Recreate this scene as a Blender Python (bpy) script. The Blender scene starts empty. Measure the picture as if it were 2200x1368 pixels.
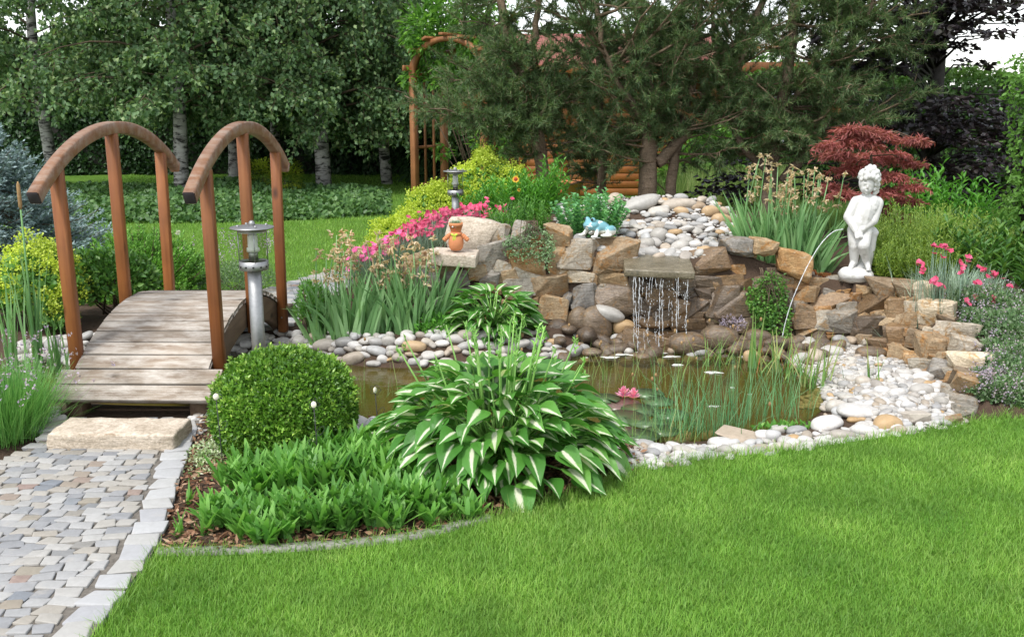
import bpy, bmesh, math, random
import numpy as np
from mathutils import Vector, Matrix, Euler

random.seed(11)
rng = np.random.default_rng(11)
SC = bpy.context.scene
COL = SC.collection
R = math.radians

# ---------------------------------------------------------------- camera
PIT, FPX, CZ = R(12.7), 2140.0, 1.65            # photograph is 2200 x 1368 px
cam = bpy.data.cameras.new('camera')
cam.sensor_width = 36.0
cam.lens = FPX / 2200 * 36
cam.clip_end = 400
cam_o = bpy.data.objects.new('camera', cam)
COL.objects.link(cam_o)
cam_o.location = (0, 0, CZ)
cam_o.rotation_euler = (R(90) - PIT, 0, 0)
SC.camera = cam_o

# ---------------------------------------------------------------- sky, sun, exposure
SUN_EL, SUN_AZ = R(60), R(215)                   # azimuth clockwise from +Y (behind the camera, to its left)
world = bpy.data.worlds.new('World')
SC.world = world
world.use_nodes = True
wn = world.node_tree
for n in list(wn.nodes):
    wn.nodes.remove(n)
sky = wn.nodes.new('ShaderNodeTexSky')
sky.sky_type = 'NISHITA'
sky.sun_disc = False
sky.sun_elevation = SUN_EL
sky.sun_rotation = SUN_AZ
sky.dust_density = 1.0
sky.air_density = 1.0
hs = wn.nodes.new('ShaderNodeHueSaturation')
hs.inputs['Saturation'].default_value = 0.3
bg = wn.nodes.new('ShaderNodeBackground')
bg.inputs['Strength'].default_value = 0.15
wo = wn.nodes.new('ShaderNodeOutputWorld')
wn.links.new(sky.outputs[0], hs.inputs['Color'])
wn.links.new(hs.outputs[0], bg.inputs['Color'])
wn.links.new(bg.outputs[0], wo.inputs['Surface'])
sl = bpy.data.lights.new('sun', 'SUN')
sl.energy = 1.5
sl.angle = R(10)
sl.color = (1.0, 0.97, 0.925)
so = bpy.data.objects.new('sun', sl)
COL.objects.link(so)
sd = Vector((math.sin(SUN_AZ) * math.cos(SUN_EL), math.cos(SUN_AZ) * math.cos(SUN_EL), math.sin(SUN_EL)))
so.rotation_euler = sd.to_track_quat('Z', 'Y').to_euler()
so.location = sd * 30
SC.view_settings.view_transform = 'Standard'
SC.view_settings.look = 'None'
SC.view_settings.gamma = 1.0
SC.view_settings.exposure = 1.18
SC.render.engine = 'CYCLES'
SC.cycles.use_denoising = True
SC.cycles.max_bounces = 6
SC.cycles.transparent_max_bounces = 12
SC.cycles.caustics_reflective = False
SC.cycles.caustics_refractive = False

# ---------------------------------------------------------------- pixel helpers
_f = np.array([0, math.cos(PIT), -math.sin(PIT)])
_u = np.array([0, math.sin(PIT), math.cos(PIT)])
_r = np.array([1.0, 0, 0])
_c = np.array([0, 0, CZ])
def ray(x, y):
    return _f + _r * (x - 1100) / FPX + _u * (684 - y) / FPX
def G(x, y, z=0.0):                               # pixel -> point on the plane at height z
    d = ray(x, y); t = (z - CZ) / d[2]
    return _c + d * t
def D(x, y, Y):                                   # pixel -> point at ground distance Y
    d = ray(x, y); return _c + d * (Y / d[1])
def proj(p):
    q = np.asarray(p, float) - _c
    dep = q @ _f
    return 1100 + FPX * (q @ _r) / dep, 684 - FPX * (q @ _u) / dep, dep
def pxm(p):
    return FPX / proj(p)[2]

# ---------------------------------------------------------------- mesh helpers
def link(name, me, parent=None, m=None):
    o = bpy.data.objects.new(name, me)
    COL.objects.link(o)
    if m is not None and me is not None and not me.materials:
        for k in (m if isinstance(m, (list, tuple)) else [m]):
            me.materials.append(k)
    if parent is not None:
        o.parent = parent
    return o
def empty(name, loc=(0, 0, 0), rz=0.0):
    o = bpy.data.objects.new(name, None)
    COL.objects.link(o)
    o.location = loc
    o.rotation_euler = (0, 0, rz)
    o.empty_display_size = 0.1
    return o
def tag(o, label, cat, group=None):
    o['label'] = label
    o['category'] = cat
    if group: o['group'] = group
    return o
def stuff(o):
    o['kind'] = 'stuff'; return o
def struct(o):
    o['kind'] = 'structure'; return o
def np_mesh(name, V, faces, attrs=None, smooth=False, mat_idx=None):
    """V (n,3); faces = list of int arrays (m,k)"""
    me = bpy.data.meshes.new(name)
    V = np.asarray(V, np.float32).reshape(-1, 3)
    me.vertices.add(len(V))
    me.vertices.foreach_set('co', V.ravel())
    faces = [np.asarray(f, np.int32) for f in faces if len(f)]
    tot = np.concatenate([np.full(len(f), f.shape[1], np.int32) for f in faces])
    idx = np.concatenate([f.ravel() for f in faces])
    start = np.concatenate([[0], np.cumsum(tot)[:-1]]).astype(np.int32)
    me.loops.add(len(idx))
    me.loops.foreach_set('vertex_index', idx)
    me.polygons.add(len(tot))
    me.polygons.foreach_set('loop_start', start)
    if smooth:
        me.polygons.foreach_set('use_smooth', np.ones(len(tot), bool))
    if mat_idx is not None:
        me.polygons.foreach_set('material_index', np.asarray(mat_idx, np.int32))
    for k, a in (attrs or {}).items():
        at = me.attributes.new(k, 'FLOAT', 'POINT')
        at.data.foreach_set('value', np.asarray(a, np.float32).ravel())
    me.update(calc_edges=True)
    return me
class Cat:                                        # collects (V, faces, attrs) batches into one mesh
    def __init__(s): s.V, s.F, s.A, s.n = [], {}, {}, 0
    def add(s, V, faces, **attrs):
        V = np.asarray(V, float).reshape(-1, 3)
        for f in faces:
            f = np.asarray(f, np.int64)
            if len(f): s.F.setdefault(f.shape[1], []).append(f + s.n)
        for k in set(s.A) | set(attrs):
            a = np.broadcast_to(np.asarray(attrs.get(k, 0.5), float), (len(V),))
            s.A.setdefault(k, [np.full(s.n, .5)] if s.n else []).append(a)
        s.V.append(V); s.n += len(V)
        return s
    def mesh(s, name, smooth=False):
        return np_mesh(name, np.concatenate(s.V), [np.concatenate(f) for f in s.F.values()],
                       {k: np.concatenate(a) for k, a in s.A.items()}, smooth)
    def build(s, name, m, parent=None, smooth=False):
        return link(name, s.mesh(name, smooth), parent, m)

def unit(v):
    v = np.asarray(v, float)
    return v / np.maximum(np.linalg.norm(v, axis=-1, keepdims=True), 1e-9)

def leafcards(pos, ax, L, W, nrm=None, fold=0.25, droop=0.0, six=False, seed=0):
    """folded leaves: pos (N,3) base, ax (N,3) axis, L and W lengths; returns V, faces, per-vertex random"""
    rg = np.random.default_rng(seed)
    pos = np.asarray(pos, float); N = len(pos)
    ax = unit(ax)
    if nrm is None:
        nrm = rg.normal(size=(N, 3)) * .7 + np.array([0, 0, 1.0])
    s = unit(np.cross(nrm, ax)); n = unit(np.cross(ax, s))
    L = np.broadcast_to(L, (N,))[:, None]; W = np.broadcast_to(W, (N,))[:, None]
    if six:
        pts = [pos, pos + ax * L * .3 - s * W * .46 + n * W * fold, pos + ax * L * .68 - s * W * .36 + n * (W * fold * .6 - L * droop * .4),
               pos + ax * L - n * L * droop, pos + ax * L * .68 + s * W * .36 + n * (W * fold * .6 - L * droop * .4), pos + ax * L * .3 + s * W * .46 + n * W * fold]
        V = np.stack(pts, 1).reshape(-1, 3); k = 6
        b = np.arange(N)[:, None] * 6
        F = np.concatenate([b + [0, 3, 2, 1], b + [0, 5, 4, 3]])
    elif six is None:                                 # needle: one triangle
        V = np.stack([pos - s * W * .5, pos + s * W * .5, pos + ax * L], 1).reshape(-1, 3); k = 3
        F = np.arange(N)[:, None] * 3 + [0, 1, 2]
    else:
        pts = [pos, pos + ax * L * .45 - s * W * .5 + n * W * fold, pos + ax * L - n * L * droop, pos + ax * L * .45 + s * W * .5 + n * W * fold]
        V = np.stack(pts, 1).reshape(-1, 3); k = 4
        b = np.arange(N)[:, None] * 4
        F = np.concatenate([b + [0, 2, 1], b + [0, 3, 2]])
    return V, [F], np.repeat(rg.random(N), k)

def strips(base, L, W, lean=0.2, bend=0.5, nseg=3, az=None, face=None, seed=0, tip=0.05, belly=0.35, pw=.7):
    """tapered blades growing from base (N,3); angles in radians from the vertical"""
    rg = np.random.default_rng(seed)
    base = np.asarray(base, float); N = len(base)
    L = np.broadcast_to(L, (N,)).astype(float); W = np.broadcast_to(W, (N,)).astype(float)
    lean = np.broadcast_to(lean, (N,)); bend = np.broadcast_to(bend, (N,))
    az = rg.uniform(0, 2 * math.pi, N) if az is None else np.broadcast_to(az, (N,))
    fa = az + math.pi / 2 + (rg.normal(size=N) * .5 if face is None else face)
    h = np.stack([np.cos(az), np.sin(az), 0 * az], 1)
    w = np.stack([np.cos(fa), np.sin(fa), 0 * fa], 1)
    p = base.copy(); out = []
    for i in range(nseg + 1):
        t = i / nseg
        prof = (1 - t) ** pw * (1 - (1 - .75) * (1 - min(t / belly, 1))) if i < nseg else tip
        prof = max(prof, tip)
        out.append(p - w * (W * prof / 2)[:, None]); out.append(p + w * (W * prof / 2)[:, None])
        a = lean + bend * (t + .5 / nseg)
        p = p + (h * np.sin(a)[:, None] + np.array([0, 0, 1.0]) * np.cos(a)[:, None]) * (L / nseg)[:, None]
    V = np.stack(out, 1).reshape(-1, 3); k = 2 * (nseg + 1)
    b = np.arange(N)[:, None] * k
    F = np.concatenate([b + [2 * i, 2 * i + 1, 2 * i + 3, 2 * i + 2] for i in range(nseg)])
    return V, [F], np.repeat(rg.random(N), k), p

def tube(pts, rad, n=6, cap=True):
    pts = np.asarray(pts, float); m = len(pts)
    rad = np.broadcast_to(rad, (m,)).astype(float)
    T = unit(np.gradient(pts, axis=0))
    ref = np.array([0, 0, 1.0]) if abs(T[0][2]) < .9 else np.array([1.0, 0, 0])
    V = []
    a = np.arange(n) * 2 * math.pi / n
    s = unit(np.cross(ref, T[0]))
    for i in range(m):
        s = unit(s - T[i] * (s @ T[i])); q = np.cross(T[i], s)
        V.append(pts[i] + rad[i] * (np.cos(a)[:, None] * s + np.sin(a)[:, None] * q))
    V = np.concatenate(V)
    F = []
    for i in range(m - 1):
        j = np.arange(n); k = (j + 1) % n
        F.append(np.stack([i * n + j, i * n + k, (i + 1) * n + k, (i + 1) * n + j], 1))
    F = [np.concatenate(F)]
    if cap:
        F.append(np.array([list(range(n))[::-1]])); F.append(np.array([[(m - 1) * n + j for j in range(n)]]))
    return V, F
def tubes_into(cat, pts, rad, n=6, **attrs):
    V, F = tube(pts, rad, n); cat.add(V, F, **attrs)

def lathe(prof, n=24):
    """prof: list of (r, z)"""
    a = np.arange(n) * 2 * math.pi / n
    V = np.concatenate([np.stack([r * np.cos(a), r * np.sin(a), np.full(n, z)], 1) for r, z in prof])
    j = np.arange(n); k = (j + 1) % n
    F = [np.concatenate([np.stack([i * n + j, i * n + k, (i + 1) * n + k, (i + 1) * n + j], 1) for i in range(len(prof) - 1)])]
    return V, F
def box(c, s, rot=None):
    c = np.asarray(c, float); s = np.asarray(s, float) / 2
    V = np.array([[x, y, z] for x in (-1, 1) for y in (-1, 1) for z in (-1, 1)], float) * s
    if rot is not None: V = V @ np.array(rot.to_matrix()).T if hasattr(rot, 'to_matrix') else V @ np.asarray(rot).T
    F = np.array([[0, 1, 3, 2], [4, 6, 7, 5], [0, 4, 5, 1], [2, 3, 7, 6], [0, 2, 6, 4], [1, 5, 7, 3]])
    return V + c, [F]
def bevel_mesh(me, w, seg=1):
    bm = bmesh.new(); bm.from_mesh(me)
    bmesh.ops.bevel(bm, geom=bm.edges[:], offset=w, segments=seg, affect='EDGES', profile=.6)
    bm.to_mesh(me); bm.free(); return me
def bbox_mesh(name, c, s, w=0.004, rot=None, seg=1):
    V, F = box(c, s, rot)
    return bevel_mesh(np_mesh(name, V, F), w, seg)
def ball(sub=2, noise=0.0, seed=0, squash=0.0):
    bm = bmesh.new(); bmesh.ops.create_icosphere(bm, subdivisions=sub, radius=.5)
    rg = np.random.default_rng(seed); k = rg.normal(size=(5, 3)) * 2.2; ph = rg.uniform(0, 6.28, 5)
    V = np.array([v.co[:] for v in bm.verts]); F = np.array([[v.index for v in f.verts] for f in bm.faces])
    bm.free()
    d = sum(np.sin(V @ k[i] * 2 + ph[i]) for i in range(5)) / 5
    V = V * (1 + noise * d)[:, None]
    if squash: V = np.sign(V) * np.abs(V * 2) ** (1 - squash) / 2
    return V, [F]
def remeshed(name, cat, vox, smooth_it=4, m=None, parent=None, fac=.5):
    """one continuous surface out of overlapping closed shapes"""
    me = cat.mesh(name)
    o = link(name, me)
    md = o.modifiers.new('r', 'REMESH'); md.mode = 'VOXEL'; md.voxel_size = vox
    if smooth_it:
        ms = o.modifiers.new('s', 'SMOOTH'); ms.iterations = smooth_it; ms.factor = fac
    dg = bpy.context.evaluated_depsgraph_get()
    dg.update()
    nm = bpy.data.meshes.new_from_object(o.evaluated_get(dg))
    nm.name = name
    bpy.data.objects.remove(o); bpy.data.meshes.remove(me)
    nm.polygons.foreach_set('use_smooth', np.ones(len(nm.polygons), bool))
    nm.materials.clear()
    return link(name, nm, parent, m)
def capsule(cat, a, b, ra, rb, n=12, seg=6):
    """tapered sphere-swept link"""
    a = np.asarray(a, float); b = np.asarray(b, float); d = unit(b - a); L = np.linalg.norm(b - a)
    th = np.linspace(-math.pi / 2, 0, 4); th2 = np.linspace(0, math.pi / 2, 4)
    prof = [(ra * math.cos(t), ra * math.sin(t)) for t in th] + [(ra + (rb - ra) * i / seg, L * i / seg) for i in range(1, seg)] + [(rb * math.cos(t), L + rb * math.sin(t)) for t in th2]
    prof[0] = (1e-4, prof[0][1]); prof[-1] = (1e-4, prof[-1][1])
    V, F = lathe(prof, n)
    F = F + [np.array([list(range(n))[::-1]]), np.array([[(len(prof) - 1) * n + j for j in range(n)]])]
    q = Vector((0, 0, 1)).rotation_difference(Vector(d)).to_matrix()
    cat.add(V @ np.array(q).T + a, F)
def ellip(cat, c, r, rot=None, sub=3):
    V, F = ball(sub)
    V = V * 2 * np.asarray(r, float)
    if rot is not None: V = V @ np.array(Euler(rot).to_matrix()).T
    cat.add(V + np.asarray(c, float), F)

# ---------------------------------------------------------------- plan helpers
def in_poly(x, y, P):
    P = np.asarray(P)[:, :2]; x = np.asarray(x, float); y = np.asarray(y, float)
    c = np.zeros(x.shape, bool); j = len(P) - 1
    for i in range(len(P)):
        xi, yi = P[i]; xj, yj = P[j]
        with np.errstate(divide='ignore', invalid='ignore'):
            c ^= ((yi > y) != (yj > y)) & (x < (xj - xi) * (y - yi) / (yj - yi + 1e-12) + xi)
        j = i
    return c
def edge_dist(x, y, P, closed=True):
    P = np.asarray(P)[:, :2]; x = np.asarray(x, float); y = np.asarray(y, float)
    d = np.full(x.shape, 1e9); n = len(P)
    for i in range(n if closed else n - 1):
        a, b = P[i], P[(i + 1) % n]; e = b - a
        t = np.clip(((x - a[0]) * e[0] + (y - a[1]) * e[1]) / (e @ e + 1e-12), 0, 1)
        d = np.minimum(d, np.hypot(x - a[0] - t * e[0], y - a[1] - t * e[1]))
    return d
def smooth_poly(P, n=6, closed=True):
    P = np.asarray(P, float)[:, :2]; m = len(P); out = []
    for i in range(m if closed else m - 1):
        p0, p1, p2, p3 = (P[(i + k) % m] if closed else P[min(max(i + k, 0), m - 1)] for k in (-1, 0, 1, 2))
        for t in np.arange(n) / n:
            out.append(.5 * (2 * p1 + (p2 - p0) * t + (2 * p0 - 5 * p1 + 4 * p2 - p3) * t * t + (3 * p1 - p0 - 3 * p2 + p3) * t ** 3))
    if not closed: out.append(P[-1])
    return np.array(out)
def scatter_poly(P, n, seed=0):
    rg = np.random.default_rng(seed); P = np.asarray(P)[:, :2]; lo, hi = P.min(0), P.max(0); out = []; k = 0
    while k < n:
        q = rg.uniform(lo, hi, (max(4 * n, 100), 2)); q = q[in_poly(q[:, 0], q[:, 1], P)]; out.append(q); k += len(q)
    return np.concatenate(out)[:n]
def idw(x, y, C, p=3.0):
    x = np.asarray(x, float); y = np.asarray(y, float)
    num = np.zeros(x.shape); den = np.zeros(x.shape)
    for cx, cy, cz in C:
        w = 1 / ((x - cx) ** 2 + (y - cy) ** 2 + .01) ** (p / 2); num += w * cz; den += w
    return num / den
# ---------------------------------------------------------------- materials
def nodes(name):
    m = bpy.data.materials.new(name); m.use_nodes = True
    nt = m.node_tree
    for n in list(nt.nodes): nt.nodes.remove(n)
    out = nt.nodes.new('ShaderNodeOutputMaterial')
    return m, nt, out
def N(nt, kind, **kw):
    n = nt.nodes.new(kind)
    for k, v in kw.items():
        if k in n.inputs: n.inputs[k].default_value = v
        else: setattr(n, k, v)
    return n
def ramp(nt, stops, fac=None, interp='LINEAR'):
    r = nt.nodes.new('ShaderNodeValToRGB'); cr = r.color_ramp; cr.interpolation = interp
    while len(cr.elements) < len(stops): cr.elements.new(.5)
    for e, (p, c) in zip(cr.elements, stops):
        e.position = p; e.color = (*c[:3], 1)
    if fac is not None: nt.links.new(fac, r.inputs['Fac'])
    return r
def mixc(nt, a, b, fac, mode='MIX'):
    n = nt.nodes.new('ShaderNodeMix'); n.data_type = 'RGBA'; n.blend_type = mode
    for sock, v in ((n.inputs[0], fac), (n.inputs[6], a), (n.inputs[7], b)):
        if hasattr(v, 'is_linked') or hasattr(v, 'links'): nt.links.new(v, sock)
        elif isinstance(v, (int, float)): sock.default_value = v
        else: sock.default_value = (*v[:3], 1)
    return n.outputs[2]
def noise(nt, scale, detail=4, rough=.6, vec=None, dist=0.0):
    n = N(nt, 'ShaderNodeTexNoise', Scale=scale, Detail=detail, Roughness=rough, Distortion=dist)
    if vec is not None: nt.links.new(vec, n.inputs['Vector'])
    return n.outputs['Fac']
def bump(nt, h, strength=.4, dist=.01):
    b = N(nt, 'ShaderNodeBump', Strength=strength, Distance=dist); nt.links.new(h, b.inputs['Height']); return b.outputs[0]
def pos(nt):
    return nt.nodes.new('ShaderNodeNewGeometry').outputs['Position']
def objc(nt):
    return nt.nodes.new('ShaderNodeTexCoord').outputs['Object']
def mapped(nt, vec, scale):
    m = nt.nodes.new('ShaderNodeMapping'); m.inputs['Scale'].default_value = scale
    nt.links.new(vec, m.inputs['Vector']); return m.outputs[0]
def attr(nt, name):
    a = nt.nodes.new('ShaderNodeAttribute'); a.attribute_name = name; return a.outputs['Fac']
def rand(nt):
    return nt.nodes.new('ShaderNodeObjectInfo').outputs['Random']
def math_(nt, op, a, b=None, clamp=False):
    n = nt.nodes.new('ShaderNodeMath'); n.operation = op; n.use_clamp = clamp
    for s, v in ((n.inputs[0], a), (n.inputs[1], b)):
        if v is None: continue
        if isinstance(v, (int, float)): s.default_value = v
        else: nt.links.new(v, s)
    return n.outputs[0]
def surf(nt, out, col, rough=.6, spec=.5, metal=0, nrm=None, **kw):
    p = N(nt, 'ShaderNodeBsdfPrincipled', Roughness=rough, Metallic=metal)
    p.inputs['Specular IOR Level'].default_value = spec
    if isinstance(col, tuple): p.inputs['Base Color'].default_value = (*col, 1)
    else: nt.links.new(col, p.inputs['Base Color'])
    if nrm is not None: nt.links.new(nrm, p.inputs['Normal'])
    for k, v in kw.items(): p.inputs[k.replace('_', ' ')].default_value = v
    nt.links.new(p.outputs[0], out.inputs['Surface'])
    return p
def leaf_mat(name, cols, transl=.35, rough=.45, spec=.35, tcol=1.35, src='rnd', extra=None):
    cols = [tuple(min(k * (1.45 if c_[1] > max(c_[0], c_[2]) * 1.05 else 1.15), .85) for k in c_) for c_ in cols]
    m, nt, out = nodes(name)
    f = attr(nt, src) if src != 'obj' else rand(nt)
    c = ramp(nt, [(i / max(len(cols) - 1, 1), k) for i, k in enumerate(cols)], f).outputs[0]
    nz = noise(nt, 3.0, 2, .5, pos(nt))
    c = mixc(nt, c, ramp(nt, [(.3, (.72, .75, .7)), (.7, (1.2, 1.15, 1.1))], nz).outputs[0], 1.0, 'MULTIPLY')
    p = N(nt, 'ShaderNodeBsdfPrincipled', Roughness=rough); p.inputs['Specular IOR Level'].default_value = spec
    nt.links.new(c, p.inputs['Base Color'])
    t = nt.nodes.new('ShaderNodeBsdfTranslucent')
    nt.links.new(mixc(nt, c, (tcol, tcol * 1.05, tcol * .6), 1.0, 'MULTIPLY'), t.inputs['Color'])
    mx = N(nt, 'ShaderNodeMixShader'); mx.inputs[0].default_value = transl
    nt.links.new(p.outputs[0], mx.inputs[1]); nt.links.new(t.outputs[0], mx.inputs[2])
    nt.links.new(mx.outputs[0], out.inputs['Surface'])
    return m
def rock_mat(name, A, B, C, rough=.75, spec=.35, patch=.55, wet=False):
    m, nt, out = nodes(name); P = pos(nt)
    c = mixc(nt, A, B, ramp(nt, [(.38, (0, 0, 0)), (.62, (1, 1, 1))], noise(nt, 7, 5, .65, P)).outputs[0])
    c = mixc(nt, c, C, ramp(nt, [(patch, (0, 0, 0)), (patch + .12, (1, 1, 1))], noise(nt, 15, 6, .7, P, 1.0)).outputs[0])
    c = mixc(nt, c, ramp(nt, [(.25, (.6, .58, .55)), (.75, (1.25, 1.25, 1.25))], noise(nt, 70, 4, .7, P)).outputs[0], 1.0, 'MULTIPLY')
    c = mixc(nt, c, ramp(nt, [(0, (.72, .72, .74)), (.5, (1, .98, .95)), (1, (1.25, 1.2, 1.1))], rand(nt)).outputs[0], 1.0, 'MULTIPLY')
    st_ = noise(nt, 1.0, 4, .65, mapped(nt, P, (9, 9, 60)), 1.2)
    c = mixc(nt, c, ramp(nt, [(.35, (.70, .67, .62)), (.6, (1.12, 1.12, 1.12))], st_).outputs[0], .8, 'MULTIPLY')
    h = math_(nt, 'ADD', math_(nt, 'ADD', noise(nt, 22, 6, .7, P), math_(nt, 'MULTIPLY', st_, .6)), math_(nt, 'MULTIPLY', noise(nt, 90, 3, .6, P), .35))
    surf(nt, out, c, rough, spec, nrm=bump(nt, h, .7, .012))
    return m
def pebble_mat(name, stops, rough=.55, src='obj', veins=.5):
    m, nt, out = nodes(name); P = pos(nt)
    f = rand(nt) if src == 'obj' else attr(nt, 'rnd')
    c = ramp(nt, stops, f).outputs[0]
    c = mixc(nt, c, ramp(nt, [(.3, (.78, .77, .75)), (.7, (1.12, 1.12, 1.12))], noise(nt, 30, 5, .65, P, .8)).outputs[0], veins * 1.6 if veins < .6 else 1.0, 'MULTIPLY')
    c = mixc(nt, c, (.45, .40, .33), math_(nt, 'MULTIPLY', ramp(nt, [(.60, (0, 0, 0)), (.74, (1, 1, 1))], noise(nt, 9, 5, .6, P)).outputs[0], veins))
    surf(nt, out, c, rough, .4, nrm=bump(nt, noise(nt, 55, 4, .6, P), .25, .006))
    return m
def plain(name, c, rough=.6, spec=.4, metal=0, nz=0.0, scale=20, bmp=0.0):
    m, nt, out = nodes(name); P = pos(nt)
    col = c
    if nz:
        col = mixc(nt, c, ramp(nt, [(.3, (1 - nz,) * 3), (.7, (1 + nz,) * 3)], noise(nt, scale, 5, .65, P)).outputs[0], 1.0, 'MULTIPLY')
    surf(nt, out, col, rough, spec, metal, nrm=bump(nt, noise(nt, scale * 2, 4, .6, P), bmp, .005) if bmp else None)
    return m
def wood_mat(name, A, B, axis='z', rough=.5, spec=.35, scale=1.0, wear=None, src='pos'):
    m, nt, out = nodes(name); V = pos(nt) if src == 'pos' else objc(nt)
    s = {'z': (22, 22, 1.6), 'x': (1.6, 22, 22), 'y': (22, 1.6, 22)}[axis]
    g = noise(nt, scale, 5, .6, mapped(nt, V, s), .6)
    c = mixc(nt, A, B, ramp(nt, [(.35, (0, 0, 0)), (.68, (1, 1, 1))], g).outputs[0])
    c = mixc(nt, c, ramp(nt, [(.3, (.75, .75, .75)), (.7, (1.15, 1.15, 1.15))], noise(nt, 4, 3, .5, V)).outputs[0], 1.0, 'MULTIPLY')
    # knots
    vo = N(nt, 'ShaderNodeTexVoronoi', Scale=1.0); nt.links.new(mapped(nt, V, tuple(k * .3 if k > 2 else 3.0 for k in s)), vo.inputs['Vector'])
    c = mixc(nt, tuple(k * .35 for k in A), c, ramp(nt, [(.05, (0, 0, 0)), (.17, (1, 1, 1))], vo.outputs['Distance']).outputs[0])
    if wear:
        c = mixc(nt, c, wear, ramp(nt, [(.42, (0, 0, 0)), (.66, (1, 1, 1))], noise(nt, 5, 6, .7, mapped(nt, V, (1, 3, 3)))).outputs[0])
    c = mixc(nt, c, ramp(nt, [(0, (.85, .85, .85)), (1, (1.14, 1.12, 1.1))], rand(nt)).outputs[0], 1.0, 'MULTIPLY')
    surf(nt, out, c, rough, spec, nrm=bump(nt, g, .3, .004))
    return m

M = {}
M['bark_white'] = None
def birch_bark():
    m, nt, out = nodes('birch_bark'); V = pos(nt)
    g = noise(nt, 1.0, 5, .65, mapped(nt, V, (5, 5, 16)), .6)
    c = ramp(nt, [(.40, (.03, .028, .025)), (.52, (.36, .345, .32)), (.8, (.52, .50, .47))], g).outputs[0]
    c = mixc(nt, c, (.045, .04, .035), ramp(nt, [(.60, (0, 0, 0)), (.70, (1, 1, 1))], noise(nt, 2.2, 4, .6, mapped(nt, V, (1, 1, .7)))).outputs[0])
    surf(nt, out, c, .8, .2, nrm=bump(nt, g, .6, .02)); return m
M['birch_bark'] = birch_bark()
M['pine_bark'] = rock_mat('pine_bark', (.16, .125, .09), (.24, .185, .135), (.09, .075, .06), .9, .1)
M['beech_bark'] = plain('beech_bark', (.06, .055, .05), .9, .1, nz=.3, bmp=.4)
M['twig'] = plain('twig', (.10, .075, .05), .85, .15, nz=.3)
M['birch_leaf'] = leaf_mat('birch_leaf', [(.048, .094, .044), (.078, .142, .062), (.104, .176, .076), (.18, .245, .11)], .32)
M['dark_leaf'] = leaf_mat('dark_hedge_leaf', [(.018, .042, .017), (.03, .066, .024), (.045, .09, .032)], .2)
M['hedge_leaf'] = leaf_mat('hedge_leaf', [(.035, .085, .02), (.06, .125, .03), (.10, .18, .04)], .3)
M['hedge_bright'] = leaf_mat('bright_hedge_leaf', [(.05, .13, .025), (.085, .19, .04), (.12, .24, .05)], .35)
M['shrub_leaf'] = leaf_mat('shrub_leaf', [(.03, .085, .018), (.05, .125, .025), (.10, .19, .04)], .3)
M['vine_leaf'] = leaf_mat('vine_leaf', [(.04, .11, .02), (.07, .17, .03), (.13, .26, .05)], .4)
M['beech_leaf'] = leaf_mat('copper_beech_leaf', [(.010, .007, .010), (.016, .010, .013), (.026, .018, .02), (.03, .03, .022)], .12, .4, .5)
M['pine_needle'] = leaf_mat('pine_needle', [(.040, .080, .032), (.062, .112, .042), (.085, .140, .052), (.14, .165, .08)], .25, .5)
M['pine_brown'] = leaf_mat('dry_pine_needle', [(.25, .12, .05), (.33, .17, .08)], .2)
M['spruce_blue'] = leaf_mat('blue_spruce_needle', [(.12, .18, .20), (.20, .28, .30), (.30, .39, .41)], .15, .6)
M['spruce_green'] = leaf_mat('green_spruce_needle', [(.04, .12, .018), (.09, .22, .03), (.18, .36, .07)], .25)
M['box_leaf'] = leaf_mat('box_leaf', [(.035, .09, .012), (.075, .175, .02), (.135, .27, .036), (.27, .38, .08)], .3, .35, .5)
M['lime_flower'] = leaf_mat('lime_flower', [(.24, .32, .035), (.34, .41, .05), (.42, .48, .09)], .35)
M['lime_leaf'] = leaf_mat('lady_mantle_leaf', [(.06, .15, .03), (.10, .21, .05)], .3)
M['green_leaf'] = leaf_mat('fresh_green_leaf', [(.045, .15, .018), (.075, .22, .028), (.12, .29, .05)], .35)
M['front_leaf'] = leaf_mat('perennial_leaf', [(.06, .17, .03), (.10, .24, .045), (.16, .32, .075)], .35, .45)
M['blue_leaf'] = leaf_mat('stonecrop_leaf', [(.055, .17, .06), (.10, .26, .10), (.17, .35, .15)], .3)
M['iris_leaf'] = leaf_mat('iris_leaf', [(.085, .19, .07), (.135, .26, .105), (.20, .33, .16)], .3, .5)
M['iris_dry'] = leaf_mat('dry_iris_flower', [(.40, .29, .18), (.52, .41, .28), (.60, .50, .38)], .3)
M['reed'] = leaf_mat('reed_leaf', [(.07, .16, .04), (.12, .24, .07), (.20, .30, .10), (.36, .34, .15)], .3)
M['reed_blue'] = leaf_mat('rush_leaf', [(.06, .17, .075), (.10, .24, .11), (.16, .30, .15)], .3)
M['rust_leaf'] = leaf_mat('rusty_leaf', [(.24, .07, .02), (.34, .13, .05), (.16, .16, .05)], .25)
M['cattail'] = plain('cattail_spike', (.30, .19, .09), .9, .1, nz=.3)
M['pink'] = leaf_mat('pink_petal', [(.42, .035, .10), (.56, .07, .17), (.66, .15, .27)], .3)
M['hot_pink'] = leaf_mat('hot_pink_petal', [(.72, .07, .30), (.78, .14, .38), (.82, .28, .50)], .3)
M['lily_pink'] = leaf_mat('water_lily_petal', [(.85, .20, .40), (.85, .32, .50), (.85, .45, .60)], .35)
M['silver_leaf'] = leaf_mat('silver_leaf', [(.13, .20, .15), (.20, .28, .21), (.28, .35, .28)], .2)
M['catmint_leaf'] = leaf_mat('catmint_leaf', [(.06, .12, .05), (.11, .19, .08), (.19, .25, .16)], .25)
M['lilac'] = leaf_mat('lilac_flower', [(.26, .22, .31), (.36, .31, .39), (.33, .26, .26)], .2)
M['lavender_leaf'] = leaf_mat('lavender_leaf', [(.06, .16, .04), (.10, .25, .06), (.17, .32, .10)], .3)
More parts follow.
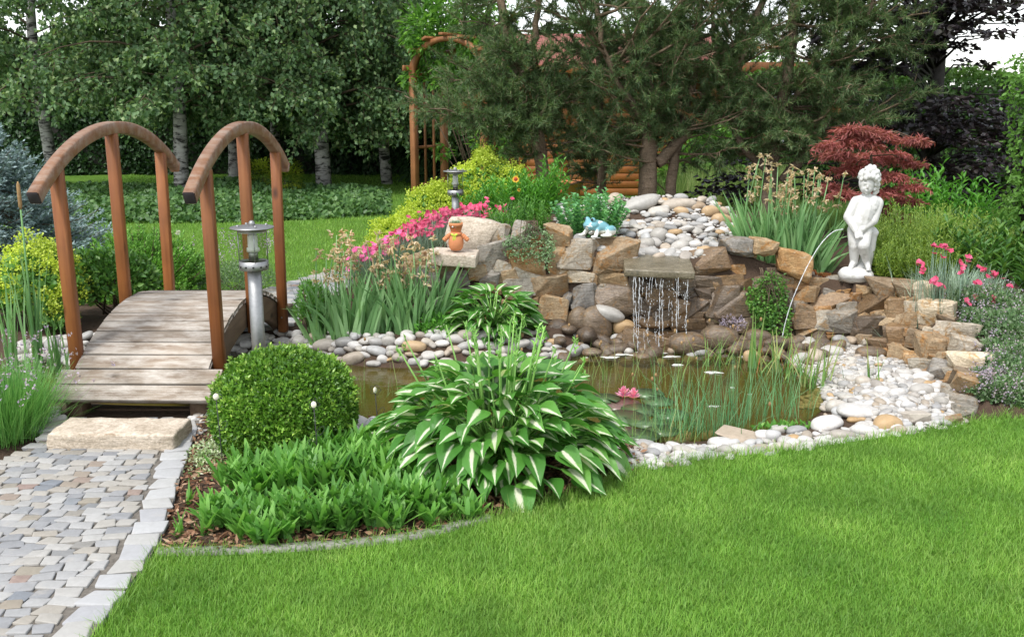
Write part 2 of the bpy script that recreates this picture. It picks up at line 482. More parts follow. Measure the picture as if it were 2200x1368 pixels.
M['maple_leaf'] = leaf_mat('red_maple_leaf', [(.20, .055, .052), (.30, .085, .085), (.39, .13, .13), (.29, .12, .085)], .35)
M['white_flower'] = leaf_mat('white_flower', [(.75, .74, .70), (.82, .81, .78)], .3)
M['variegated'] = leaf_mat('variegated_leaf', [(.10, .20, .05), (.35, .42, .24), (.70, .72, .58)], .3)
M['lawn_blade'] = leaf_mat('lawn_blade', [(.080, .188, .026), (.120, .242, .038), (.168, .292, .054), (.27, .35, .11)], .35, .5, .3)
M['feathery'] = leaf_mat('feathery_leaf', [(.11, .18, .03), (.16, .24, .04), (.22, .29, .06)], .35)
M['tall_grass'] = leaf_mat('tall_meadow_grass', [(.10, .20, .05), (.20, .29, .10), (.36, .40, .20)], .35)
M['ivy'] = leaf_mat('ivy_leaf', [(.035, .085, .026), (.058, .125, .036), (.09, .17, .05)], .25)
M['gold_leaf'] = leaf_mat('golden_shrub_leaf', [(.14, .21, .02), (.24, .31, .03), (.32, .37, .05)], .35)
M['yellow_petal'] = plain('yellow_petal', (.80, .45, .04), .6)
M['red_center'] = plain('red_flower_centre', (.38, .05, .02), .7)

def hosta_mat():
    m, nt, out = nodes('variegated_hosta_leaf')
    u = attr(nt, 'u'); v = attr(nt, 'v')
    g = ramp(nt, [(0, (.055, .19, .025)), (.5, (.09, .27, .04)), (1, (.15, .35, .06))], rand(nt)).outputs[0]
    au = math_(nt, 'ABSOLUTE', u)
    # feathered cream centre, broad near the base and narrowing to the tip
    nz = noise(nt, 1.0, 3, .7, mapped(nt, objc(nt), (6, 90, 20)))
    wdt = math_(nt, 'ADD', math_(nt, 'MULTIPLY', rand(nt), .20), .02)
    e = math_(nt, 'SUBTRACT', math_(nt, 'ADD', au, math_(nt, 'MULTIPLY', nz, .42)), math_(nt, 'ADD', wdt, .22))
    k = ramp(nt, [(.0, (1, 1, 1)), (.10, (0, 0, 0))], e).outputs[0]
    c = mixc(nt, g, (.72, .74, .55), k)
    veins = N(nt, 'ShaderNodeTexWave', Scale=9.0, Distortion=.4); veins.bands_direction = 'Y'
    nt.links.new(mapped(nt, objc(nt), (2, 10, 0)), veins.inputs['Vector'])
    p = N(nt, 'ShaderNodeBsdfPrincipled', Roughness=.38); p.inputs['Specular IOR Level'].default_value = .45
    nt.links.new(c, p.inputs['Base Color']); nt.links.new(bump(nt, veins.outputs['Fac'], .25, .004), p.inputs['Normal'])
    t = nt.nodes.new('ShaderNodeBsdfTranslucent'); nt.links.new(mixc(nt, c, (1.2, 1.25, .6), 1.0, 'MULTIPLY'), t.inputs['Color'])
    mx = N(nt, 'ShaderNodeMixShader'); mx.inputs[0].default_value = .28
    nt.links.new(p.outputs[0], mx.inputs[1]); nt.links.new(t.outputs[0], mx.inputs[2]); nt.links.new(mx.outputs[0], out.inputs['Surface'])
    return m
M['hosta'] = hosta_mat()
M['hosta_stem'] = leaf_mat('hosta_stem', [(.12, .27, .06), (.22, .38, .11)], .3)
# stones
M['rock_tan'] = rock_mat('tan_rock', (.25, .175, .10), (.36, .285, .195), (.31, .165, .06), patch=.52)
M['rock_grey'] = rock_mat('grey_rock', (.22, .21, .19), (.33, .31, .275), (.25, .175, .10), patch=.52)
M['rock_cream'] = rock_mat('cream_rock', (.42, .36, .27), (.54, .49, .41), (.36, .22, .09), patch=.52)
M['rock_orange'] = rock_mat('orange_rock', (.29, .15, .055), (.36, .235, .12), (.42, .35, .26))
M['rock_wet'] = rock_mat('wet_dark_rock', (.11, .08, .055), (.18, .14, .10), (.23, .135, .06), .32, .5)
M['rock_wet_orange'] = rock_mat('wet_orange_rock', (.20, .12, .055), (.27, .185, .105), (.12, .09, .06), .38, .5)
M['granite'] = rock_mat('warm_granite', (.48, .42, .35), (.56, .50, .43), (.30, .23, .16), .8, .25, patch=.60)
M['slab_wet'] = rock_mat('wet_slab_rock', (.13, .115, .08), (.19, .17, .125), (.09, .085, .06), .25, .5)
WHITES = [(0, (.34, .32, .285)), (.25, (.46, .44, .41)), (.6, (.57, .55, .52)), (.82, (.37, .37, .365)), (.92, (.33, .27, .20)), (1, (.29, .29, .29))]
M['pebble_white'] = pebble_mat('white_pebble', WHITES)
M['gravel'] = pebble_mat('pale_gravel', [(0, (.25, .235, .21)), (.3, (.42, .40, .365)), (.7, (.53, .51, .48)), (1, (.33, .28, .22))], src='attr')
M['pebble_grey'] = pebble_mat('grey_pebble', [(0, (.24, .235, .225)), (.4, (.36, .35, .33)), (.75, (.46, .43, .38)), (1, (.36, .27, .18))])
M['pebble_tan'] = pebble_mat('tan_pebble', [(0, (.37, .24, .11)), (1, (.44, .31, .18))], veins=.4)
M['boulder_wet'] = rock_mat('wet_boulder', (.105, .078, .055), (.17, .135, .10), (.19, .115, .05), .38, .45, patch=.53)
M['cobble'] = pebble_mat('granite_cobble', [(0, (.20, .205, .215)), (.15, (.27, .27, .27)), (.4, (.36, .355, .34)), (.6, (.30, .275, .235)), (.75, (.355, .345, .32)), (.88, (.175, .19, .21)), (.95, (.26, .23, .18)), (1, (.24, .165, .145))], .75, veins=.35)
M['cobble_all'] = pebble_mat('granite_cobble_many', [(0, (.20, .205, .215)), (.15, (.27, .27, .27)), (.4, (.36, .355, .34)), (.6, (.30, .275, .235)), (.75, (.355, .345, .32)), (.88, (.175, .19, .21)), (.95, (.26, .23, .18)), (1, (.24, .165, .145))], .75, 'attr', .35)
M['edging'] = pebble_mat('granite_edging', [(0, (.31, .31, .32)), (.5, (.39, .39, .385)), (1, (.35, .34, .315))], .8, veins=.25)
M['joint'] = plain('joint_grit', (.15, .135, .115), .95, .1, nz=.35, scale=60, bmp=.5)
M['soil'] = plain('dark_soil', (.065, .045, .032), .95, .1, nz=.4, scale=25, bmp=.6)
M['mulch'] = leaf_mat('bark_mulch', [(.05, .025, .014), (.115, .058, .034), (.22, .125, .078), (.34, .23, .16)], .0, .9, .1)
M['mortar'] = rock_mat('wall_earth', (.10, .085, .065), (.16, .14, .11), (.06, .05, .04), .9, .2)
M['concrete'] = plain('grey_edging_strip', (.26, .25, .225), .85, .2, nz=.25, scale=25, bmp=.2)
def lawn_ground():
    m, nt, out = nodes('lawn_turf'); P = pos(nt)
    c = ramp(nt, [(.3, (.085, .18, .026)), (.6, (.115, .22, .034)), (.8, (.16, .27, .055))], noise(nt, 1.3, 5, .65, P)).outputs[0]
    c = mixc(nt, c, ramp(nt, [(.3, (.6, .6, .6)), (.7, (1.25, 1.25, 1.2))], noise(nt, 45, 4, .7, P)).outputs[0], 1.0, 'MULTIPLY')
    surf(nt, out, c, .9, .1, nrm=bump(nt, noise(nt, 90, 4, .7, P), .8, .02)); return m
M['lawn'] = lawn_ground()
# wood, metal, glass
M['wood_post'] = wood_mat('stained_post_wood', (.19, .062, .018), (.29, .112, .034), 'z', .45)
M['wood_rail'] = wood_mat('stained_rail_wood', (.20, .085, .036), (.28, .145, .075), 'y', .5, wear=(.33, .24, .18))
M['wood_beam'] = wood_mat('weathered_beam_wood', (.10, .062, .038), (.17, .115, .07), 'y', .75)
M['wood_dark'] = plain('tarred_end_grain', (.04, .034, .036), .8, .2, nz=.2)
M['plank'] = wood_mat('weathered_plank', (.20, .15, .108), (.37, .325, .27), 'x', .8, .2, wear=(.48, .445, .40))
M['arbor'] = wood_mat('arbor_wood', (.19, .075, .027), (.27, .12, .045), 'z', .55)
M['shed_wood'] = wood_mat('orange_shed_board', (.24, .08, .018), (.31, .12, .032), 'x', .55)
M['roof'] = plain('red_roof_shingle', (.26, .10, .085), .85, .2, nz=.25, scale=18)
M['steel'] = plain('brushed_steel', (.34, .34, .335), .5, .5, 1.0, nz=.12, scale=60)
M['steel_dark'] = plain('aged_steel', (.30, .30, .285), .42, .5, .9, nz=.2, scale=40)
def glass_mat():
    m, nt, out = nodes('lamp_glass')
    fr = N(nt, 'ShaderNodeValue'); fr.outputs[0].default_value = .07
    t = N(nt, 'ShaderNodeBsdfTransparent'); t.inputs[0].default_value = (.80, .82, .78, 1)
    g = N(nt, 'ShaderNodeBsdfGlossy', Roughness=.04)
    mx = N(nt, 'ShaderNodeMixShader'); nt.links.new(fr.outputs[0], mx.inputs[0]); nt.links.new(t.outputs[0], mx.inputs[1]); nt.links.new(g.outputs[0], mx.inputs[2])
    nt.links.new(mx.outputs[0], out.inputs['Surface']); return m
M['glass'] = glass_mat()
M['bulb'] = plain('white_bulb', (.80, .79, .74), .3, .5)
M['terracotta'] = plain('terracotta', (.56, .225, .10), .75, .25, nz=.12, scale=18)
M['paint_white'] = plain('white_paint', (.8, .8, .78), .6)
M['paint_red'] = plain('red_paint', (.55, .06, .03), .6)
M['paint_black'] = plain('black_paint', (.02, .02, .02), .5)
M['lime_cloth'] = plain('lime_cloth', (.52, .62, .07), .8)
def statue_mat():
    m, nt, out = nodes('white_cast_stone'); P = pos(nt)
    c = mixc(nt, (.56, .55, .525), (.30, .29, .24), ramp(nt, [(.52, (0, 0, 0)), (.75, (1, 1, 1))], noise(nt, 14, 6, .65, P)).outputs[0])
    surf(nt, out, c, .7, .3, nrm=bump(nt, noise(nt, 110, 4, .6, P), .15, .004)); return m
M['statue'] = statue_mat()
def frog_mat(name, top, belly):
    m, nt, out = nodes(name)
    g = nt.nodes.new('ShaderNodeTexCoord'); sx = nt.nodes.new('ShaderNodeSeparateXYZ'); nt.links.new(g.outputs['Object'], sx.inputs[0])
    f = math_(nt, 'ADD', sx.outputs[2], math_(nt, 'MULTIPLY', noise(nt, 30, 3, .6, g.outputs['Object']), .03))
    c = mixc(nt, belly, top, ramp(nt, [(.065, (0, 0, 0)), (.08, (1, 1, 1))], f).outputs[0])
    c = mixc(nt, c, (.74, .74, .68), ramp(nt, [(.58, (0, 0, 0)), (.62, (1, 1, 1))], noise(nt, 18, 2, .5, g.outputs['Object'])).outputs[0])
    surf(nt, out, c, .25, .5); return m
M['frog_blue'] = frog_mat('turquoise_glaze', (.16, .36, .40), (.72, .72, .66))
M['frog_green'] = plain('dark_green_glaze', (.05, .16, .13), .2, .5, nz=.3, scale=30)
def water_mat():
    m, nt, out = nodes('pond_water'); P = pos(nt)
    h = math_(nt, 'ADD', noise(nt, 9, 3, .5, mapped(nt, P, (1, 2.2, 1))), math_(nt, 'MULTIPLY', noise(nt, 40, 2, .5, P), .15))
    nb = bump(nt, h, .10, .02)
    fr = N(nt, 'ShaderNodeFresnel', IOR=1.33); nt.links.new(nb, fr.inputs['Normal'])
    t = N(nt, 'ShaderNodeBsdfTransparent'); t.inputs[0].default_value = (.84, .78, .48, 1)
    g = N(nt, 'ShaderNodeBsdfGlossy', Roughness=.03); nt.links.new(nb, g.inputs['Normal'])
    d = N(nt, 'ShaderNodeBsdfDiffuse'); d.inputs[0].default_value = (.105, .10, .026, 1)
    m0 = N(nt, 'ShaderNodeMixShader'); m0.inputs[0].default_value = .22
    nt.links.new(t.outputs[0], m0.inputs[1]); nt.links.new(d.outputs[0], m0.inputs[2])
    mx = N(nt, 'ShaderNodeMixShader'); nt.links.new(fr.outputs[0], mx.inputs[0]); nt.links.new(m0.outputs[0], mx.inputs[1]); nt.links.new(g.outputs[0], mx.inputs[2])
    nt.links.new(mx.outputs[0], out.inputs['Surface']); return m
M['water'] = water_mat()
def spray_mat():
    m, nt, out = nodes('falling_water')
    t = N(nt, 'ShaderNodeBsdfTransparent'); t.inputs[0].default_value = (.95, .97, .98, 1)
    p = N(nt, 'ShaderNodeBsdfPrincipled', Roughness=.08); p.inputs['Base Color'].default_value = (.82, .84, .85, 1)
    mx = N(nt, 'ShaderNodeMixShader'); mx.inputs[0].default_value = .45
    nt.links.new(t.outputs[0], mx.inputs[1]); nt.links.new(p.outputs[0], mx.inputs[2]); nt.links.new(mx.outputs[0], out.inputs['Surface']); return m
M['spray'] = spray_mat()
M['foam'] = plain('white_foam', (.55, .55, .50), .7, nz=.1)
M['lily_pad'] = plain('lily_pad', (.075, .13, .05), .3, .5, nz=.25, scale=12)
M['lily_pad_red'] = plain('reddish_lily_pad', (.16, .095, .08), .3, .5, nz=.25, scale=12)
M['wire'] = plain('dark_wire', (.035, .035, .035), .6, .3)
M['cream_disc'] = plain('cream_disc', (.70, .66, .52), .5)
M['path_earth'] = plain('bare_earth_path', (.36, .25, .15), .95, .1, nz=.25, scale=8, bmp=.3)
M['bluepaint'] = plain('blue_paint', (.045, .13, .30), .5, nz=.15)
M['white_cloth'] = plain('white_plastic', (.72, .74, .80), .5)
# ================================================================ THE SETTING
WZ = -0.06                                        # water level
pond = np.array([G(x, y, WZ)[:2] for x, y in [(-260, 858), (100, 862), (300, 868), (430, 872), (560, 886), (800, 906), (1100, 928), (1340, 948), (1480, 945), (1600, 936),
        (1690, 918), (1765, 882), (1765, 832), (1715, 790), (1640, 767), (1560, 757), (1450, 755), (1330, 757), (1240, 762), (1150, 780), (1050, 790), (930, 790), (790, 788),
        (690, 772), (600, 752), (480, 750), (330, 755), (160, 778), (60, 785), (-260, 780)]])
pond = smooth_poly(pond, 4)
# wall: base and top of the stone face, left end to right end
WB = np.array([(-.8, 6.74, .05), (-.35, 6.80, .05), (.4, 6.82, 0), (.98, 6.82, -.1), (1.5, 6.82, -.1), (1.95, 6.82, -.08), (2.2, 6.78, -.06), (2.40, 6.62, -.05), (2.45, 6.2, -.04), (2.45, 5.8, -.03), (2.42, 5.4, -.02), (2.40, 5.12, -.02)])
WT = np.array([(-.75, 6.92, .45), (-.35, 6.98, .60), (.42, 6.99, .64), (.98, 6.99, .50), (1.52, 6.99, .58), (2.0, 6.99, .47), (2.3, 6.99, .36), (2.60, 6.85, .40), (2.78, 6.45, .39), (2.76, 5.95, .25), (2.66, 5.5, .15), (2.55, 5.15, .06)])
behind = np.concatenate([(WB[:, :2] * .35 + WT[:, :2] * .65), [(2.62, 4.98), (9, 4.9), (9, 13), (-.85, 13), (-.85, 9.9), (-1.15, 9.1), (-1.30, 8.4), (-1.32, 7.25)]])
MOUND = [(-.6, 7.1, .36), (-.35, 7.15, .50), (.1, 7.15, .56), (.5, 7.12, .60), (.9, 7.1, .50), (1.15, 7.1, .50), (1.5, 7.12, .56), (2.0, 7.15, .44), (2.3, 7.15, .34), (2.75, 6.95, .36), (2.95, 6.5, .36), (2.95, 6.0, .22), (2.9, 5.5, .10), (2.95, 5.15, 0), (3.4, 5.2, -.02),
         (3.6, 6, .12), (4.2, 6.5, -.03), (3.4, 7, .36), (.9, 8.45, .80), (1.2, 7.8, .62), (1.6, 8.45, .80), (1.25, 8.45, .82), (.4, 8.4, .68), (1.9, 8.4, .68), (1.2, 8.9, .62), (1.7, 8.9, .6), (2.1, 8.1, .58), (2.7, 7.8, .44), (3.3, 8, .38), (.3, 7.9, .56), (0, 8.3, .58), (-.4, 8.3, .54), (-.75, 8.0, .48), (-1.0, 8.2, .25), (-1.25, 8.2, .0), (-1.25, 8.8, .0), (-.8, 8.7, .25), (-.75, 7.4, .46), (-1.05, 7.45, .28), (-1.28, 7.6, .02), (-.4, 7.6, .58),
         (-1.05, 9.4, .0), (-.7, 9.3, .30), (-.4, 9.4, .45), (0, 9.5, .55), (.6, 9.6, .56), (0, 10.2, .42), (.8, 10.2, .42), (1.5, 9.5, .5), (2.4, 9.3, .22), (3.3, 9.6, .15), (4.2, 9, .10), (4.4, 7.5, -.03), (5.2, 7, -.03), (5.5, 5.5, -.03), (-.9, 10, -.03), (-.4, 10.8, -.03), (.4, 11.3, -.03), (1, 11.5, -.03), (2, 11.2, -.03), (3, 11.2, -.03), (4, 11, -.03), (5.5, 10, -.03), (6, 8, -.03), (8, 12, -.03), (1, 13, -.03), (4, 13, -.03)]
FRONT = [(-.9, 6.5, .07), (-1.2, 6.6, .06), (-.5, 6.5, .09), (-.1, 6.5, .10), (.3, 6.55, .08), (-1.2, 7.0, .05), (-.9, 6.9, .08), (-1.5, 6.7, .01), (-2, 7.1, -.03), (-2.8, 6.7, .02), (-3.3, 6.9, .03), (-4.5, 7, 0), (-2.5, 7.6, -.02), (-1.5, 8, -.03), (-2, 9, -.03), (-4, 9, -.03), (-6, 6.6, -.02),
         (2.2, 5.4, .0), (2.3, 5.9, .0), (2.35, 5.15, .0), (2.3, 6.4, -.02), (2.1, 6.6, -.04), (1.6, 6.72, -.05), (.7, 6.72, -.02), (1.1, 6.74, -.05), (1.5, 4.8, -.03), (0, 4.2, -.02), (-.8, 3.8, -.02), (-1.2, 4.5, -.02), (-2, 4.5, -.03), (-3, 4.8, .0), (-2, 3, -.03), (0, 2, -.03), (3, 3, -.03), (3, 4.6, -.03), (5, 4.5, -.03), (-6, 4, -.03), (0, -3, -.03)]
def hz_raw(x, y):
    z = np.where(in_poly(x, y, behind), idw(x, y, MOUND), idw(x, y, FRONT))
    z = np.where(~in_poly(x, y, behind) & (y > 8.2), np.minimum(z, -.04 + np.clip(8.8 - y, 0, .6) * .1), z)
    far = np.clip((np.hypot(x - .5, y - 6.5) - 6.5) / 2.5, 0, 1)
    z = z * (1 - far) + -.04 * far
    ins = in_poly(x, y, pond); d = edge_dist(x, y, pond)
    s = np.clip(d / .22, 0, 1); s = s * s * (3 - 2 * s)
    z = np.where(ins, WZ - .01 - np.minimum(.34, .5 * d), np.where(in_poly(x, y, behind), z, (WZ + .0) * (1 - s) + z * s))
    return z
_gx = np.arange(-6, 9.01, .03); _gy = np.arange(1.0, 14.01, .03)
_GZ = hz_raw(*np.meshgrid(_gx, _gy, indexing='ij'))
def hz(x, y):
    x = np.asarray(x, float); y = np.asarray(y, float)
    i = np.clip((x - _gx[0]) / .03, 0, len(_gx) - 1.001); j = np.clip((y - _gy[0]) / .03, 0, len(_gy) - 1.001)
    i0 = i.astype(int); j0 = j.astype(int); a = i - i0; b = j - j0
    return (_GZ[i0, j0] * (1 - a) * (1 - b) + _GZ[i0 + 1, j0] * a * (1 - b) + _GZ[i0, j0 + 1] * (1 - a) * b + _GZ[i0 + 1, j0 + 1] * a * b)
def on_ground(x, y, lift=0.0):                    # pixel -> first point where its ray meets the ground
    d = ray(x, y); t = np.arange(2.2, 14, .01)
    P = _c + t[:, None] * d
    gap = P[:, 2] - hz(P[:, 0], P[:, 1]) - lift
    if gap.min() > 0:                             # grazes the crest: take the crest point under it
        k = np.argmin(gap + .02 * t); q = P[k].copy(); q[2] = float(hz(q[0], q[1])); return q
    return P[np.argmax(gap <= 0)]
# --- ground sheet
def axis(lo, a, b, hi, st):
    fine = np.arange(a, b + .001, st)
    left = a - np.cumsum(.1 * 1.35 ** np.arange(26)); right = b + np.cumsum(.1 * 1.35 ** np.arange(26))
    return np.concatenate([left[left > lo][::-1], fine, right[right < hi]])
gx = axis(-90, -4.5, 5.5, 90, .05); gy = axis(-40, 2.2, 11.6, 120, .05)
X, Y = np.meshgrid(gx, gy, indexing='ij')
inn = (X > -6) & (X < 9) & (Y > 1) & (Y < 14)
Z = np.where(inn, hz(X, Y), -.04)
nx, ny = X.shape
ii = (np.arange(nx - 1)[:, None] * ny + np.arange(ny - 1)).ravel()
gm = np_mesh('ground', np.stack([X, Y, Z], -1).reshape(-1, 3), [np.stack([ii, ii + ny, ii + ny + 1, ii + 1], 1)], smooth=True)
def ground_mat():
    m, nt, out = nodes('garden_soil'); P = pos(nt)
    c = mixc(nt, (.05, .034, .024), (.105, .07, .048), noise(nt, 30, 5, .7, P))
    sx = nt.nodes.new('ShaderNodeSeparateXYZ'); nt.links.new(P, sx.inputs[0])
    bed = mixc(nt, (.10, .085, .028), (.20, .165, .065), noise(nt, 6, 5, .7, P))        # algae-covered pond bed
    bed = mixc(nt, bed, (.10, .12, .03), ramp(nt, [(.5, (0, 0, 0)), (.65, (1, 1, 1))], noise(nt, 3, 4, .6, P)).outputs[0])
    k = ramp(nt, [(0, (1, 1, 1)), (.02, (0, 0, 0))], math_(nt, 'ADD', sx.outputs[2], .085)).outputs[0]
    c = mixc(nt, c, bed, k)
    surf(nt, out, c, .95, .15, nrm=bump(nt, noise(nt, 50, 5, .7, P), .6, .02)); return m
M['ground'] = ground_mat()
struct(link('ground', gm, None, M['ground']))
def sheet(name, P, z, m):
    P = np.asarray(P)[:, :2]
    bm = bmesh.new(); vs = [bm.verts.new((x, y, z)) for x, y in P]; f = bm.faces.new(vs)
    if f.normal.z < 0 or f.calc_area() and (f.normal_update() or f.normal.z < 0): bmesh.ops.reverse_faces(bm, faces=[f])
    bmesh.ops.triangulate(bm, faces=bm.faces[:])
    me = bpy.data.meshes.new(name); bm.to_mesh(me); bm.free()
    return struct(link(name, me, None, m))
# --- pond water
w = sheet('pond_water', pond, WZ, M['water'])
water_o = w
# --- front lawn
path_r = smooth_poly([(-1.60, 4.86), G(425, 925)[:2], G(400, 1000)[:2], G(368, 1100)[:2], G(333, 1190)[:2], G(268, 1280)[:2], G(205, 1368)[:2], (-1.33, 2.3), (-1.45, 1.2), (-1.5, -1)], 5, False)
path_l = smooth_poly([(-2.36, 4.86), G(108, 930)[:2], G(60, 975)[:2], (-2.38, 4.05), (-2.5, 3.5), (-2.7, 2.9), (-2.9, 2.0), (-3, 1.2), (-3.1, -1)], 5, False)
bed_edge = smooth_poly([G(x, y)[:2] for x, y in [(338, 1189), (480, 1186), (620, 1180), (780, 1168), (900, 1152), (1010, 1125), (1110, 1096), (1220, 1064), (1300, 1036), (1375, 1005)]], 5, False)
shore_edge = smooth_poly([G(x, y)[:2] for x, y in [(1375, 1005), (1480, 990), (1600, 977), (1700, 966), (1820, 950), (1950, 930), (2075, 908), (2200, 888), (2400, 870)]], 5, False)
pr_front = path_r[np.argmax(path_r[:, 1] < bed_edge[0][1]):]
lawn_front = np.concatenate([bed_edge, shore_edge[1:], [(9, 4.9), (9, -2)], [(pr_front[-1][0], -2)], pr_front[::-1]])
lf = sheet('lawn', lawn_front, 0.0, M['lawn'])
back_edge = [(-60, 9.2), (-3.8, 9.2), (-2.7, 8.6), (-2.32, 8.0), (-2.02, 8.7), (-1.72, 9.3), (-1.2, 9.9), (-.4, 10.4), (.4, 10.8), (60, 10.8), (60, 100), (-60, 100)]
lb = sheet('back_lawn', back_edge, -.006, M['lawn'])
# --- lawn blades
def lawn_patch(name, P, n, h, wd, seed, lo=None):
    q = scatter_poly(P, n, seed)
    rg = np.random.default_rng(seed)
    nzv = np.sin(q[:, 0] * 3.1 + 1.3 * np.sin(q[:, 1] * 2.3)) * .5 + np.sin(q[:, 1] * 5.3 + q[:, 0] * 2.1) * .3
    hh = h * rg.uniform(.55, 1.2, n) * (1 + .18 * nzv)
    V, F, rr, _ = strips(np.c_[q, np.full(n, -.004)], hh, wd * rg.uniform(.7, 1.3, n), rg.uniform(.0, .55, n), rg.uniform(.1, .9, n), 2, seed=seed, tip=.12)
    rr = np.clip(rr * .75 + .12 * np.repeat(nzv, 6) + .1, 0, 1)
    o = np_mesh(name, V, F, {'rnd': rr})
    return stuff(tag(link(name, o, None, M['lawn_blade']), 'short mown green grass of the ' + ('lawn in front of the pond' if 'front' in name or name == 'lawn_grass' else 'lawn beyond the bridge'), 'grass'))
view = np.array([(-1.75, 2.35), (1.75, 2.35), (2.9, 4.95), (2.0, 5.3), (-1.9, 4.6)])
vis = []
lf_in = lambda q: in_poly(q[:, 0], q[:, 1], lawn_front)
qs = scatter_poly([(-1.7, 2.3), (1.9, 2.3), (3.4, 5.1), (-.2, 5.1), (-1.8, 3.6)], 400000, 3); qs = qs[lf_in(qs)]
rg3 = np.random.default_rng(3)
keep = rg3.random(len(qs)) < np.clip(3.2 / qs[:, 1], .3, 1) ** 1.2
qs = qs[keep][:185000]
n = len(qs)
nzv = np.sin(qs[:, 0] * 3.1 + 1.3 * np.sin(qs[:, 1] * 2.3)) * .5 + np.sin(qs[:, 1] * 5.3 + qs[:, 0] * 2.1) * .3 + np.sin(qs[:, 1] * 13 + 2 * np.sin(qs[:, 0] * 9)) * .25
dist_e = np.minimum(edge_dist(qs[:, 0], qs[:, 1], pr_front, False), edge_dist(qs[:, 0], qs[:, 1], np.concatenate([bed_edge, shore_edge]), False))
tall = 1 + .9 * np.exp(-(dist_e / .035) ** 2)
spots = np.zeros(n)
for _ in range(140):
    cx_, cy_, r_ = rg3.uniform(-1.6, 3.2), rg3.uniform(2.3, 5.2), rg3.uniform(.03, .22)
    spots += rg3.normal() * .13 * np.exp(-((qs[:, 0] - cx_) ** 2 + (qs[:, 1] - cy_) ** 2) / r_ ** 2)
V, F, rr, _ = strips(np.c_[qs, np.full(n, -.003)], .034 * rg3.uniform(.5, 1.25, n) * (1 + .2 * nzv) * tall, .0032 * rg3.uniform(.7, 1.4, n), rg3.uniform(0, .6, n), rg3.uniform(.1, 1.1, n), 2, seed=4, tip=.15)
rr = np.clip(rr * .60 + .14 * np.repeat(nzv, 6) + np.repeat(spots, 6) + .17, 0, 1)
stuff(tag(link('lawn_grass', np_mesh('lawn_grass', V, F, {'rnd': rr}), None, M['lawn_blade']), 'short mown green grass of the lawn in front of the pond', 'grass'))
qb = scatter_poly([(-4.6, 8.4), (-1.0, 8.4), (-.3, 11), (-1.2, 21), (-8, 21), (-8, 14)], 90000, 5)
qb = qb[in_poly(qb[:, 0], qb[:, 1], back_edge)]
n = len(qb)
V, F, rr, _ = strips(np.c_[qb, np.full(n, -.008)], .045 * rng.uniform(.5, 1.2, n), .008 * rng.uniform(.7, 1.4, n), rng.uniform(0, .6, n), rng.uniform(.1, .9, n), 1, seed=6, tip=.2)
stuff(tag(link('back_lawn_grass', np_mesh('back_lawn_grass', V, F, {'rnd': rr * .7 + .1}), None, M['lawn_blade']), 'smooth mown grass of the far lawn behind the bridge', 'grass'))
side_l = np.concatenate([[(-60, -2)], [(x - .22, y) for x, y in path_l[::-1]], [(-2.9, 5.02), (-3.4, 5.02), (-60, 5.05)]])
sheet('side_lawn', side_l, 0.0, M['lawn'])
side_r = [(3.42, 4.93), (3.75, 5.6), (4.1, 6.6), (4.3, 7.6), (4.4, 8.7), (60, 8.7), (60, -2), (9, -2), (9, 4.88)]
sheet('side_lawn_right', side_r, -.001, M['lawn'])
qL = scatter_poly([(-5.5, 1.6), (-2.6, 1.6), (-2.4, 5.0), (-5.5, 5.0)], 26000, 11); qL = qL[in_poly(qL[:, 0], qL[:, 1], side_l)]
qR = scatter_poly([(3.0, 1.6), (7, 1.6), (7, 8.7), (3.4, 8.7)], 42000, 12); qR = qR[in_poly(qR[:, 0], qR[:, 1], side_r) | in_poly(qR[:, 0], qR[:, 1], lawn_front)]
for q_, nm, lb_ in ((qL, 'side_lawn_grass', 'mown grass left of the cobbled path'), (qR, 'right_lawn_grass', 'mown grass at the right beside the catmint')):
    n = len(q_); V, F, rr, _ = strips(np.c_[q_, np.full(n, -.003)], .036 * rng.uniform(.5, 1.2, n), .007 * rng.uniform(.7, 1.4, n), rng.uniform(0, .6, n), rng.uniform(.1, 1, n), 1, seed=13, tip=.2)
    stuff(tag(link(nm, np_mesh(nm, V, F, {'rnd': rr * .6 + .17}), None, M['lawn_blade']), lb_, 'grass'))
# fallen petals / pale leaves on the lawn are tiny: left out except two
# --- mulch bed
bed = np.concatenate([bed_edge, [G(1375, 960)[:2], G(1100, 930)[:2], G(800, 908)[:2], G(560, 890)[:2], G(440, 895)[:2]], path_r[:np.argmax(path_r[:, 1] < bed_edge[0][1])]])
sheet('mulch_bed', bed, .004, M['soil'])
q = scatter_poly(bed, 9000, 7)
rg = np.random.default_rng(8); n = len(q)
ax = rg.normal(size=(n, 3)) * [1, 1, .25]
V, F, rr = leafcards(np.c_[q, rg.uniform(.006, .03, n)], ax, rg.uniform(.015, .05, n), rg.uniform(.006, .018, n), None, .1, 0, seed=9)
stuff(tag(link('bark_chips', np_mesh('bark_chips', V, F, {'rnd': rr}), None, M['mulch']), 'reddish brown bark chips covering the bed beside the path', 'mulch'))
# --- flat edging strip between bed and lawn
es = bed_edge[:28]
tn = unit(np.gradient(es, axis=0)); nr = np.stack([-tn[:, 1], tn[:, 0]], 1)
V = np.concatenate([np.c_[es - nr * .022, np.full(len(es), -.03)], np.c_[es - nr * .022, np.full(len(es), .018)], np.c_[es + nr * .02, np.full(len(es), .018)], np.c_[es + nr * .02, np.full(len(es), -.03)]])
m_ = len(es); j = np.arange(m_ - 1)
F = np.concatenate([np.stack([k * m_ + j, k * m_ + j + 1, (k + 1) * m_ + j + 1, (k + 1) * m_ + j], 1) for k in range(3)])
tag(link('lawn_edging', np_mesh('lawn_edging', V, [F]), None, M['concrete']), 'low grey edging strip between the bark bed and the lawn', 'edging')
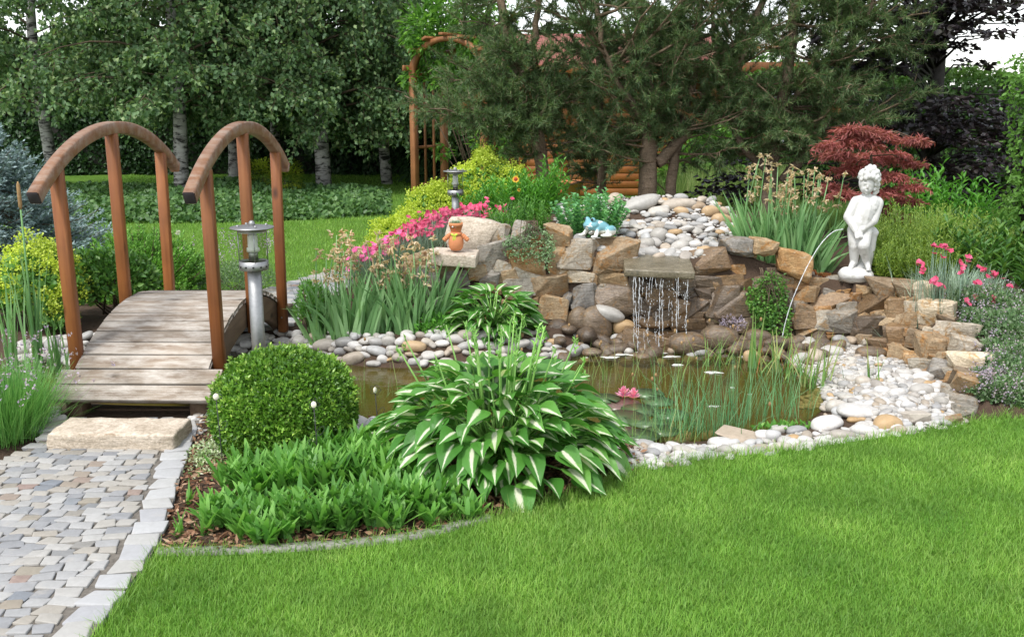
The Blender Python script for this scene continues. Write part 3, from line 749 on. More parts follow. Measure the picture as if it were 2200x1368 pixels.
# --- stone meshes shared by all stones
def hull_rock(seed, npt=16, flat=.0):
    rg = np.random.default_rng(seed)
    bm = bmesh.new()
    P = rg.uniform(-1, 1, (npt, 3)); P /= np.max(np.abs(P), axis=1, keepdims=True); P[:, :] *= rg.uniform(.8, 1, (npt, 1))
    C = np.array([[x, y, z] for x in (-1, 1) for y in (-1, 1) for z in (-1, 1)]) * rg.uniform(.55, .98, (8, 3))
    C = C[rg.permutation(8)[:6]]
    for p in np.concatenate([P[:9] * .97, C]): bm.verts.new(p * .5)
    r = bmesh.ops.convex_hull(bm, input=bm.verts[:])
    bmesh.ops.delete(bm, geom=[g for g in r['geom_interior'] if isinstance(g, bmesh.types.BMVert)], context='VERTS')
    bmesh.ops.dissolve_limit(bm, angle_limit=R(9), verts=bm.verts[:], edges=bm.edges[:])
    bmesh.ops.bevel(bm, geom=bm.edges[:], offset=.026, segments=1, affect='EDGES')
    bmesh.ops.triangulate(bm, faces=bm.faces[:])
    bmesh.ops.subdivide_edges(bm, edges=[e for e in bm.edges if e.calc_length() > .22], cuts=1, use_grid_fill=True)
    bmesh.ops.triangulate(bm, faces=bm.faces[:])
    me = bpy.data.meshes.new('rock'); bm.to_mesh(me); bm.free()
    co = np.empty(len(me.vertices) * 3, np.float32); me.vertices.foreach_get('co', co); co = co.reshape(-1, 3)
    co += .016 * np.sin(co[:, [1, 2, 0]] * 17 + seed) + .010 * np.sin(co[:, [2, 0, 1]] * 37 + 2 * seed); co /= np.maximum(co.max(0), -co.min(0)) * 2
    me.vertices.foreach_set('co', co.ravel()); me.update()
    return me
ROCKV = [hull_rock(100 + i) for i in range(14)]
PEBV = [ball(3, .20, 40 + i, (.02, .14, .06, .20)[i % 4]) for i in range(12)]
_rockm, _pebm = {}, {}
def rock(i, mk):
    k = (i % len(ROCKV), mk)
    if k not in _rockm:
        me = ROCKV[k[0]].copy(); me.name = 'rock_' + mk; me.materials.append(M[mk]); _rockm[k] = me
    return _rockm[k]
def pebble(i, mk):
    k = (i % len(PEBV), mk)
    if k not in _pebm:
        me = np_mesh('pebble_' + mk, *PEBV[k[0]], smooth=True); me.materials.append(M[mk]); _pebm[k] = me
    return _pebm[k]
_k = [0]
def put(name, me, parent, loc, s, rot=(0, 0, 0)):
    o = bpy.data.objects.new(name, me); COL.objects.link(o); o.parent = parent
    o.location = loc; o.scale = s; o.rotation_euler = rot
    _k[0] += 1
    return o
# --- cobbled path in front of the bridge
def cobble_mesh(seed):
    rg = np.random.default_rng(seed)
    V, F = box((0, 0, 0), (1, 1, 1))
    V = V + rg.uniform(-.13, .13, V.shape) * [1, 1, .3]
    me = np_mesh('cobble', V, F)
    bm = bmesh.new(); bm.from_mesh(me)
    bmesh.ops.bevel(bm, geom=bm.edges[:], offset=.075, segments=2, affect='EDGES', profile=.6)
    bm.to_mesh(me); bm.free()
    me.polygons.foreach_set('use_smooth', np.ones(len(me.polygons), bool))
    return me
COBV = [cobble_mesh(i) for i in range(7)]
COBM = []
for c_ in COBV:
    c2 = c_.copy(); c2.materials.append(M['cobble']); COBM.append(c2)
EDGM = []
for c_ in COBV:
    c2 = c_.copy(); c2.materials.append(M['edging']); EDGM.append(c2)
def mesh_arrays(me):
    co = np.empty(len(me.vertices) * 3, np.float32); me.vertices.foreach_get('co', co)
    return co.reshape(-1, 3), [np.array([p.vertices[:] for p in me.polygons if len(p.vertices) == k]) for k in sorted({len(p.vertices) for p in me.polygons})]
COBA = [mesh_arrays(c_) for c_ in COBV]
def xat(line, y):
    o = np.argsort(line[:, 1]); return np.interp(y, line[o, 1], line[o, 0])
path_poly = np.concatenate([path_r, path_l[::-1]])
path_o = sheet('cobbled_path', path_poly, .0215, M['joint'])
cells = []
rg = np.random.default_rng(21)
yv = 4.93; row = 0
while yv > 1.0:
    pitch = rg.uniform(.054, .066)
    xr = xat(path_r, yv) - .118; xl = xat(path_l, yv) + .0
    xx = xr + rg.uniform(-.03, 0)
    while xx > xl - .02:
        wd = rg.uniform(.06, .10)
        xc = xx - wd / 2
        u = (xr - xc) / .55
        arc = .075 * (abs(((u + .5) % 2) - 1) - .5) * (1 if u > .0 else 0)       # shallow segmental arcs
        cells.append((xc, yv + arc * 1.3, wd - .006, pitch * rg.uniform(.93, 1.05) - .003, rg.normal() * .12))
        xx -= wd
    yv -= pitch; row += 1
cells = [c_ for c_ in cells if in_poly(np.array([c_[0]]), np.array([c_[1]]), path_poly)[0] and c_[1] < 4.9]
vis = []
for c_ in cells:
    x, y, dep = proj((c_[0], c_[1], .02)); vis.append((-30 < x < 2230 and -20 < y < 1400) and dep > 0)
order = sorted([i for i in range(len(cells)) if vis[i]], key=lambda i: cells[i][1])
single = set(order[:300])
rest = Cat()
for i, (cx, cy, cw, ch, ra) in enumerate(cells):
    hgt = .027 + rg.uniform(-.002, .003)
    if i in single:
        put('cobble', COBM[i % 7], path_o, (cx, cy, hgt / 2 - .004), (cw, ch, hgt + .012), (rg.normal() * .014, rg.normal() * .014, ra))
    else:
        V, F = COBA[i % 7]; cr, sr = math.cos(ra), math.sin(ra)
        Vs = V * [cw, ch, hgt + .012]
        Vs = np.c_[Vs[:, 0] * cr - Vs[:, 1] * sr, Vs[:, 0] * sr + Vs[:, 1] * cr, Vs[:, 2]] + [cx, cy, hgt / 2 - .004]
        rest.add(Vs, F, rnd=rg.random())
stuff(rest.build('cobbles', M['cobble_all'], path_o, True))
# larger granite edging stones, two rows along the right side
tl = np.concatenate([[0], np.cumsum(np.linalg.norm(np.diff(path_r, axis=0), axis=1))])
s_ = .03
while s_ < tl[-1] - 2.4:
    for rowi, off in ((0, .055),):
        ln = rg.uniform(.085, .125)
        sm = s_ + ln / 2 + rowi * .03
        px_ = np.interp(sm, tl, path_r[:, 0]); py_ = np.interp(sm, tl, path_r[:, 1])
        dx = np.interp(sm + .05, tl, path_r[:, 0]) - px_; dy = np.interp(sm + .05, tl, path_r[:, 1]) - py_
        an = math.atan2(dy, dx) + math.pi / 2
        nx_, ny_ = dy / .05, -dx / .05
        if rowi == 1 and rg.random() < .1: continue
        put('edging_stone', (EDGM if rowi == 0 else COBM)[rg.integers(7)], path_o, (px_ + nx_ * off, py_ + ny_ * off, .007 + rg.uniform(-.002, .003)), ((.112 if rowi == 0 else .10) * rg.uniform(.92, 1.06), .110 * rg.uniform(.92, 1.03), .045), (rg.normal() * .01, rg.normal() * .01, an + rg.normal() * .09))
    s_ += .112
# left edge of the path: bark strip
# --- cobbled path beyond the bridge
bl = smooth_poly([(-2.42, 6.95), (-2.28, 8.0), (-2.0, 8.7), (-1.7, 9.3), (-1.2, 9.9), (-.4, 10.4)], 6, False)
br = smooth_poly([(-1.55, 6.95), (-1.5, 7.8), (-1.42, 8.4), (-1.2, 9.0), (-.9, 9.5), (-.3, 10.2)], 6, False)
bp = sheet('far_cobbled_path', np.concatenate([br, bl[::-1]]), .0, M['joint'])
k = 0
tt = np.linspace(0, 1, len(bl)); ccl = np.stack([np.interp(np.linspace(0, 1, 44), tt, bl[:, i]) for i in (0, 1)], 1); ccr = np.stack([np.interp(np.linspace(0, 1, 44), tt, br[:, i]) for i in (0, 1)], 1)
for i in range(43):
    wdt = np.linalg.norm(ccr[i] - ccl[i]); nn = int(wdt / .13)
    for jn in range(nn):
        u = (jn + .5 + rg.uniform(-.1, .1) + .25 * (i % 2)) / (nn + .5)
        p = ccl[i] * (1 - u) + ccr[i] * u; d = ccr[i] - ccl[i]
        put('cobble', COBM[rg.integers(7)], bp, (p[0], p[1], .008), (wdt / nn - .012, np.linalg.norm(ccl[i + 1] - ccl[i]) * .5 + np.linalg.norm(ccr[i + 1] - ccr[i]) * .5 - .01, .03), (0, 0, math.atan2(d[1], d[0]) + rg.normal() * .06)); k += 1
# --- bare earth path far right
sheet('garden_path', [(3.55, 8.6), (4.1, 8.6), (5.9, 13.6), (5.3, 13.6)], .012, M['path_earth'])

# ================================================================ DRY STONE WALL
wall = tag(empty('dry_stone_wall', (1.0, 6.9, 0)), 'curved dry stone wall of brown and cream rocks behind the pond', 'stone wall')
WOFF = np.array([1.0, 6.9, 0])
nS, nT = 240, 30
sp = np.concatenate([[0], np.cumsum(np.linalg.norm(np.diff(WB[:, :2] + WT[:, :2], axis=0), axis=1))])
SB = np.stack([np.interp(np.linspace(0, sp[-1], nS), sp, WB[:, i]) for i in range(3)], 1)
ST = np.stack([np.interp(np.linspace(0, sp[-1], nS), sp, WT[:, i]) for i in range(3)], 1)
tt = np.linspace(-.1, 1.15, nT)
SURF = SB[:, None] * (1 - tt[None, :, None]) + ST[:, None] * tt[None, :, None]
SPX = np.stack(proj(SURF), -1)
def on_wall(x, y):
    d = np.hypot(SPX[..., 0] - x, SPX[..., 1] - y) + .02 * SPX[..., 2]
    i, j = np.unravel_index(np.argmin(d), d.shape)
    p = SURF[i, j]; tg = SURF[min(i + 2, nS - 1), j] - SURF[max(i - 2, 0), j]
    return p, math.atan2(tg[1], tg[0]), i, j
# earth core just behind the face
core = Cat()
back = SURF + np.array([0, .0, 0])
nrm_w = unit(np.cross(np.gradient(SURF, axis=0), np.gradient(SURF, axis=1)))
nrm_w *= np.sign((nrm_w * (np.array([0, 0, .5]) - SURF)).sum(-1, keepdims=True))
nj = int(np.argmax(tt > .93))
CO = SURF[::4, :nj:3] - nrm_w[::4, :nj:3] * .05
CO = CO + rng.normal(size=CO.shape) * .008
a_, b_ = CO.shape[:2]
ii = (np.arange(a_ - 1)[:, None] * b_ + np.arange(b_ - 1)).ravel()
core.add(CO.reshape(-1, 3) - WOFF, [np.stack([ii, ii + b_, ii + b_ + 1, ii + 1], 1)])
core.build('wall_core', M['mortar'], wall, True)
T_, GR, CR, OR, WE, WO = 'rock_tan', 'rock_grey', 'rock_cream', 'rock_orange', 'rock_wet', 'rock_wet_orange'
W4 = [(235,440,180,150,CR),(400,455,150,190,GR),(690,435,180,150,T_),(210,600,250,205,GR),(450,610,250,165,OR),(650,600,120,160,T_),(800,570,280,220,CR),(1080,580,310,215,T_),
 (820,742,240,90,CR),(480,715,260,95,GR),(650,690,90,75,T_),(1075,695,110,60,T_),(610,810,260,155,T_),(1080,765,210,95,T_),(960,770,60,110,WO),(1050,820,150,70,GR),(650,950,190,150,T_),
 (860,895,190,175,GR),(1080,905,320,200,WE),(740,930,70,130,GR),(390,815,210,110,GR),(1300,780,190,150,WE),(1450,905,210,150,WO),(1300,935,180,150,WE),(1570,960,140,150,WO),(1450,790,210,130,WE),(1690,960,150,160,WE),
 (1590,780,150,130,WE),(1800,635,255,165,WO),(1990,520,230,115,GR),(2080,560,120,90,T_),(1990,690,120,75,OR),(1750,780,260,90,WE),(1930,765,210,90,WO),(1720,850,210,80,WE),(1900,935,270,225,WE),(1690,1015,140,70,WO),
 (1350,1075,260,90,WO),(1640,1090,240,95,WO),(1500,1015,250,70,WE),(880,1010,180,80,WE),(1130,1010,170,80,WE),(560,1040,190,110,WE),(420,900,130,90,GR),(300,760,160,110,T_),(170,760,150,110,GR),(70,700,150,120,T_),(-60,770,150,120,GR),(-150,690,170,130,T_),(-270,720,150,140,GR),(-360,640,160,130,T_),(-230,600,150,120,CR),(1180,690,110,60,GR),(1230,640,120,110,GR)]
W6 = [(200,170,265,180,WE),(30,200,80,120,WE),(30,105,100,110,WE),(640,40,160,90,OR),(900,30,375,75,GR),(715,105,150,105,T_),(885,75,120,48,GR),(985,85,90,45,OR),(1115,85,115,85,T_),(1160,22,165,75,CR),(1275,70,195,165,T_),(1415,80,150,155,T_),(1560,95,195,125,CR),
 (900,150,300,125,WO),(1065,145,70,95,OR),(735,205,175,90,T_),(1165,185,205,145,WO),(1345,190,160,125,WO),(1500,195,195,105,CR),(985,290,160,145,GR),(705,280,140,100,WO),(1185,310,240,135,WE),(1420,285,165,105,T_),(1600,245,210,160,CR),(820,290,130,135,GR),(560,130,150,140,WE),(470,260,190,120,WE),(330,300,190,110,WE),(560,350,180,100,WE),
 (1330,380,140,115,WO),(1460,410,120,135,T_),(1750,345,265,115,CR),(1560,360,95,55,CR),(1640,430,140,105,T_),(1800,455,195,125,CR),(1545,490,165,195,T_),(1660,530,125,80,T_),(1820,570,275,135,CR),(1620,610,130,110,GR),(1500,585,150,85,GR),(1090,395,140,90,T_),(1230,430,150,80,WO),(1360,500,135,105,T_),(1290,350,90,80,WE),(1840,690,250,165,T_),(1780,850,170,120,GR),(1720,930,150,70,T_),(1690,780,110,120,GR)]
sizes = []
for lst, ox, oy, sc in ((W4, 1000, 380, 3.42), (W6, 1500, 600, 3.109)):
    for zx, zy, zw, zh, mk in lst:
        x, y = ox + zx / sc, oy + zy / sc
        p, yaw, i, j = on_wall(x, y)
        s = pxm(p) * sc
        w_, h_ = zw / s * 1.25, zh / s * 1.25
        dpt = max(.10, min(w_, h_) * rng.uniform(.8, 1.1)) if zy > 0 else .15
        yw = yaw * .35 if i < nS * .62 else -.5
        o = put('stone', rock(int(rng.integers(14)), mk), wall, p - WOFF + np.array([0, .02, 0]), (w_, dpt, h_), (rng.normal() * .05, rng.normal() * .09, yw + rng.normal() * .12))
# filler stones between the traced ones
fr = np.random.default_rng(5)
placed = np.array([o.location[:] for o in wall.children if o.name.startswith('stone')]) + WOFF
nf = 0
for _ in range(1500):
    i = fr.integers(4, nS - 4); j = fr.integers(2, nj)
    p = SURF[i, j] - nrm_w[i, j] * .02
    if np.min(np.linalg.norm(placed - p, axis=1)) < .075: continue
    wet = .55 < p[0] < 1.9 and p[2] < .45
    s = fr.uniform(.08, .13)
    put('stone', rock(int(fr.integers(14)), [WE, WO][fr.integers(2)] if wet else [T_, GR, T_, OR][fr.integers(4)]), wall, p - WOFF, (s * 1.35, s, s * .8), (fr.normal() * .1, fr.normal() * .15, fr.normal() * .3))
    placed = np.vstack([placed, p]); nf += 1
    if nf > 110: break

# ================================================================ STONES AROUND THE POND
def px_stone(parent, off, name, x, y, w_, h_, mk, kind='p', sink=.3, dep=None):
    p = on_ground(x, y + h_ * .28)
    s = pxm(p); ww, hh = w_ / s, h_ / s
    hh2 = hh * .82
    z = hz(p[0], p[1]) + hh2 * (.5 - sink)
    me = pebble(int(rng.integers(12)), mk) if kind == 'p' else rock(int(rng.integers(14)), mk)
    d = dep if dep else max(hh, ww * .75)
    return put(name, me, parent, np.array([p[0], p[1] + d * .1, float(z)]) - off, (ww * 1.06, d, hh2 * 1.15), (rng.normal() * .12, rng.normal() * .14, rng.normal() * .25))
PW, PG, PT = 'pebble_white', 'pebble_grey', 'pebble_tan'
def rim(name, label, cat, at):
    return tag(empty(name, at), label, cat), np.array(at)
def fill_region(parent, off, name, P, n, s0, s1, mks, seed, taken, lift=.25, probs=None, gap=.62, z0=None):
    rg = np.random.default_rng(seed); cnt = 0
    cand = scatter_poly(P, n * 6, seed)
    T = list(taken)
    for q in cand:
        s = rg.uniform(s0, s1) * (1 if rg.random() < .8 else 1.35)
        if T:
            A = np.array(T)
            if np.any(np.hypot(A[:, 0] - q[0], A[:, 1] - q[1]) < (A[:, 2] + s) * .5 * gap): continue
        T.append((q[0], q[1], s))
        put(name, pebble(int(rg.integers(12)), mks[rg.choice(len(mks), p=probs)]), parent, np.array([q[0], q[1], float(hz(q[0], q[1])) + s * lift]) - off, (s * rg.uniform(1.0, 1.45), s * rg.uniform(.75, 1.0), s * rg.uniform(.5, .75)), (rg.normal() * .25, rg.normal() * .25, rg.uniform(0, 6.28)))
        cnt += 1
        if cnt >= n: break
    return T
def traced(parent, off, name, lst, ox, oy, sc, **kw):
    T = []
    for e in lst:
        zx, zy, zw, zh, mk = e[:5]
        o = px_stone(parent, off, name, ox + zx / sc, oy + zy / sc, zw / sc, zh / sc, mk, e[5] if len(e) > 5 else 'p', **kw)
        T.append((o.location[0] + off[0], o.location[1] + off[1], (o.scale[0] + o.scale[1]) / 2))
    return T
def gravel(name, P, n, s0, s1, parent, off, seed, mk='gravel', lift=.2):
    rg = np.random.default_rng(seed); q = scatter_poly(P, n, seed)
    V0, F0 = ball(2, .1, seed); c = Cat()
    s = rg.uniform(s0, s1, n); a = rg.uniform(0, 6.28, n)
    sc = np.stack([s * 1.2, s * .9, s * .6], 1)
    Vs = V0[None] * sc[:, None]
    ca, sa = np.cos(a)[:, None], np.sin(a)[:, None]
    Vs = np.stack([Vs[..., 0] * ca - Vs[..., 1] * sa, Vs[..., 0] * sa + Vs[..., 1] * ca, Vs[..., 2]], -1)
    Vs += np.c_[q, hz(q[:, 0], q[:, 1]) + s * lift][:, None] - off
    F = (F0[0][None] + (np.arange(n) * len(V0))[:, None, None]).reshape(-1, 3)
    o = link(name, np_mesh(name, Vs.reshape(-1, 3), [F], {'rnd': np.repeat(rg.random(n), len(V0))}, True), parent, M[mk])
    return stuff(o)
PXP = lambda L: np.array([on_ground(x, y)[:2] for x, y in L])
# left back shore: white stone bank
r1, o1 = rim('stone_bank', 'bank of white rounded stones along the left back shore below the iris', 'stone bank', (-.6, 6.35, 0))
L7 = [(165,320,120,85,PW),(100,360,100,60,PG),(300,320,150,110,PG),(215,265,80,50,PW),(370,260,90,50,PW),(420,290,130,80,PW),(480,340,190,110,PG),(520,300,80,50,PW),(615,320,140,85,PG),(590,395,100,70,PW),(680,440,170,115,PG),(700,350,110,70,PW),(790,315,130,55,PW),(770,420,90,50,PW),(785,375,90,45,PW),
 (865,325,130,60,PW),(855,390,160,75,PW),(945,315,100,90,PW),(970,370,80,50,PW),(900,450,80,70,PW),(955,455,60,30,PT),(1030,320,80,75,PW),(1020,390,80,50,PW),(1025,440,110,75,PW),(960,415,60,50,PW),(1090,285,110,80,PW),(1140,355,175,85,PT),(1140,465,100,60,PG),(1110,420,100,40,PG),(1185,270,80,60,PW),(1300,290,110,60,PW),(1340,330,110,55,PW),(1540,270,170,90,PW),(1650,270,170,75,PW),(1590,335,130,70,PW),(1500,360,110,70,PG),(1230,330,90,60,PG),
 (830,480,110,50,PG),(1440,300,130,80,PW),(1430,380,110,60,PG),(1700,350,120,70,PG),(1830,310,110,60,PW),(1900,270,90,60,PT),(2010,330,130,100,PG),(2080,280,90,50,PW),(2150,330,90,60,PT),(1820,380,130,70,PG),(50,370,110,60,PG),(20,290,110,90,PG)]
T1 = traced(r1, o1, 'stone', L7, 560, 640, 3.4375)
fill_region(r1, o1, 'stone', PXP([(570, 775), (700, 790), (1000, 800), (1210, 775), (1210, 735), (1000, 718), (800, 725), (600, 715), (560, 740)]), 110, .045, .085, [PW, PG], 31, T1, probs=[.75, .25])
# left of and under the bridge
r2, o2 = rim('stone_bank', 'small bank of pale stones left of the bridge behind the cattails', 'stone bank', (-2.8, 6.3, 0))
fill_region(r2, o2, 'stone', PXP([(40, 785), (150, 790), (330, 770), (560, 770), (560, 735), (330, 735), (150, 730), (40, 745)]), 90, .06, .12, [PW, PG], 32, [], probs=[.6, .4])
r3, o3 = rim('stone_edging', 'pale stones and pebbles lining the near shore left of the granite step', 'stone edging', (-2.2, 5.0, 0))
fill_region(r3, o3, 'stone', np.array([G(-120, 880)[:2], G(120, 880)[:2], G(135, 915)[:2], G(60, 935)[:2], G(-120, 915)[:2]]), 40, .05, .1, [PW, PG], 33, [], probs=[.8, .2])
r3b, o3b = rim('stone_edging', 'white pebbles between the granite step and the box ball', 'stone edging', (-1.5, 4.95, 0))
fill_region(r3b, o3b, 'stone', np.array([G(408, 890)[:2], G(470, 885)[:2], G(480, 930)[:2], G(430, 940)[:2], G(414, 925)[:2]]), 60, .025, .05, [PW, PG], 34, [], probs=[.85, .15])
# front shore
r4, o4 = rim('stone_edging', 'white stones edging the near pond shore along the lawn', 'stone edging', (1.6, 4.7, 0))
L6 = [(260,1050,270,115,PG,'r'),(430,1040,120,100,PW),(555,1000,140,75,PG),(655,1005,130,65,PW),(580,1080,100,85,PW),(640,1060,95,75,PT),(720,1078,115,75,PW),(500,1040,110,100,PW),(860,960,215,100,PW),(970,1040,175,95,PW),(1120,1010,180,105,PW),(1460,925,175,110,PG,'r'),(1080,880,290,100,PW),(930,845,150,105,PG),(1040,940,90,45,PT),
      (510,1110,90,50,PW),(330,1150,120,60,PW),(870,1060,75,60,PW),(420,1115,80,45,PW),(90,1040,150,80,PW),(150,1090,170,90,PW),(20,1150,130,80,PG),(-130,1050,210,110,PW),(-270,1040,110,90,PW),(-260,1130,160,80,PW),(-100,1140,150,80,PG),(-350,1100,130,80,PG),(1840,690,245,165,'rock_tan','r'),(1775,870,170,120,'rock_grey','r'),(1700,940,150,70,'rock_tan','r'),(1600,930,110,60,PG),(-420,1170,110,70,PW),(-380,1210,90,60,PW)]
T4 = traced(r4, o4, 'stone', L6, 1500, 600, 3.109)
fill_region(r4, o4, 'stone', np.array([G(x, y)[:2] for x, y in [(1340, 1010), (1480, 996), (1700, 968), (1850, 945), (2080, 908), (2060, 895), (1900, 905), (1780, 920), (1690, 935), (1500, 955), (1350, 960)]]), 130, .035, .07, [PW, PG], 35, T4, probs=[.85, .15])
gravel('gravel', np.array([G(x, y)[:2] for x, y in [(1340, 1014), (1480, 1000), (1700, 972), (1850, 949), (2085, 912), (2060, 890), (1780, 910), (1500, 948), (1350, 950)]]), 900, .012, .03, r4, o4, 36)
r4b, o4b = rim('stone_edging', 'grey white stones on the near shore between box ball and hosta', 'stone edging', (-.7, 4.85, 0))
fill_region(r4b, o4b, 'stone', np.array([G(x, y)[:2] for x, y in [(700, 905), (800, 912), (1330, 955), (1330, 985), (800, 945), (700, 940)]]), 70, .05, .12, [PW, PG], 37, [], probs=[.7, .3])
bo = px_stone(None, np.zeros(3), 'boulder', 1500 + 1265 / 3.109, 600 + 965 / 3.109, 58, 50, PT)
tag(bo, 'rounded tan boulder among the white stones at the lawn edge', 'boulder')
# right pebble beach
r5, o5 = rim('pebble_beach', 'sloping beach of white pebbles at the right end of the pond', 'pebble beach', (2.2, 5.6, 0))
beach = PXP([(1770, 905), (1900, 915), (2040, 905), (2075, 880), (2040, 830), (1985, 800), (1930, 775), (1850, 765), (1800, 780), (1775, 840)])
beach_hi = PXP([(1800, 895), (1900, 905), (2040, 900), (2060, 875), (2030, 830), (1985, 805), (1900, 800), (1830, 830)])
L6b = [(1490,740,150,110,PW),(1600,720,90,90,PW),(1380,650,120,60,PW),(1490,650,120,80,PW),(1240,745,140,80,PW),(1330,760,130,90,PW),(1000,780,120,60,PW),(1180,700,110,60,PG),(1000,630,110,50,PW),(1270,590,110,50,PG),(1360,585,90,30,PG),(1160,490,200,110,'boulder_wet'),(1100,620,80,50,PG),(1200,680,80,50,PT),(980,700,90,60,PG),(1540,700,110,60,PT)]
T5 = traced(r5, o5, 'pebble', L6b, 1500, 600, 3.109)
T5 = fill_region(r5, o5, 'pebble', beach_hi, 150, .032, .065, [PW, PG], 38, T5, probs=[.85, .15])
T5 = fill_region(r5, o5, 'pebble', beach, 110, .03, .055, [PW, PG, PT], 39, T5, probs=[.35, .5, .15])
gravel('gravel', PXP([(1720, 880), (1900, 912), (2040, 905), (2070, 880), (2040, 830), (1985, 800), (1930, 765), (1850, 745), (1760, 745), (1720, 790)]), 5200, .012, .036, r5, o5, 40)
# boulders below the waterfall
r6 = [(690,1140,175,160,'boulder_wet','round wet brown boulder left of the big boulder below the wall'),(835,1070,150,210,'boulder_wet','dark grey brown boulder leaning behind the largest boulder'),(960,1100,235,290,'boulder_wet','largest smooth brown boulder left of the waterfall'),
      (1050,1010,230,100,'pebble_grey','long grey stone tilted across the largest boulder'),(1170,1115,160,120,'pebble_tan','tan boulder with white vein between big boulder and waterfall'),(1340,1210,390,165,'rock_wet_orange','broad orange brown rock the waterfall splashes on'),
      (1635,1235,290,170,'boulder_wet','oval brown boulder right below the waterfall'),(1880,1190,270,170,'boulder_wet','grey brown boulder right of the waterfall at the water'),(810,1262,155,70,'pebble_white','flat white stone at the foot of the boulders in the water'),
      (800,1205,120,95,'pebble_grey','dark grey stone under the brown boulders'),(1110,1205,80,80,'pebble_grey','small grey stone between big boulder and orange rock'),(930,1300,150,65,'boulder_wet','dark wet stone half in the water below the big boulder'),(1110,1275,200,70,'boulder_wet','flat dark stone at the waterline left of the foam'),
      (1030,1220,100,65,'boulder_wet','small dark brown stone under the largest boulder'),(2030,1260,180,110,'boulder_wet','dark stone at the waterline right of the foam'),(2110,1330,120,90,'pebble_tan','tan stone at the water edge below the green wall plant'),(2160,1190,200,120,'boulder_wet','dark grey boulder below the green wall plant')]
for zx, zy, zw, zh, mk, lb_ in r6:
    x, y, w_, h_ = 1000 + zx / 3.42, 380 + zy / 3.42, zw / 3.42, zh / 3.42
    yb = y + h_ * .42
    p = G(x, min(yb, 752), -.04); p[1] = min(p[1], 6.72)
    if yb > 752: p = G(x, yb, WZ - .01)
    c3 = D(x, y, p[1]); s = pxm(c3)
    me = pebble(int(rng.integers(12)), mk) if not mk.startswith('rock') else rock(3, mk)
    o = put('boulder', me, None, c3 + np.array([0, .04, 0]), (w_ / s * 1.05, max(w_, h_) / s * .75, h_ / s * 1.08), (0, (.35 if 'tilted' in lb_ else rng.normal() * .08), rng.normal() * .1))
    tag(o, lb_, 'boulder', 'wet boulders along the back shore')
r7, o7 = rim('stone_bank', 'row of wet brown stones along the back shore under the wall', 'stone bank', (1.5, 6.6, 0))
wetP = np.array([G(x, y, -.05)[:2] for x, y in [(1180, 770), (1300, 762), (1500, 762), (1600, 765), (1720, 790), (1800, 770), (1830, 745), (1700, 738), (1450, 742), (1200, 745)]])
fill_region(r7, o7, 'stone', wetP, 120, .06, .13, ['boulder_wet', PG], 41, [], probs=[.75, .25], lift=.3)
# mound top pebbles
r8, o8 = rim('pebble_stream', 'stony stream bed of white and grey pebbles running to the slab', 'pebble bed', (1.2, 7.6, .5))
L4 = [(1280,190,310,120,PG),(1240,210,155,90,PT),(1420,255,150,90,PG),(1570,195,250,95,PG),(1585,245,115,70,PT),(1800,245,125,95,PT),(1885,305,150,95,PT),(1700,305,105,60,PG),(1570,345,125,70,PG),(1430,350,130,65,PG),(1700,350,110,60,PG),(1440,270,120,70,PG),(1700,215,130,70,PG),(1920,240,80,60,PW),(1090,165,130,120,PG),(1480,225,110,60,PG),(1620,290,110,60,PG),(1420,420,130,130,PW),
      (1100,340,110,60,PW),(1190,350,100,60,PW),(1280,340,100,60,PW),(1220,400,110,50,PW),(1320,405,120,55,PW),(1170,400,90,50,PW),(1330,490,130,110,PW),(1390,480,100,90,PW),(1100,255,70,50,PW),(1690,280,60,40,PW),(1880,390,90,45,PW),(1800,430,100,50,PG),(1640,250,80,40,PG),(1180,595,55,65,PW),(1235,600,60,55,PW),(1280,590,45,45,PG),(1020,440,80,70,PW),(820,440,80,40,PW),(700,280,70,50,PG),(690,240,60,40,PW)]
T8 = traced(r8, o8, 'pebble', L4, 1000, 380, 3.42)
fill_region(r8, o8, 'pebble', PXP([(1230, 530), (1330, 560), (1450, 560), (1560, 545), (1590, 500), (1570, 455), (1500, 428), (1350, 428), (1200, 425), (1190, 460), (1300, 480)]), 210, .04, .10, [PW, PG, PT], 42, T8, probs=[.5, .42, .08])
gravel('gravel', PXP([(1230, 535), (1330, 562), (1450, 562), (1570, 548), (1590, 500), (1570, 455), (1500, 428), (1350, 428), (1200, 425), (1190, 470)]), 1500, .014, .04, r8, o8, 43)
# capping rocks on the right of the slab
for i, (zx, zy, zw, zh, mk, lb_) in enumerate([(240, 845, 190, 105, GR, 'bluish grey flat rock on the wall right of the slab'), (420, 850, 195, 115, 'rock_tan', 'brown angular rock capping the wall below the right iris'), (610, 955, 250, 165, OR, 'orange wedge shaped rock on the wall where the water jet passes')]):
    x, y = 1500 + zx / 3.04, 250 + zy / 3.04
    p = D(x, y, 6.96); s = pxm(p) * 3.04
    tag(put('capping_rock', rock(i * 4 + 1, mk), None, p, (zw / s * 1.12, .2, zh / s * 1.12), (0, (.0, .05, .35)[i], .1)), lb_, 'rock')
# waterfall slab
me = bbox_mesh('waterfall_slab', (0, 0, 0), (.47, .50, .055), .012, None, 2)
p = D(1405, 580, 6.78)
sl_o = link('waterfall_slab', me, None, M['slab_wet']); sl_o.location = D(1413, 572, 6.80); sl_o.rotation_euler = (R(3), R(1.5), R(-5))
tag(sl_o, 'flat wet stone slab jutting from the wall with water spilling over', 'stone slab')
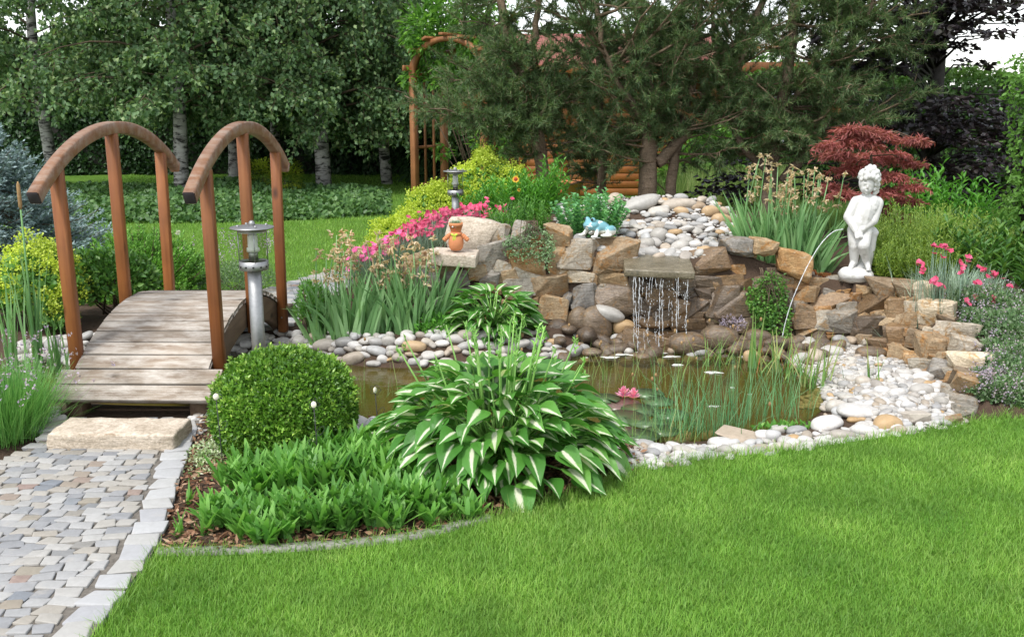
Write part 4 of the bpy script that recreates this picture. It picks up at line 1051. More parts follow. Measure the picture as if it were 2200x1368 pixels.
# ================================================================ GARDEN BRIDGE
BX, B0, B1 = -1.98, 4.97, 7.03
BC = (B0 + B1) / 2; HL = (B1 - B0) / 2
def arc_z(y, z_end, z_top):
    h = z_top - z_end; Rr = (HL * HL + h * h) / (2 * h)
    return z_top - Rr + np.sqrt(np.maximum(Rr * Rr - (np.asarray(y) - BC) ** 2, 0)), Rr
deck_z = lambda y: arc_z(y, .10, .44)[0]
bridge = tag(empty('garden_bridge', (BX, BC, 0)), 'small arched wooden footbridge with curved handrails over the pond', 'bridge')
BO = np.array([BX, BC, 0])
def bow(name, ys, zf, x, wd, ht, m):                # curved member of rectangular section
    z = zf(ys); dz = np.gradient(z, ys); nn = np.stack([0 * ys, -dz, np.ones_like(ys)], 1); nn /= np.linalg.norm(nn, axis=1, keepdims=True)
    c = np.stack([np.full_like(ys, x), ys, z], 1)
    bev = .008
    prof = [(-wd / 2 + bev, ht / 2), (wd / 2 - bev, ht / 2), (wd / 2, ht / 2 - bev), (wd / 2, -ht / 2 + bev), (wd / 2 - bev, -ht / 2), (-wd / 2 + bev, -ht / 2), (-wd / 2, -ht / 2 + bev), (-wd / 2, ht / 2 - bev)]
    k = len(prof); V = np.concatenate([c + nn * b + np.array([1.0, 0, 0]) * a for a, b in prof]) - BO
    n_ = len(ys); j = np.arange(n_ - 1)
    F = np.concatenate([np.stack([i * n_ + j, i * n_ + j + 1, ((i + 1) % k) * n_ + j + 1, ((i + 1) % k) * n_ + j], 1) for i in range(k)])
    caps = np.array([[i * n_ for i in range(k)][::-1], [i * n_ + n_ - 1 for i in range(k)]])
    return link(name, np_mesh(name, V, [F, caps]), bridge, m)
ysr = np.linspace(B0 - .03, B1 + .03, 40)
for sx in (-1, 1):
    # laminated stringer under the deck
    ys = np.linspace(B0 + .06, B1 - .06, 36)
    bow('stringer', ys, lambda y: deck_z(y) - .115, BX + sx * .325, .055, .16, M['wood_beam'])
    h = bow('handrail', ysr, lambda y: arc_z(y, 1.165, 1.455)[0], BX + sx * .385, .062, .072, M['wood_rail'])
    for ye in (ysr[0], ysr[-1]):                     # dark sealed end grain
        s = 1 if ye > BC else -1
        z = float(arc_z(ye, 1.165, 1.455)[0]); sl_ = math.atan(-(ye - BC) / math.sqrt(max(arc_z(ye, 1.165, 1.455)[1] ** 2 - (ye - BC) ** 2, .01)))
        me = bbox_mesh('end_cap', (0, 0, 0), (.056, .006, .066), .002)
        o = link('end_cap', me, h, M['wood_dark']); o.location = np.array([BX + sx * .385, ye + s * .004, z]) - BO; o.rotation_euler = (sl_, 0, 0)
    for yp in (B0 + .26, BC - .02, B1 - .26):
        zt = float(arc_z(yp, 1.165, 1.455)[0]) - .035; zb = float(deck_z(yp)) - .22
        tilt = (yp - BC) * -.055
        me = bbox_mesh('post', (0, 0, (zt - zb) / 2), (.062, .062, zt - zb + .01), .006)
        o = link('post', me, bridge, M['wood_post']); o.location = np.array([BX + sx * .387, yp + (BC - yp) * .02, zb]) - BO; o.rotation_euler = (tilt * .6, -sx * .0, 0)
        bolt = link('bolt', np_mesh('bolt', *(lambda r: (r[0] * [.012, .012, .012], r[1]))(ball(2))), o, M['steel_dark']); bolt.location = (sx * -.0, -.033, .10)
# planks: ridged boards, each one straight, laid along the arc
def plank_mesh(L, wd, th=.028, ridges=9):
    pr = []
    for i in range(ridges):
        a = -wd / 2 + wd * i / ridges; b = a + wd / ridges
        pr += [(a + .0008, th - .0035), (a + .003, th), (b - .003, th), (b - .0008, th - .0035)]
    pr = [(-wd / 2, 0)] + pr + [(wd / 2, 0)]
    k = len(pr); V = np.array([(x, y, z) for x in (-L / 2, L / 2) for y, z in pr])
    j = np.arange(k); F = np.stack([j, (j + 1) % k, k + (j + 1) % k, k + j], 1)
    caps = np.array([list(range(k)), [k + i for i in range(k)][::-1]])
    return np_mesh('plank', V, [F[:, ::-1], caps[:, ::-1]])
PL = [plank_mesh(.715, .134), plank_mesh(.86, .134)]
for p_ in PL: p_.materials.append(M['plank'])
Rr = arc_z(BC, .10, .44)[1]; tot = 2 * math.asin((HL) / Rr) * Rr; npl = 20
for i in range(npl):
    s = (i + .5) / npl * tot - tot / 2; th = s / Rr
    y = BC + Rr * math.sin(th); z = .44 - Rr + Rr * math.cos(th)
    wide = i < 2 or i >= npl - 2
    o = put('plank', PL[1 if wide else 0], bridge, np.array([BX + rng.normal() * .004, y, z - .028]) - BO, (1, (tot / npl - .010) / .134, 1), (-th + rng.normal() * .006, rng.normal() * .004, rng.normal() * .005))
for sx in (-1, 1):
    for ye in (B0 + .10, B1 - .10):
        o = link('foot', bbox_mesh('foot', (0, 0, 0), (.085, .12, .16), .006), bridge, M['wood_beam']); o.location = np.array([BX + sx * .325, ye, .0]) - BO
# ================================================================ GRANITE STEP
st = np_mesh('granite_step', *box((0, 0, 0), (.60, .25, .10)))
bevel_mesh(st, .012, 2)
bm = bmesh.new(); bm.from_mesh(st); bmesh.ops.subdivide_edges(bm, edges=[e_ for e_ in bm.edges if e_.calc_length() > .03], cuts=7, use_grid_fill=True)
for v_ in bm.verts: v_.co += Vector((math.sin(v_.co.y * 61 + v_.co.z * 40) * .004, math.sin(v_.co.x * 47 + v_.co.z * 70) * .005 + random.uniform(-.002, .002), math.sin(v_.co.x * 33 + v_.co.y * 51) * .0025 + random.uniform(-.0012, .0012)))
bm.to_mesh(st); bm.free()
o = link('granite_step', st, None, M['granite']); a0 = G(262, 912, .1)
o.location = (a0[0], a0[1] - .02, .052); o.rotation_euler = (0, 0, R(-1))
tag(o, 'rough granite block step at the foot of the bridge', 'step')
# ================================================================ LAMPS
def lamp(loc, label, post_h, sc=1.0):
    t = tag(empty('garden_lamp', loc), label, 'lamp', 'stainless steel bollard lamps'); t.scale = (sc, sc, sc)
    def L(name, prof, m, par=t, n=28, sm=True):
        V, F = lathe(prof, n); return link(name, np_mesh(name, V, F, smooth=sm), par, m)
    h = post_h
    L('post', [(.001, 0), (.036, 0), (.036, h), (.03, h + .002)], M['steel'])
    L('base_plate', [(.001, .014), (.07, .014), (.074, .01), (.074, 0)], M['steel'])
    col = L('collar', [(.035, h - .005), (.072, h - .003), (.075, h), (.075, h + .044), (.071, h + .045), (.069, h + .036)], M['steel'])
    L('anti_glare_disc', [(.001, h + .037), (.0685, h + .037)], M['paint_black'])  # black disc added to hide the bright sky reflection on the collar top
    V, F = box((0, 0, 0), (.010, .004, .009))
    vent = np_mesh('vent', V, F)
    for k in range(12):
        a = k * math.pi / 6 + .2
        v = link('vent', vent, col, M['paint_black']); v.location = (.0755 * math.cos(a), .0755 * math.sin(a), h + .018); v.rotation_euler = (0, 0, a + math.pi / 2)
    L('glass_cylinder', [(.067, h + .046), (.067, h + .205)], M['glass'])
    for k in range(4):
        a = k * math.pi / 2 + .35
        V, F = tube([(.0725 * math.cos(a), .0725 * math.sin(a), h + .04), (.0725 * math.cos(a), .0725 * math.sin(a), h + .21)], .003, 6)
        link('rod', np_mesh('rod', V, F, smooth=True), t, M['steel'])
    L('bulb_socket', [(.001, h + .046), (.024, h + .046), (.024, h + .088), (.020, h + .092)], M['steel_dark'])
    bs = L('bulb', [(.001, h + .090), (.033, h + .092), (.033, h + .112), (.026, h + .116), (.025, h + .175), (.019, h + .186), (.001, h + .19)], M['bulb'])
    cp = L('cap', [(.076, h + .195), (.076, h + .212), (.112, h + .214), (.114, h + .217), (.112, h + .221), (.05, h + .228), (.001, h + .23)], M['steel'])
    for a, r_ in ((None, .017), (.5, .008), (2.2, .008), (3.7, .008), (5.2, .008)):
        V, F = ball(3); V = V * 2 * r_
        k = link('cap_nut', np_mesh('cap_nut', V, F, smooth=True), cp, M['steel'])
        k.location = (0, 0, h + .238) if a is None else (.075 * math.cos(a), .075 * math.sin(a), h + .228)
    return t
lp = D(541, 489, 5.14); gz = float(hz(lp[0], 5.14))
lamp((lp[0], 5.14, gz), 'stainless steel lamp on a tall post beside the bridge', lp[2] - gz - .217)
lp = D(978, 368, 9.3); gz = float(hz(lp[0], 9.3))
lamp((lp[0], 9.3, gz), 'small steel lamp half hidden in the pink flowers on the mound', lp[2] - gz - .217)
# ================================================================ STONE BENCH, POT FIGURE, FROGS
bench = tag(empty('stone_bench', (-.45, 6.8, .5)), 'small granite seat with a leaning pink granite backrest on the wall', 'stone bench')
OB = np.array([-.45, 6.8, .5])
p = D(978, 553, 6.76)
me = bbox_mesh('seat', (0, 0, 0), (.31, .24, .085), .010, None, 2)
o = link('seat', me, bench, M['granite']); o.location = p - OB; o.rotation_euler = (R(2), R(3), R(-4))
seat_p = p
# backrest: slanted slab traced from its outline
bk = [(965, 470), (1005, 470), (1050, 476), (1075, 485), (1058, 508), (1046, 535), (1020, 541), (1000, 540), (962, 540), (955, 505)]
Yb = 6.92
fr_ = np.array([D(x, y, Yb + (540 - y) * .0007) for x, y in bk]) - OB
V = np.concatenate([fr_, fr_ + np.array([0.01, .075, .01])]); k = len(bk)
F = [np.array([list(range(k))[::-1]]), np.array([[k + i for i in range(k)]]), np.array([[i, (i + 1) % k, k + (i + 1) % k, k + i] for i in range(k)])]
me = np_mesh('backrest', V, F); bevel_mesh(me, .008, 1)
bm = bmesh.new(); bm.from_mesh(me); bmesh.ops.recalc_face_normals(bm, faces=bm.faces[:]); bm.to_mesh(me); bm.free()
link('backrest', me, bench, M['granite'])
# pot figure
pf = D(980, 537, 6.74)
fig = tag(empty('pot_figurine', pf), 'terracotta figure made of flower pots with lime bow on the granite seat', 'figurine')
fs = 1 / pxm(pf)                                    # metres per photo pixel there
def FL(name, prof, m, par=fig, n=24):
    V, F = lathe([(r * fs, z * fs) for r, z in prof], n); return link(name, np_mesh(name, V, F, smooth=True), par, m)
FL('body', [(.1, 0), (11, 0), (14.5, 5), (16.5, 14), (16, 22), (13.5, 30), (12, 33), (14, 33.5), (14, 38), (10, 38.5), (.1, 38.5)], M['terracotta'])
hd = FL('head', [(.1, 37), (9.5, 37), (10.5, 39), (14, 51), (15, 51), (15.3, 59), (13.6, 59), (13, 54), (.1, 53)], M['terracotta'])
for sx in (-1, 1):
    a_ = empty('tmp'); bpy.data.objects.remove(a_)
    c = Cat(); d = unit(np.array([sx * .72, -.15, -.62]))
    base = np.array([sx * 13.0, -2, 33]) * fs
    q = np.array(Vector((0, 0, 1)).rotation_difference(Vector(d)).to_matrix())
    for i in range(4):
        V, F = lathe([(.1 * fs, 0), (4.8 * fs, 0), (5.2 * fs, 1.5 * fs), (4.2 * fs, 5.2 * fs), (.1 * fs, 5.2 * fs)], 14)
        c.add(V @ q.T + base + d * (i * 4.4 * fs), F)
    link('arm', c.mesh('arm', True), fig, M['terracotta'])
for sx in (-1, 1):
    V, F = ball(2); V = V * np.array([3.6, 1.6, 3.2]) * fs
    e = link('eye', np_mesh('eye', V, F, smooth=True), hd, M['paint_white']); e.location = np.array([sx * 3.2 - 3, -14.0, 51.5]) * fs
    V, F = ball(2); V = V * np.array([1.3, .8, 1.3]) * fs
    e2 = link('pupil', np_mesh('pupil', V, F), hd, M['paint_black']); e2.location = np.array([sx * 3.2 - 3.2, -14.9, 51.2]) * fs
V, F = ball(2); V = V * np.array([3.4, 1.6, 3.0]) * fs
e = link('mouth', np_mesh('mouth', V, F, smooth=True), hd, M['paint_red']); e.location = np.array([-2, -12.2, 45]) * fs
c = Cat()
for an in (.5, 2.6):
    V, F = ball(2); V = V * np.array([8.5, 2.2, 5.0]) * fs; a = an
    V = np.c_[V[:, 0] * math.cos(a) - V[:, 2] * math.sin(a), V[:, 1], V[:, 0] * math.sin(a) + V[:, 2] * math.cos(a)] + np.array([math.cos(a) * 4 - 3, -14.6, math.sin(a) * 3 + 33]) * fs
    c.add(V, F)
for dx in (-2, 2):
    V, F = ball(2); V = V * np.array([3, 1.4, 11]) * fs + np.array([dx - 3, -15, 27]) * fs; c.add(V, F)
c.build('bow', M['lime_cloth'], fig, True)
n_ = 70; a = rng.uniform(0, 6.28, n_); r_ = rng.uniform(0, 11, n_)
V, F, rr = leafcards(np.c_[r_ * np.cos(a), r_ * np.sin(a), rng.uniform(54, 58, n_)] * fs, np.c_[np.cos(a) * .6, np.sin(a) * .6, np.ones(n_)], rng.uniform(5, 9, n_) * fs, 4 * fs, seed=3)
stuff(link('pot_plant', np_mesh('pot_plant', V, F, {'rnd': rr}), fig, M['silver_leaf']))
def frog(p, s, rz, mk, label):
    t = tag(empty('frog_figurine', p, rz), label, 'figurine'); t.scale = (s, s, s)
    c = Cat()
    ellip(c, (0, .03, .075), (.085, .12, .065), (R(-18), 0, 0)); ellip(c, (0, -.075, .105), (.075, .07, .052), (R(8), 0, 0))
    for sx in (-1, 1):
        ellip(c, (sx * .04, -.085, .155), (.024, .024, .024))
        ellip(c, (sx * .085, .09, .05), (.035, .075, .05), (0, 0, sx * .3)); ellip(c, (sx * .10, .02, .015), (.03, .055, .016), (0, 0, sx * -.5))
        capsule(c, (sx * .065, -.05, .07), (sx * .085, -.09, .012), .022, .018); ellip(c, (sx * .09, -.11, .012), (.028, .035, .012))
    remeshed('body', c, .006, 3, M[mk], t)
    for sx in (-1, 1):
        V, F = ball(2); V = V * .026
        e = link('eye', np_mesh('eye', V, F, smooth=True), t, M['paint_black']); e.location = (sx * .048, -.103, .160)
    V, F = tube([(.062 * math.sin(a), -.075 - .068 * math.cos(a), .098) for a in np.linspace(-1.1, 1.1, 9)], .0035, 5)
    link('mouth', np_mesh('mouth', V, F), t, M['paint_black'])
    return t
p = D(1283, 507, 7.02)
frog((p[0], p[1], p[2]), .78, R(-55), 'frog_blue', 'turquoise and white ceramic frog on top of the wall')
p = G(1135, 709, .06)
frog((p[0], p[1], .05), .55, R(-60), 'frog_green', 'dark green ceramic frog beside the pond under the small hosta')
# ================================================================ STATUE
SP = D(1838, 602, 6.94)
stt = tag(empty('fountain_statue', SP), 'white cast stone statue of a curly haired boy pouring a jet of water', 'statue')
stt.scale = (.94, .97, .99)
ks = 1 / 4.56 / pxm(SP)
def J(zx, zy, dpt=0.0): return np.array([(zx - 400) * ks, -dpt, (1245 - zy) * ks])      # zoom px -> local metres
c = Cat()
def cp(a, b, ra, rb): capsule(c, a, b, ra * ks, rb * ks)
# torso
cp(J(430, 480, .0), J(410, 560, .008), 92, 92); cp(J(500, 485, 0), J(465, 560, .008), 90, 90)
cp(J(430, 540, .01), J(395, 680, .02), 104, 106); cp(J(470, 560, .0), J(440, 690, .0), 86, 92)
cp(J(365, 715, .0), J(455, 715, .0), 80, 80)
ellip(c, J(395, 640, .045), np.array([72, 40, 75]) * ks)
ellip(c, J(420, 520, .052), np.array([42, 26, 34]) * ks); ellip(c, J(500, 525, .050), np.array([42, 26, 34]) * ks)
cp(J(375, 450), J(560, 465), 44, 50); cp(J(455, 455, -.005), J(445, 385, .0), 46, 42)
# arms (his right arm is at the left of the picture)
cp(J(346, 470, 0), J(272, 615, .01), 58, 52); cp(J(272, 615, .01), J(318, 735, .075), 50, 31)
cp(J(566, 485, 0), J(518, 645, .03), 60, 52); cp(J(518, 645, .03), J(385, 725, .085), 50, 31)
# hands: palm and curled fingers each
for (wx, wy), dirx in (((322, 742), 1), ((378, 732), -1)):
    cp(J(wx, wy, .08), J(wx + dirx * 6, wy + 34, .092), 23, 20)
    for f_ in range(4):
        b0 = J(wx + dirx * (-8 + f_ * 9), wy + 34 + f_ * 2, .094); b1 = J(wx + dirx * (-4 + f_ * 10), wy + 62 - f_ * 3, .108); b2 = J(wx + dirx * (6 + f_ * 9), wy + 78 - f_ * 5, .100)
        cp(b0, b1, 8.5, 8); cp(b1, b2, 8, 7)
    cp(J(wx + dirx * 16, wy + 10, .090), J(wx + dirx * 30, wy + 36, .106), 9, 8)
# legs
cp(J(358, 745, .0), J(352, 890, .025), 82, 62); cp(J(352, 890, .025), J(372, 1060, -.005), 62, 42); cp(J(368, 1060, -.005), J(305, 1122, .055), 34, 25); cp(J(375, 1085, -.02), J(372, 1105, -.015), 34, 32)
cp(J(445, 745, .01), J(412, 880, .085), 84, 62); cp(J(412, 880, .085), J(482, 1040, .03), 60, 42); cp(J(482, 1040, .03), J(485, 1105, .075), 33, 25)
ellip(c, J(400, 872, .10), np.array([40, 26, 38]) * ks)
for fx, fy, fd in ((290, 1128, .065), (483, 1118, .088)):
    for q in range(5): ellip(c, J(fx - 20 + q * 11, fy + 4, fd + .004 - abs(q - 1) * .003), np.array([8, 12, 8]) * ks, None, 2)
# head with face
ellip(c, J(436, 285, .012), np.array([82, 86, 100]) * ks)
ellip(c, J(426, 335, .030), np.array([64, 58, 58]) * ks)               # jaw and cheeks
ellip(c, J(398, 335, .055), np.array([24, 20, 22]) * ks); ellip(c, J(448, 340, .052), np.array([26, 20, 22]) * ks)
ellip(c, J(410, 318, .082), np.array([10, 14, 20]) * ks, None, 2)        # nose
ellip(c, J(410, 352, .070), np.array([15, 9, 5]) * ks, None, 2); ellip(c, J(411, 363, .069), np.array([13, 9, 6]) * ks, None, 2)
ellip(c, J(414, 382, .058), np.array([16, 12, 11]) * ks, None, 2)
for ex in (388, 436):
    ellip(c, J(ex, 286, .066), np.array([20, 9, 6]) * ks, None, 2); ellip(c, J(ex, 304, .060), np.array([12, 9, 7]) * ks, None, 2)
ellip(c, J(500, 315, .0), np.array([10, 16, 22]) * ks, None, 2)
body = remeshed('body', c, .0048, 3, M['statue'], stt, .45)
hc = Cat(); hr = np.random.default_rng(4)
ellip(hc, J(462, 245, -.016), np.array([96, 92, 98]) * ks); ellip(hc, J(470, 185, -.005), np.array([76, 66, 62]) * ks)
for zx, zy, dd, rr_ in [(395, 235, .062, 24), (425, 215, .078, 24), (455, 222, .080, 22), (372, 250, .035, 22), (485, 238, .072, 25), (512, 262, .055, 26), (530, 300, .035, 27), (545, 250, .02, 26), (400, 190, .05, 26), (440, 160, .05, 28), (480, 150, .04, 26), (510, 180, .045, 28), (535, 210, .03, 26), (420, 150, .02, 24), (455, 130, .01, 22), (500, 140, .0, 24), (535, 330, .02, 26), (540, 365, .01, 24), (520, 385, .015, 20), (500, 345, .04, 18), (380, 215, .03, 22), (545, 290, -.01, 26), (500, 300, .055, 16), (470, 195, .065, 24), (515, 225, .058, 20)]:
    ellip(hc, J(zx, zy, dd), np.array([rr_, rr_ * .9, rr_]) * ks * 1.18, None, 2)
for _ in range(26):
    a, b = hr.uniform(0, math.pi), hr.uniform(-.2, 1.4)
    ellip(hc, J(455, 245, -.012) + np.array([math.cos(a) * math.cos(b) * 84, math.sin(a) * math.cos(b) * 84, math.sin(b) * 100]) * ks, np.full(3, hr.uniform(18, 26)) * ks, None, 2)
remeshed('hair', hc, .0045, 1, M['statue'], stt, .4)
sc_ = Cat()
capsule(sc_, J(500, 1150, -.04), J(535, 900, -.04), 66 * ks, 68 * ks); capsule(sc_, J(535, 900, -.04), J(548, 770, -.03), 66 * ks, 56 * ks); ellip(sc_, J(562, 778, -.02), np.array([52, 46, 40]) * ks); ellip(sc_, J(470, 1130, -.03), np.array([90, 80, 60]) * ks)
remeshed('tree_stump', sc_, .008, 2, M['statue'], stt)
bc_ = Cat(); ellip(bc_, J(385, 1182, .01), np.array([175, 160, 74]) * ks); ellip(bc_, J(290, 1176, .03), np.array([84, 95, 74]) * ks); ellip(bc_, J(480, 1185, .03), np.array([85, 100, 60]) * ks); ellip(bc_, J(390, 1222, .0), np.array([165, 150, 50]) * ks)
for _ in range(14): ellip(bc_, J(hr.uniform(240, 540), hr.uniform(1170, 1215), hr.uniform(.02, .09)), np.full(3, hr.uniform(22, 40)) * ks, None, 2)
remeshed('plinth', bc_, .008, 2, M['statue'], stt)
# water jet
jw = [D(1812, 492, 6.86), D(1790, 498, 6.83), D(1765, 522, 6.80), D(1742, 558, 6.77), D(1722, 598, 6.74), D(1702, 645, 6.71), D(1688, 690, 6.69), D(1680, 728, 6.67)]
jp = smooth_poly(np.array(jw)[:, [0, 2]], 8, False); jy = np.interp(np.linspace(0, 1, len(jp)), np.linspace(0, 1, len(jw)), np.array(jw)[:, 1])
jj = np.c_[jp[:, 0], jy, jp[:, 1]]
rad = .0014 + .0017 * np.abs(np.sin(np.arange(len(jj)) * 1.7)) + .0014 * np.abs(np.sin(np.arange(len(jj)) * .73))
V, F = tube(jj, rad, 7)
tag(link('water_jet', np_mesh('water_jet', V, F, smooth=True), None, M['spray']), 'thin arching jet of water from the statue into the pond', 'water jet')
# waterfall strands
wf = tag(empty('waterfall', (1.0, 6.6, WZ)), 'broken strands of water falling from the slab onto wet rocks', 'waterfall')
WF = np.array([1.0, 6.6, WZ])
for k in range(17):
    x = 1358 + k * 7.4 + rng.normal() * 3
    Yk = 6.545 + rng.uniform(-.012, .03)
    z0 = sl_o.location[2] - .03; z1 = rng.uniform(-.05, .06) if x < 1445 else rng.uniform(.05, .2)
    x0 = D(x, 590, Yk)[0]; n_ = 60
    zz = np.linspace(z0, z1, n_); c = Cat()
    pts = np.c_[x0 + np.cumsum(rng.normal(size=n_) * .0012), Yk - .035 * (1 - (zz - z1) / (z0 - z1)) + 0 * zz, zz]
    main = rng.random() < .45
    cuts = sorted(rng.integers(2, n_ - 2, 9 if main else 14))
    for a_, b_ in zip([0] + cuts, cuts + [n_ - 1]):
        if b_ - a_ < 2 or rng.random() < (.1 if main else .45): continue
        L_ = b_ - a_ + 1; pr = np.sin(np.linspace(.25, 2.9, L_)) * rng.uniform(.0018, .0042 if main else .0028)
        V, F = tube(pts[a_:b_ + 1] - WF, pr, 6); c.add(V, F)
    for _ in range(14):
        V, F = ball(2); i = rng.integers(4, n_); s = rng.uniform(.002, .006)
        c.add(V * [s, s, s * rng.uniform(1.0, 2.6)] + pts[i] - WF + rng.normal(size=3) * [.013, .012, .01], F)
    stuff(c.build('strand', M['spray'], wf, True))
# foam on the water (lies flat on it)
for k, (x, y, w_, h_) in enumerate([(1345, 762, 56, 3), (1400, 758, 56, 4), (1445, 766, 30, 4), (1310, 768, 36, 3), (1455, 784, 30, 3), (1530, 800, 34, 4), (1575, 833, 8, 2), (1612, 847, 8, 2), (1535, 873, 24, 2)]):
    p = G(x, y, WZ + .003); s = pxm(p); n_ = 16
    a = np.arange(n_) * 2 * math.pi / n_; rr_ = 1 + .35 * rng.normal(size=n_)
    V = np.c_[np.cos(a) * rr_ * w_ / 2 / s, np.sin(a) * rr_ * h_ * 2.0 / s, np.full(n_, 0)]
    V = np.concatenate([V, V * [.8, .8, 0] + [0, 0, .004]])
    F = [np.stack([np.arange(n_), (np.arange(n_) + 1) % n_, n_ + (np.arange(n_) + 1) % n_, n_ + np.arange(n_)], 1), np.array([list(range(n_, 2 * n_))])]
    o = link('foam', np_mesh('foam', V, F, smooth=True), water_o, M['foam']); o.location = p
# ================================================================ PLANTS BY THE POND
def thing(name, label, cat, loc, group=None):
    return tag(empty(name, loc), label, cat, group)
def part(name, V, F, rnd, m, par, smooth=False, st=True):
    o = link(name, np_mesh(name, np.asarray(V) - np.array(par.location), F, {'rnd': rnd}, smooth), par, m)
    return stuff(o) if st else o
def stem_part(par, paths, rad, m, name='stems', n=5):
    c = Cat()
    for p in paths: tubes_into(c, np.asarray(p) - np.array(par.location), np.linspace(rad, rad * .4, len(p)), n)
    return stuff(c.build(name, m, par, True))
def dome_pts(n, c, r, seed, inner=.75, low=-.1, lump=.0, lk=5.0):
    rg = np.random.default_rng(seed); d = unit(rg.normal(size=(n * 2, 3))); d = d[d[:, 2] > low][:n]
    l = 1 + lump * (np.sin(d[:, 0] * lk + seed) + np.sin(d[:, 1] * lk * 1.3 + 2 * seed) + np.sin(d[:, 2] * lk * 1.1 + d[:, 0] * lk)) / 3
    rad = (inner + (1 - inner) * rg.random(len(d)) ** .5) * l
    return np.asarray(c) + d * rad[:, None] * np.asarray(r), d
def bush(name, label, cat, c, r, n, L, W, mk, seed, inner=.6, up=.5, fold=.2, six=False, lump=.12, low=-.15, lk=5.0, stemk='twig', group=None, droop=.1):
    gz = float(hz(c[0], c[1])) if 1 < c[1] < 14 and -6 < c[0] < 9 else 0.0
    t = thing(name, label, cat, (c[0], c[1], gz), group)
    p, d = dome_pts(n, c, r, seed, inner, low, lump, lk); rg = np.random.default_rng(seed + 1)
    ax = d + rg.normal(size=d.shape) * .55 + np.array([0, 0, up])
    V, F, rr = leafcards(p, ax, L * rg.uniform(.65, 1.25, len(p)), W * rg.uniform(.7, 1.2, len(p)), d + rg.normal(size=d.shape) * .4 + [0, 0, .4], fold, droop, six, seed)
    part('foliage', V, F, rr, M[mk], t)
    ps = []
    for k in range(9):
        e = p[rg.integers(len(p))]; b = np.array([c[0], c[1], gz]) + rg.normal(size=3) * [r[0] * .15, r[1] * .15, 0]
        ps.append([b, b * .5 + e * .5 + [0, 0, .05 * r[2]], e])
    stem_part(t, ps, .006 + .01 * r[2], M[stemk])
    return t
def gpt(x, y, Y, base=None):                        # pixel column at distance Y, on the ground
    p = D(x, y, Y); return np.array([p[0], Y, float(hz(p[0], Y))])

# ---- clipped box ball
bc = D(611, 878, 4.50)
t = thing('box_ball', 'round clipped green box ball beside the bridge', 'shrub', (bc[0], 4.50, .0))
p, d = dome_pts(40000, bc, (.338, .33, .285), 51, .85, -.95, .05, 10)
rg = np.random.default_rng(52)
V, F, rr = leafcards(p, d * .8 + rg.normal(size=d.shape) * .6 + [0, 0, .35], .023 * rg.uniform(.7, 1.2, len(p)), .0135, d + rg.normal(size=d.shape) * .5, .25, .1, seed=53)
part('foliage', V, F, rr * .8, M['box_leaf'], t)
ps3, ds3 = dome_pts(170, bc, (.338, .33, .286), 57, .98, -.2, .05, 10)
ps3 = np.repeat(ps3, 9, 0); ds3 = np.repeat(ds3, 9, 0); u3 = rg.random(len(ps3)) * .022; ps3 = ps3 + ds3 * u3[:, None] + rg.normal(size=ps3.shape) * .006
V, F, rr = leafcards(ps3, ds3 + rg.normal(size=ds3.shape) * .7 + [0, 0, .5], .02, .011, None, .2, seed=58)
part('new_shoots', V, F, rr * .4 + .6, M['box_leaf'], t)
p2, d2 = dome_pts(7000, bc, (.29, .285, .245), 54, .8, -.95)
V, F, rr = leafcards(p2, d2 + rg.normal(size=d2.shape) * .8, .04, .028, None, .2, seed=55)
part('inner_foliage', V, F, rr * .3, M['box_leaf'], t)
stem_part(t, [[(bc[0] + rng.normal() * .02, 4.5 + rng.normal() * .02, 0), (bc[0] + d2[i][0] * .1, 4.5 + d2[i][1] * .1, bc[2] * .6), p2[i]] for i in range(12)], .012, M['twig'])
# ---- hostas: every leaf its own part
def hosta_leaf(seed, L=1.0, W=.78):
    rg = np.random.default_rng(seed); nu, nv = 6, 9
    arch = rg.uniform(.20, .48); curl = rg.uniform(-.12, .12); cup = rg.uniform(.10, .24); V, U, VV = [], [], []
    for j in range(nv):
        v = j / (nv - 1)
        prof = math.sin(math.pi * min(v * .96 + .04, 1) ** .62) ** .9 if v < 1 else 0.0
        prof = max(prof, .02 if v < 1 else .004) * (1 - .35 * v ** 3)
        for i in range(nu + 1):
            u = i / nu * 2 - 1
            x = L * v - .03 * abs(u) * L * (1 if v < .3 else 0)
            y = u * W / 2 * prof + curl * v * v * L
            z = cup * abs(u) ** 1.4 * W * prof - arch * L * v * v * .85 + .012 * math.sin(v * 16 + seed) * abs(u) * L
            V.append((x, y, z)); U.append(u); VV.append(v)
    k = nu + 1; F = [[j * k + i, j * k + i + 1, (j + 1) * k + i + 1, (j + 1) * k + i] for j in range(nv - 1) for i in range(nu)]
    me = np_mesh('hosta_leaf', V, [np.array(F)], {'u': U, 'v': VV}, True); me.materials.append(M['hosta']); return me
HL_ = [hosta_leaf(s) for s in range(9)]
def _la(me):
    V, F = mesh_arrays(me); u = np.empty(len(V), np.float32); me.attributes['u'].data.foreach_get('value', u); return V, F, u
HLA = [_la(m_) for m_ in HL_]
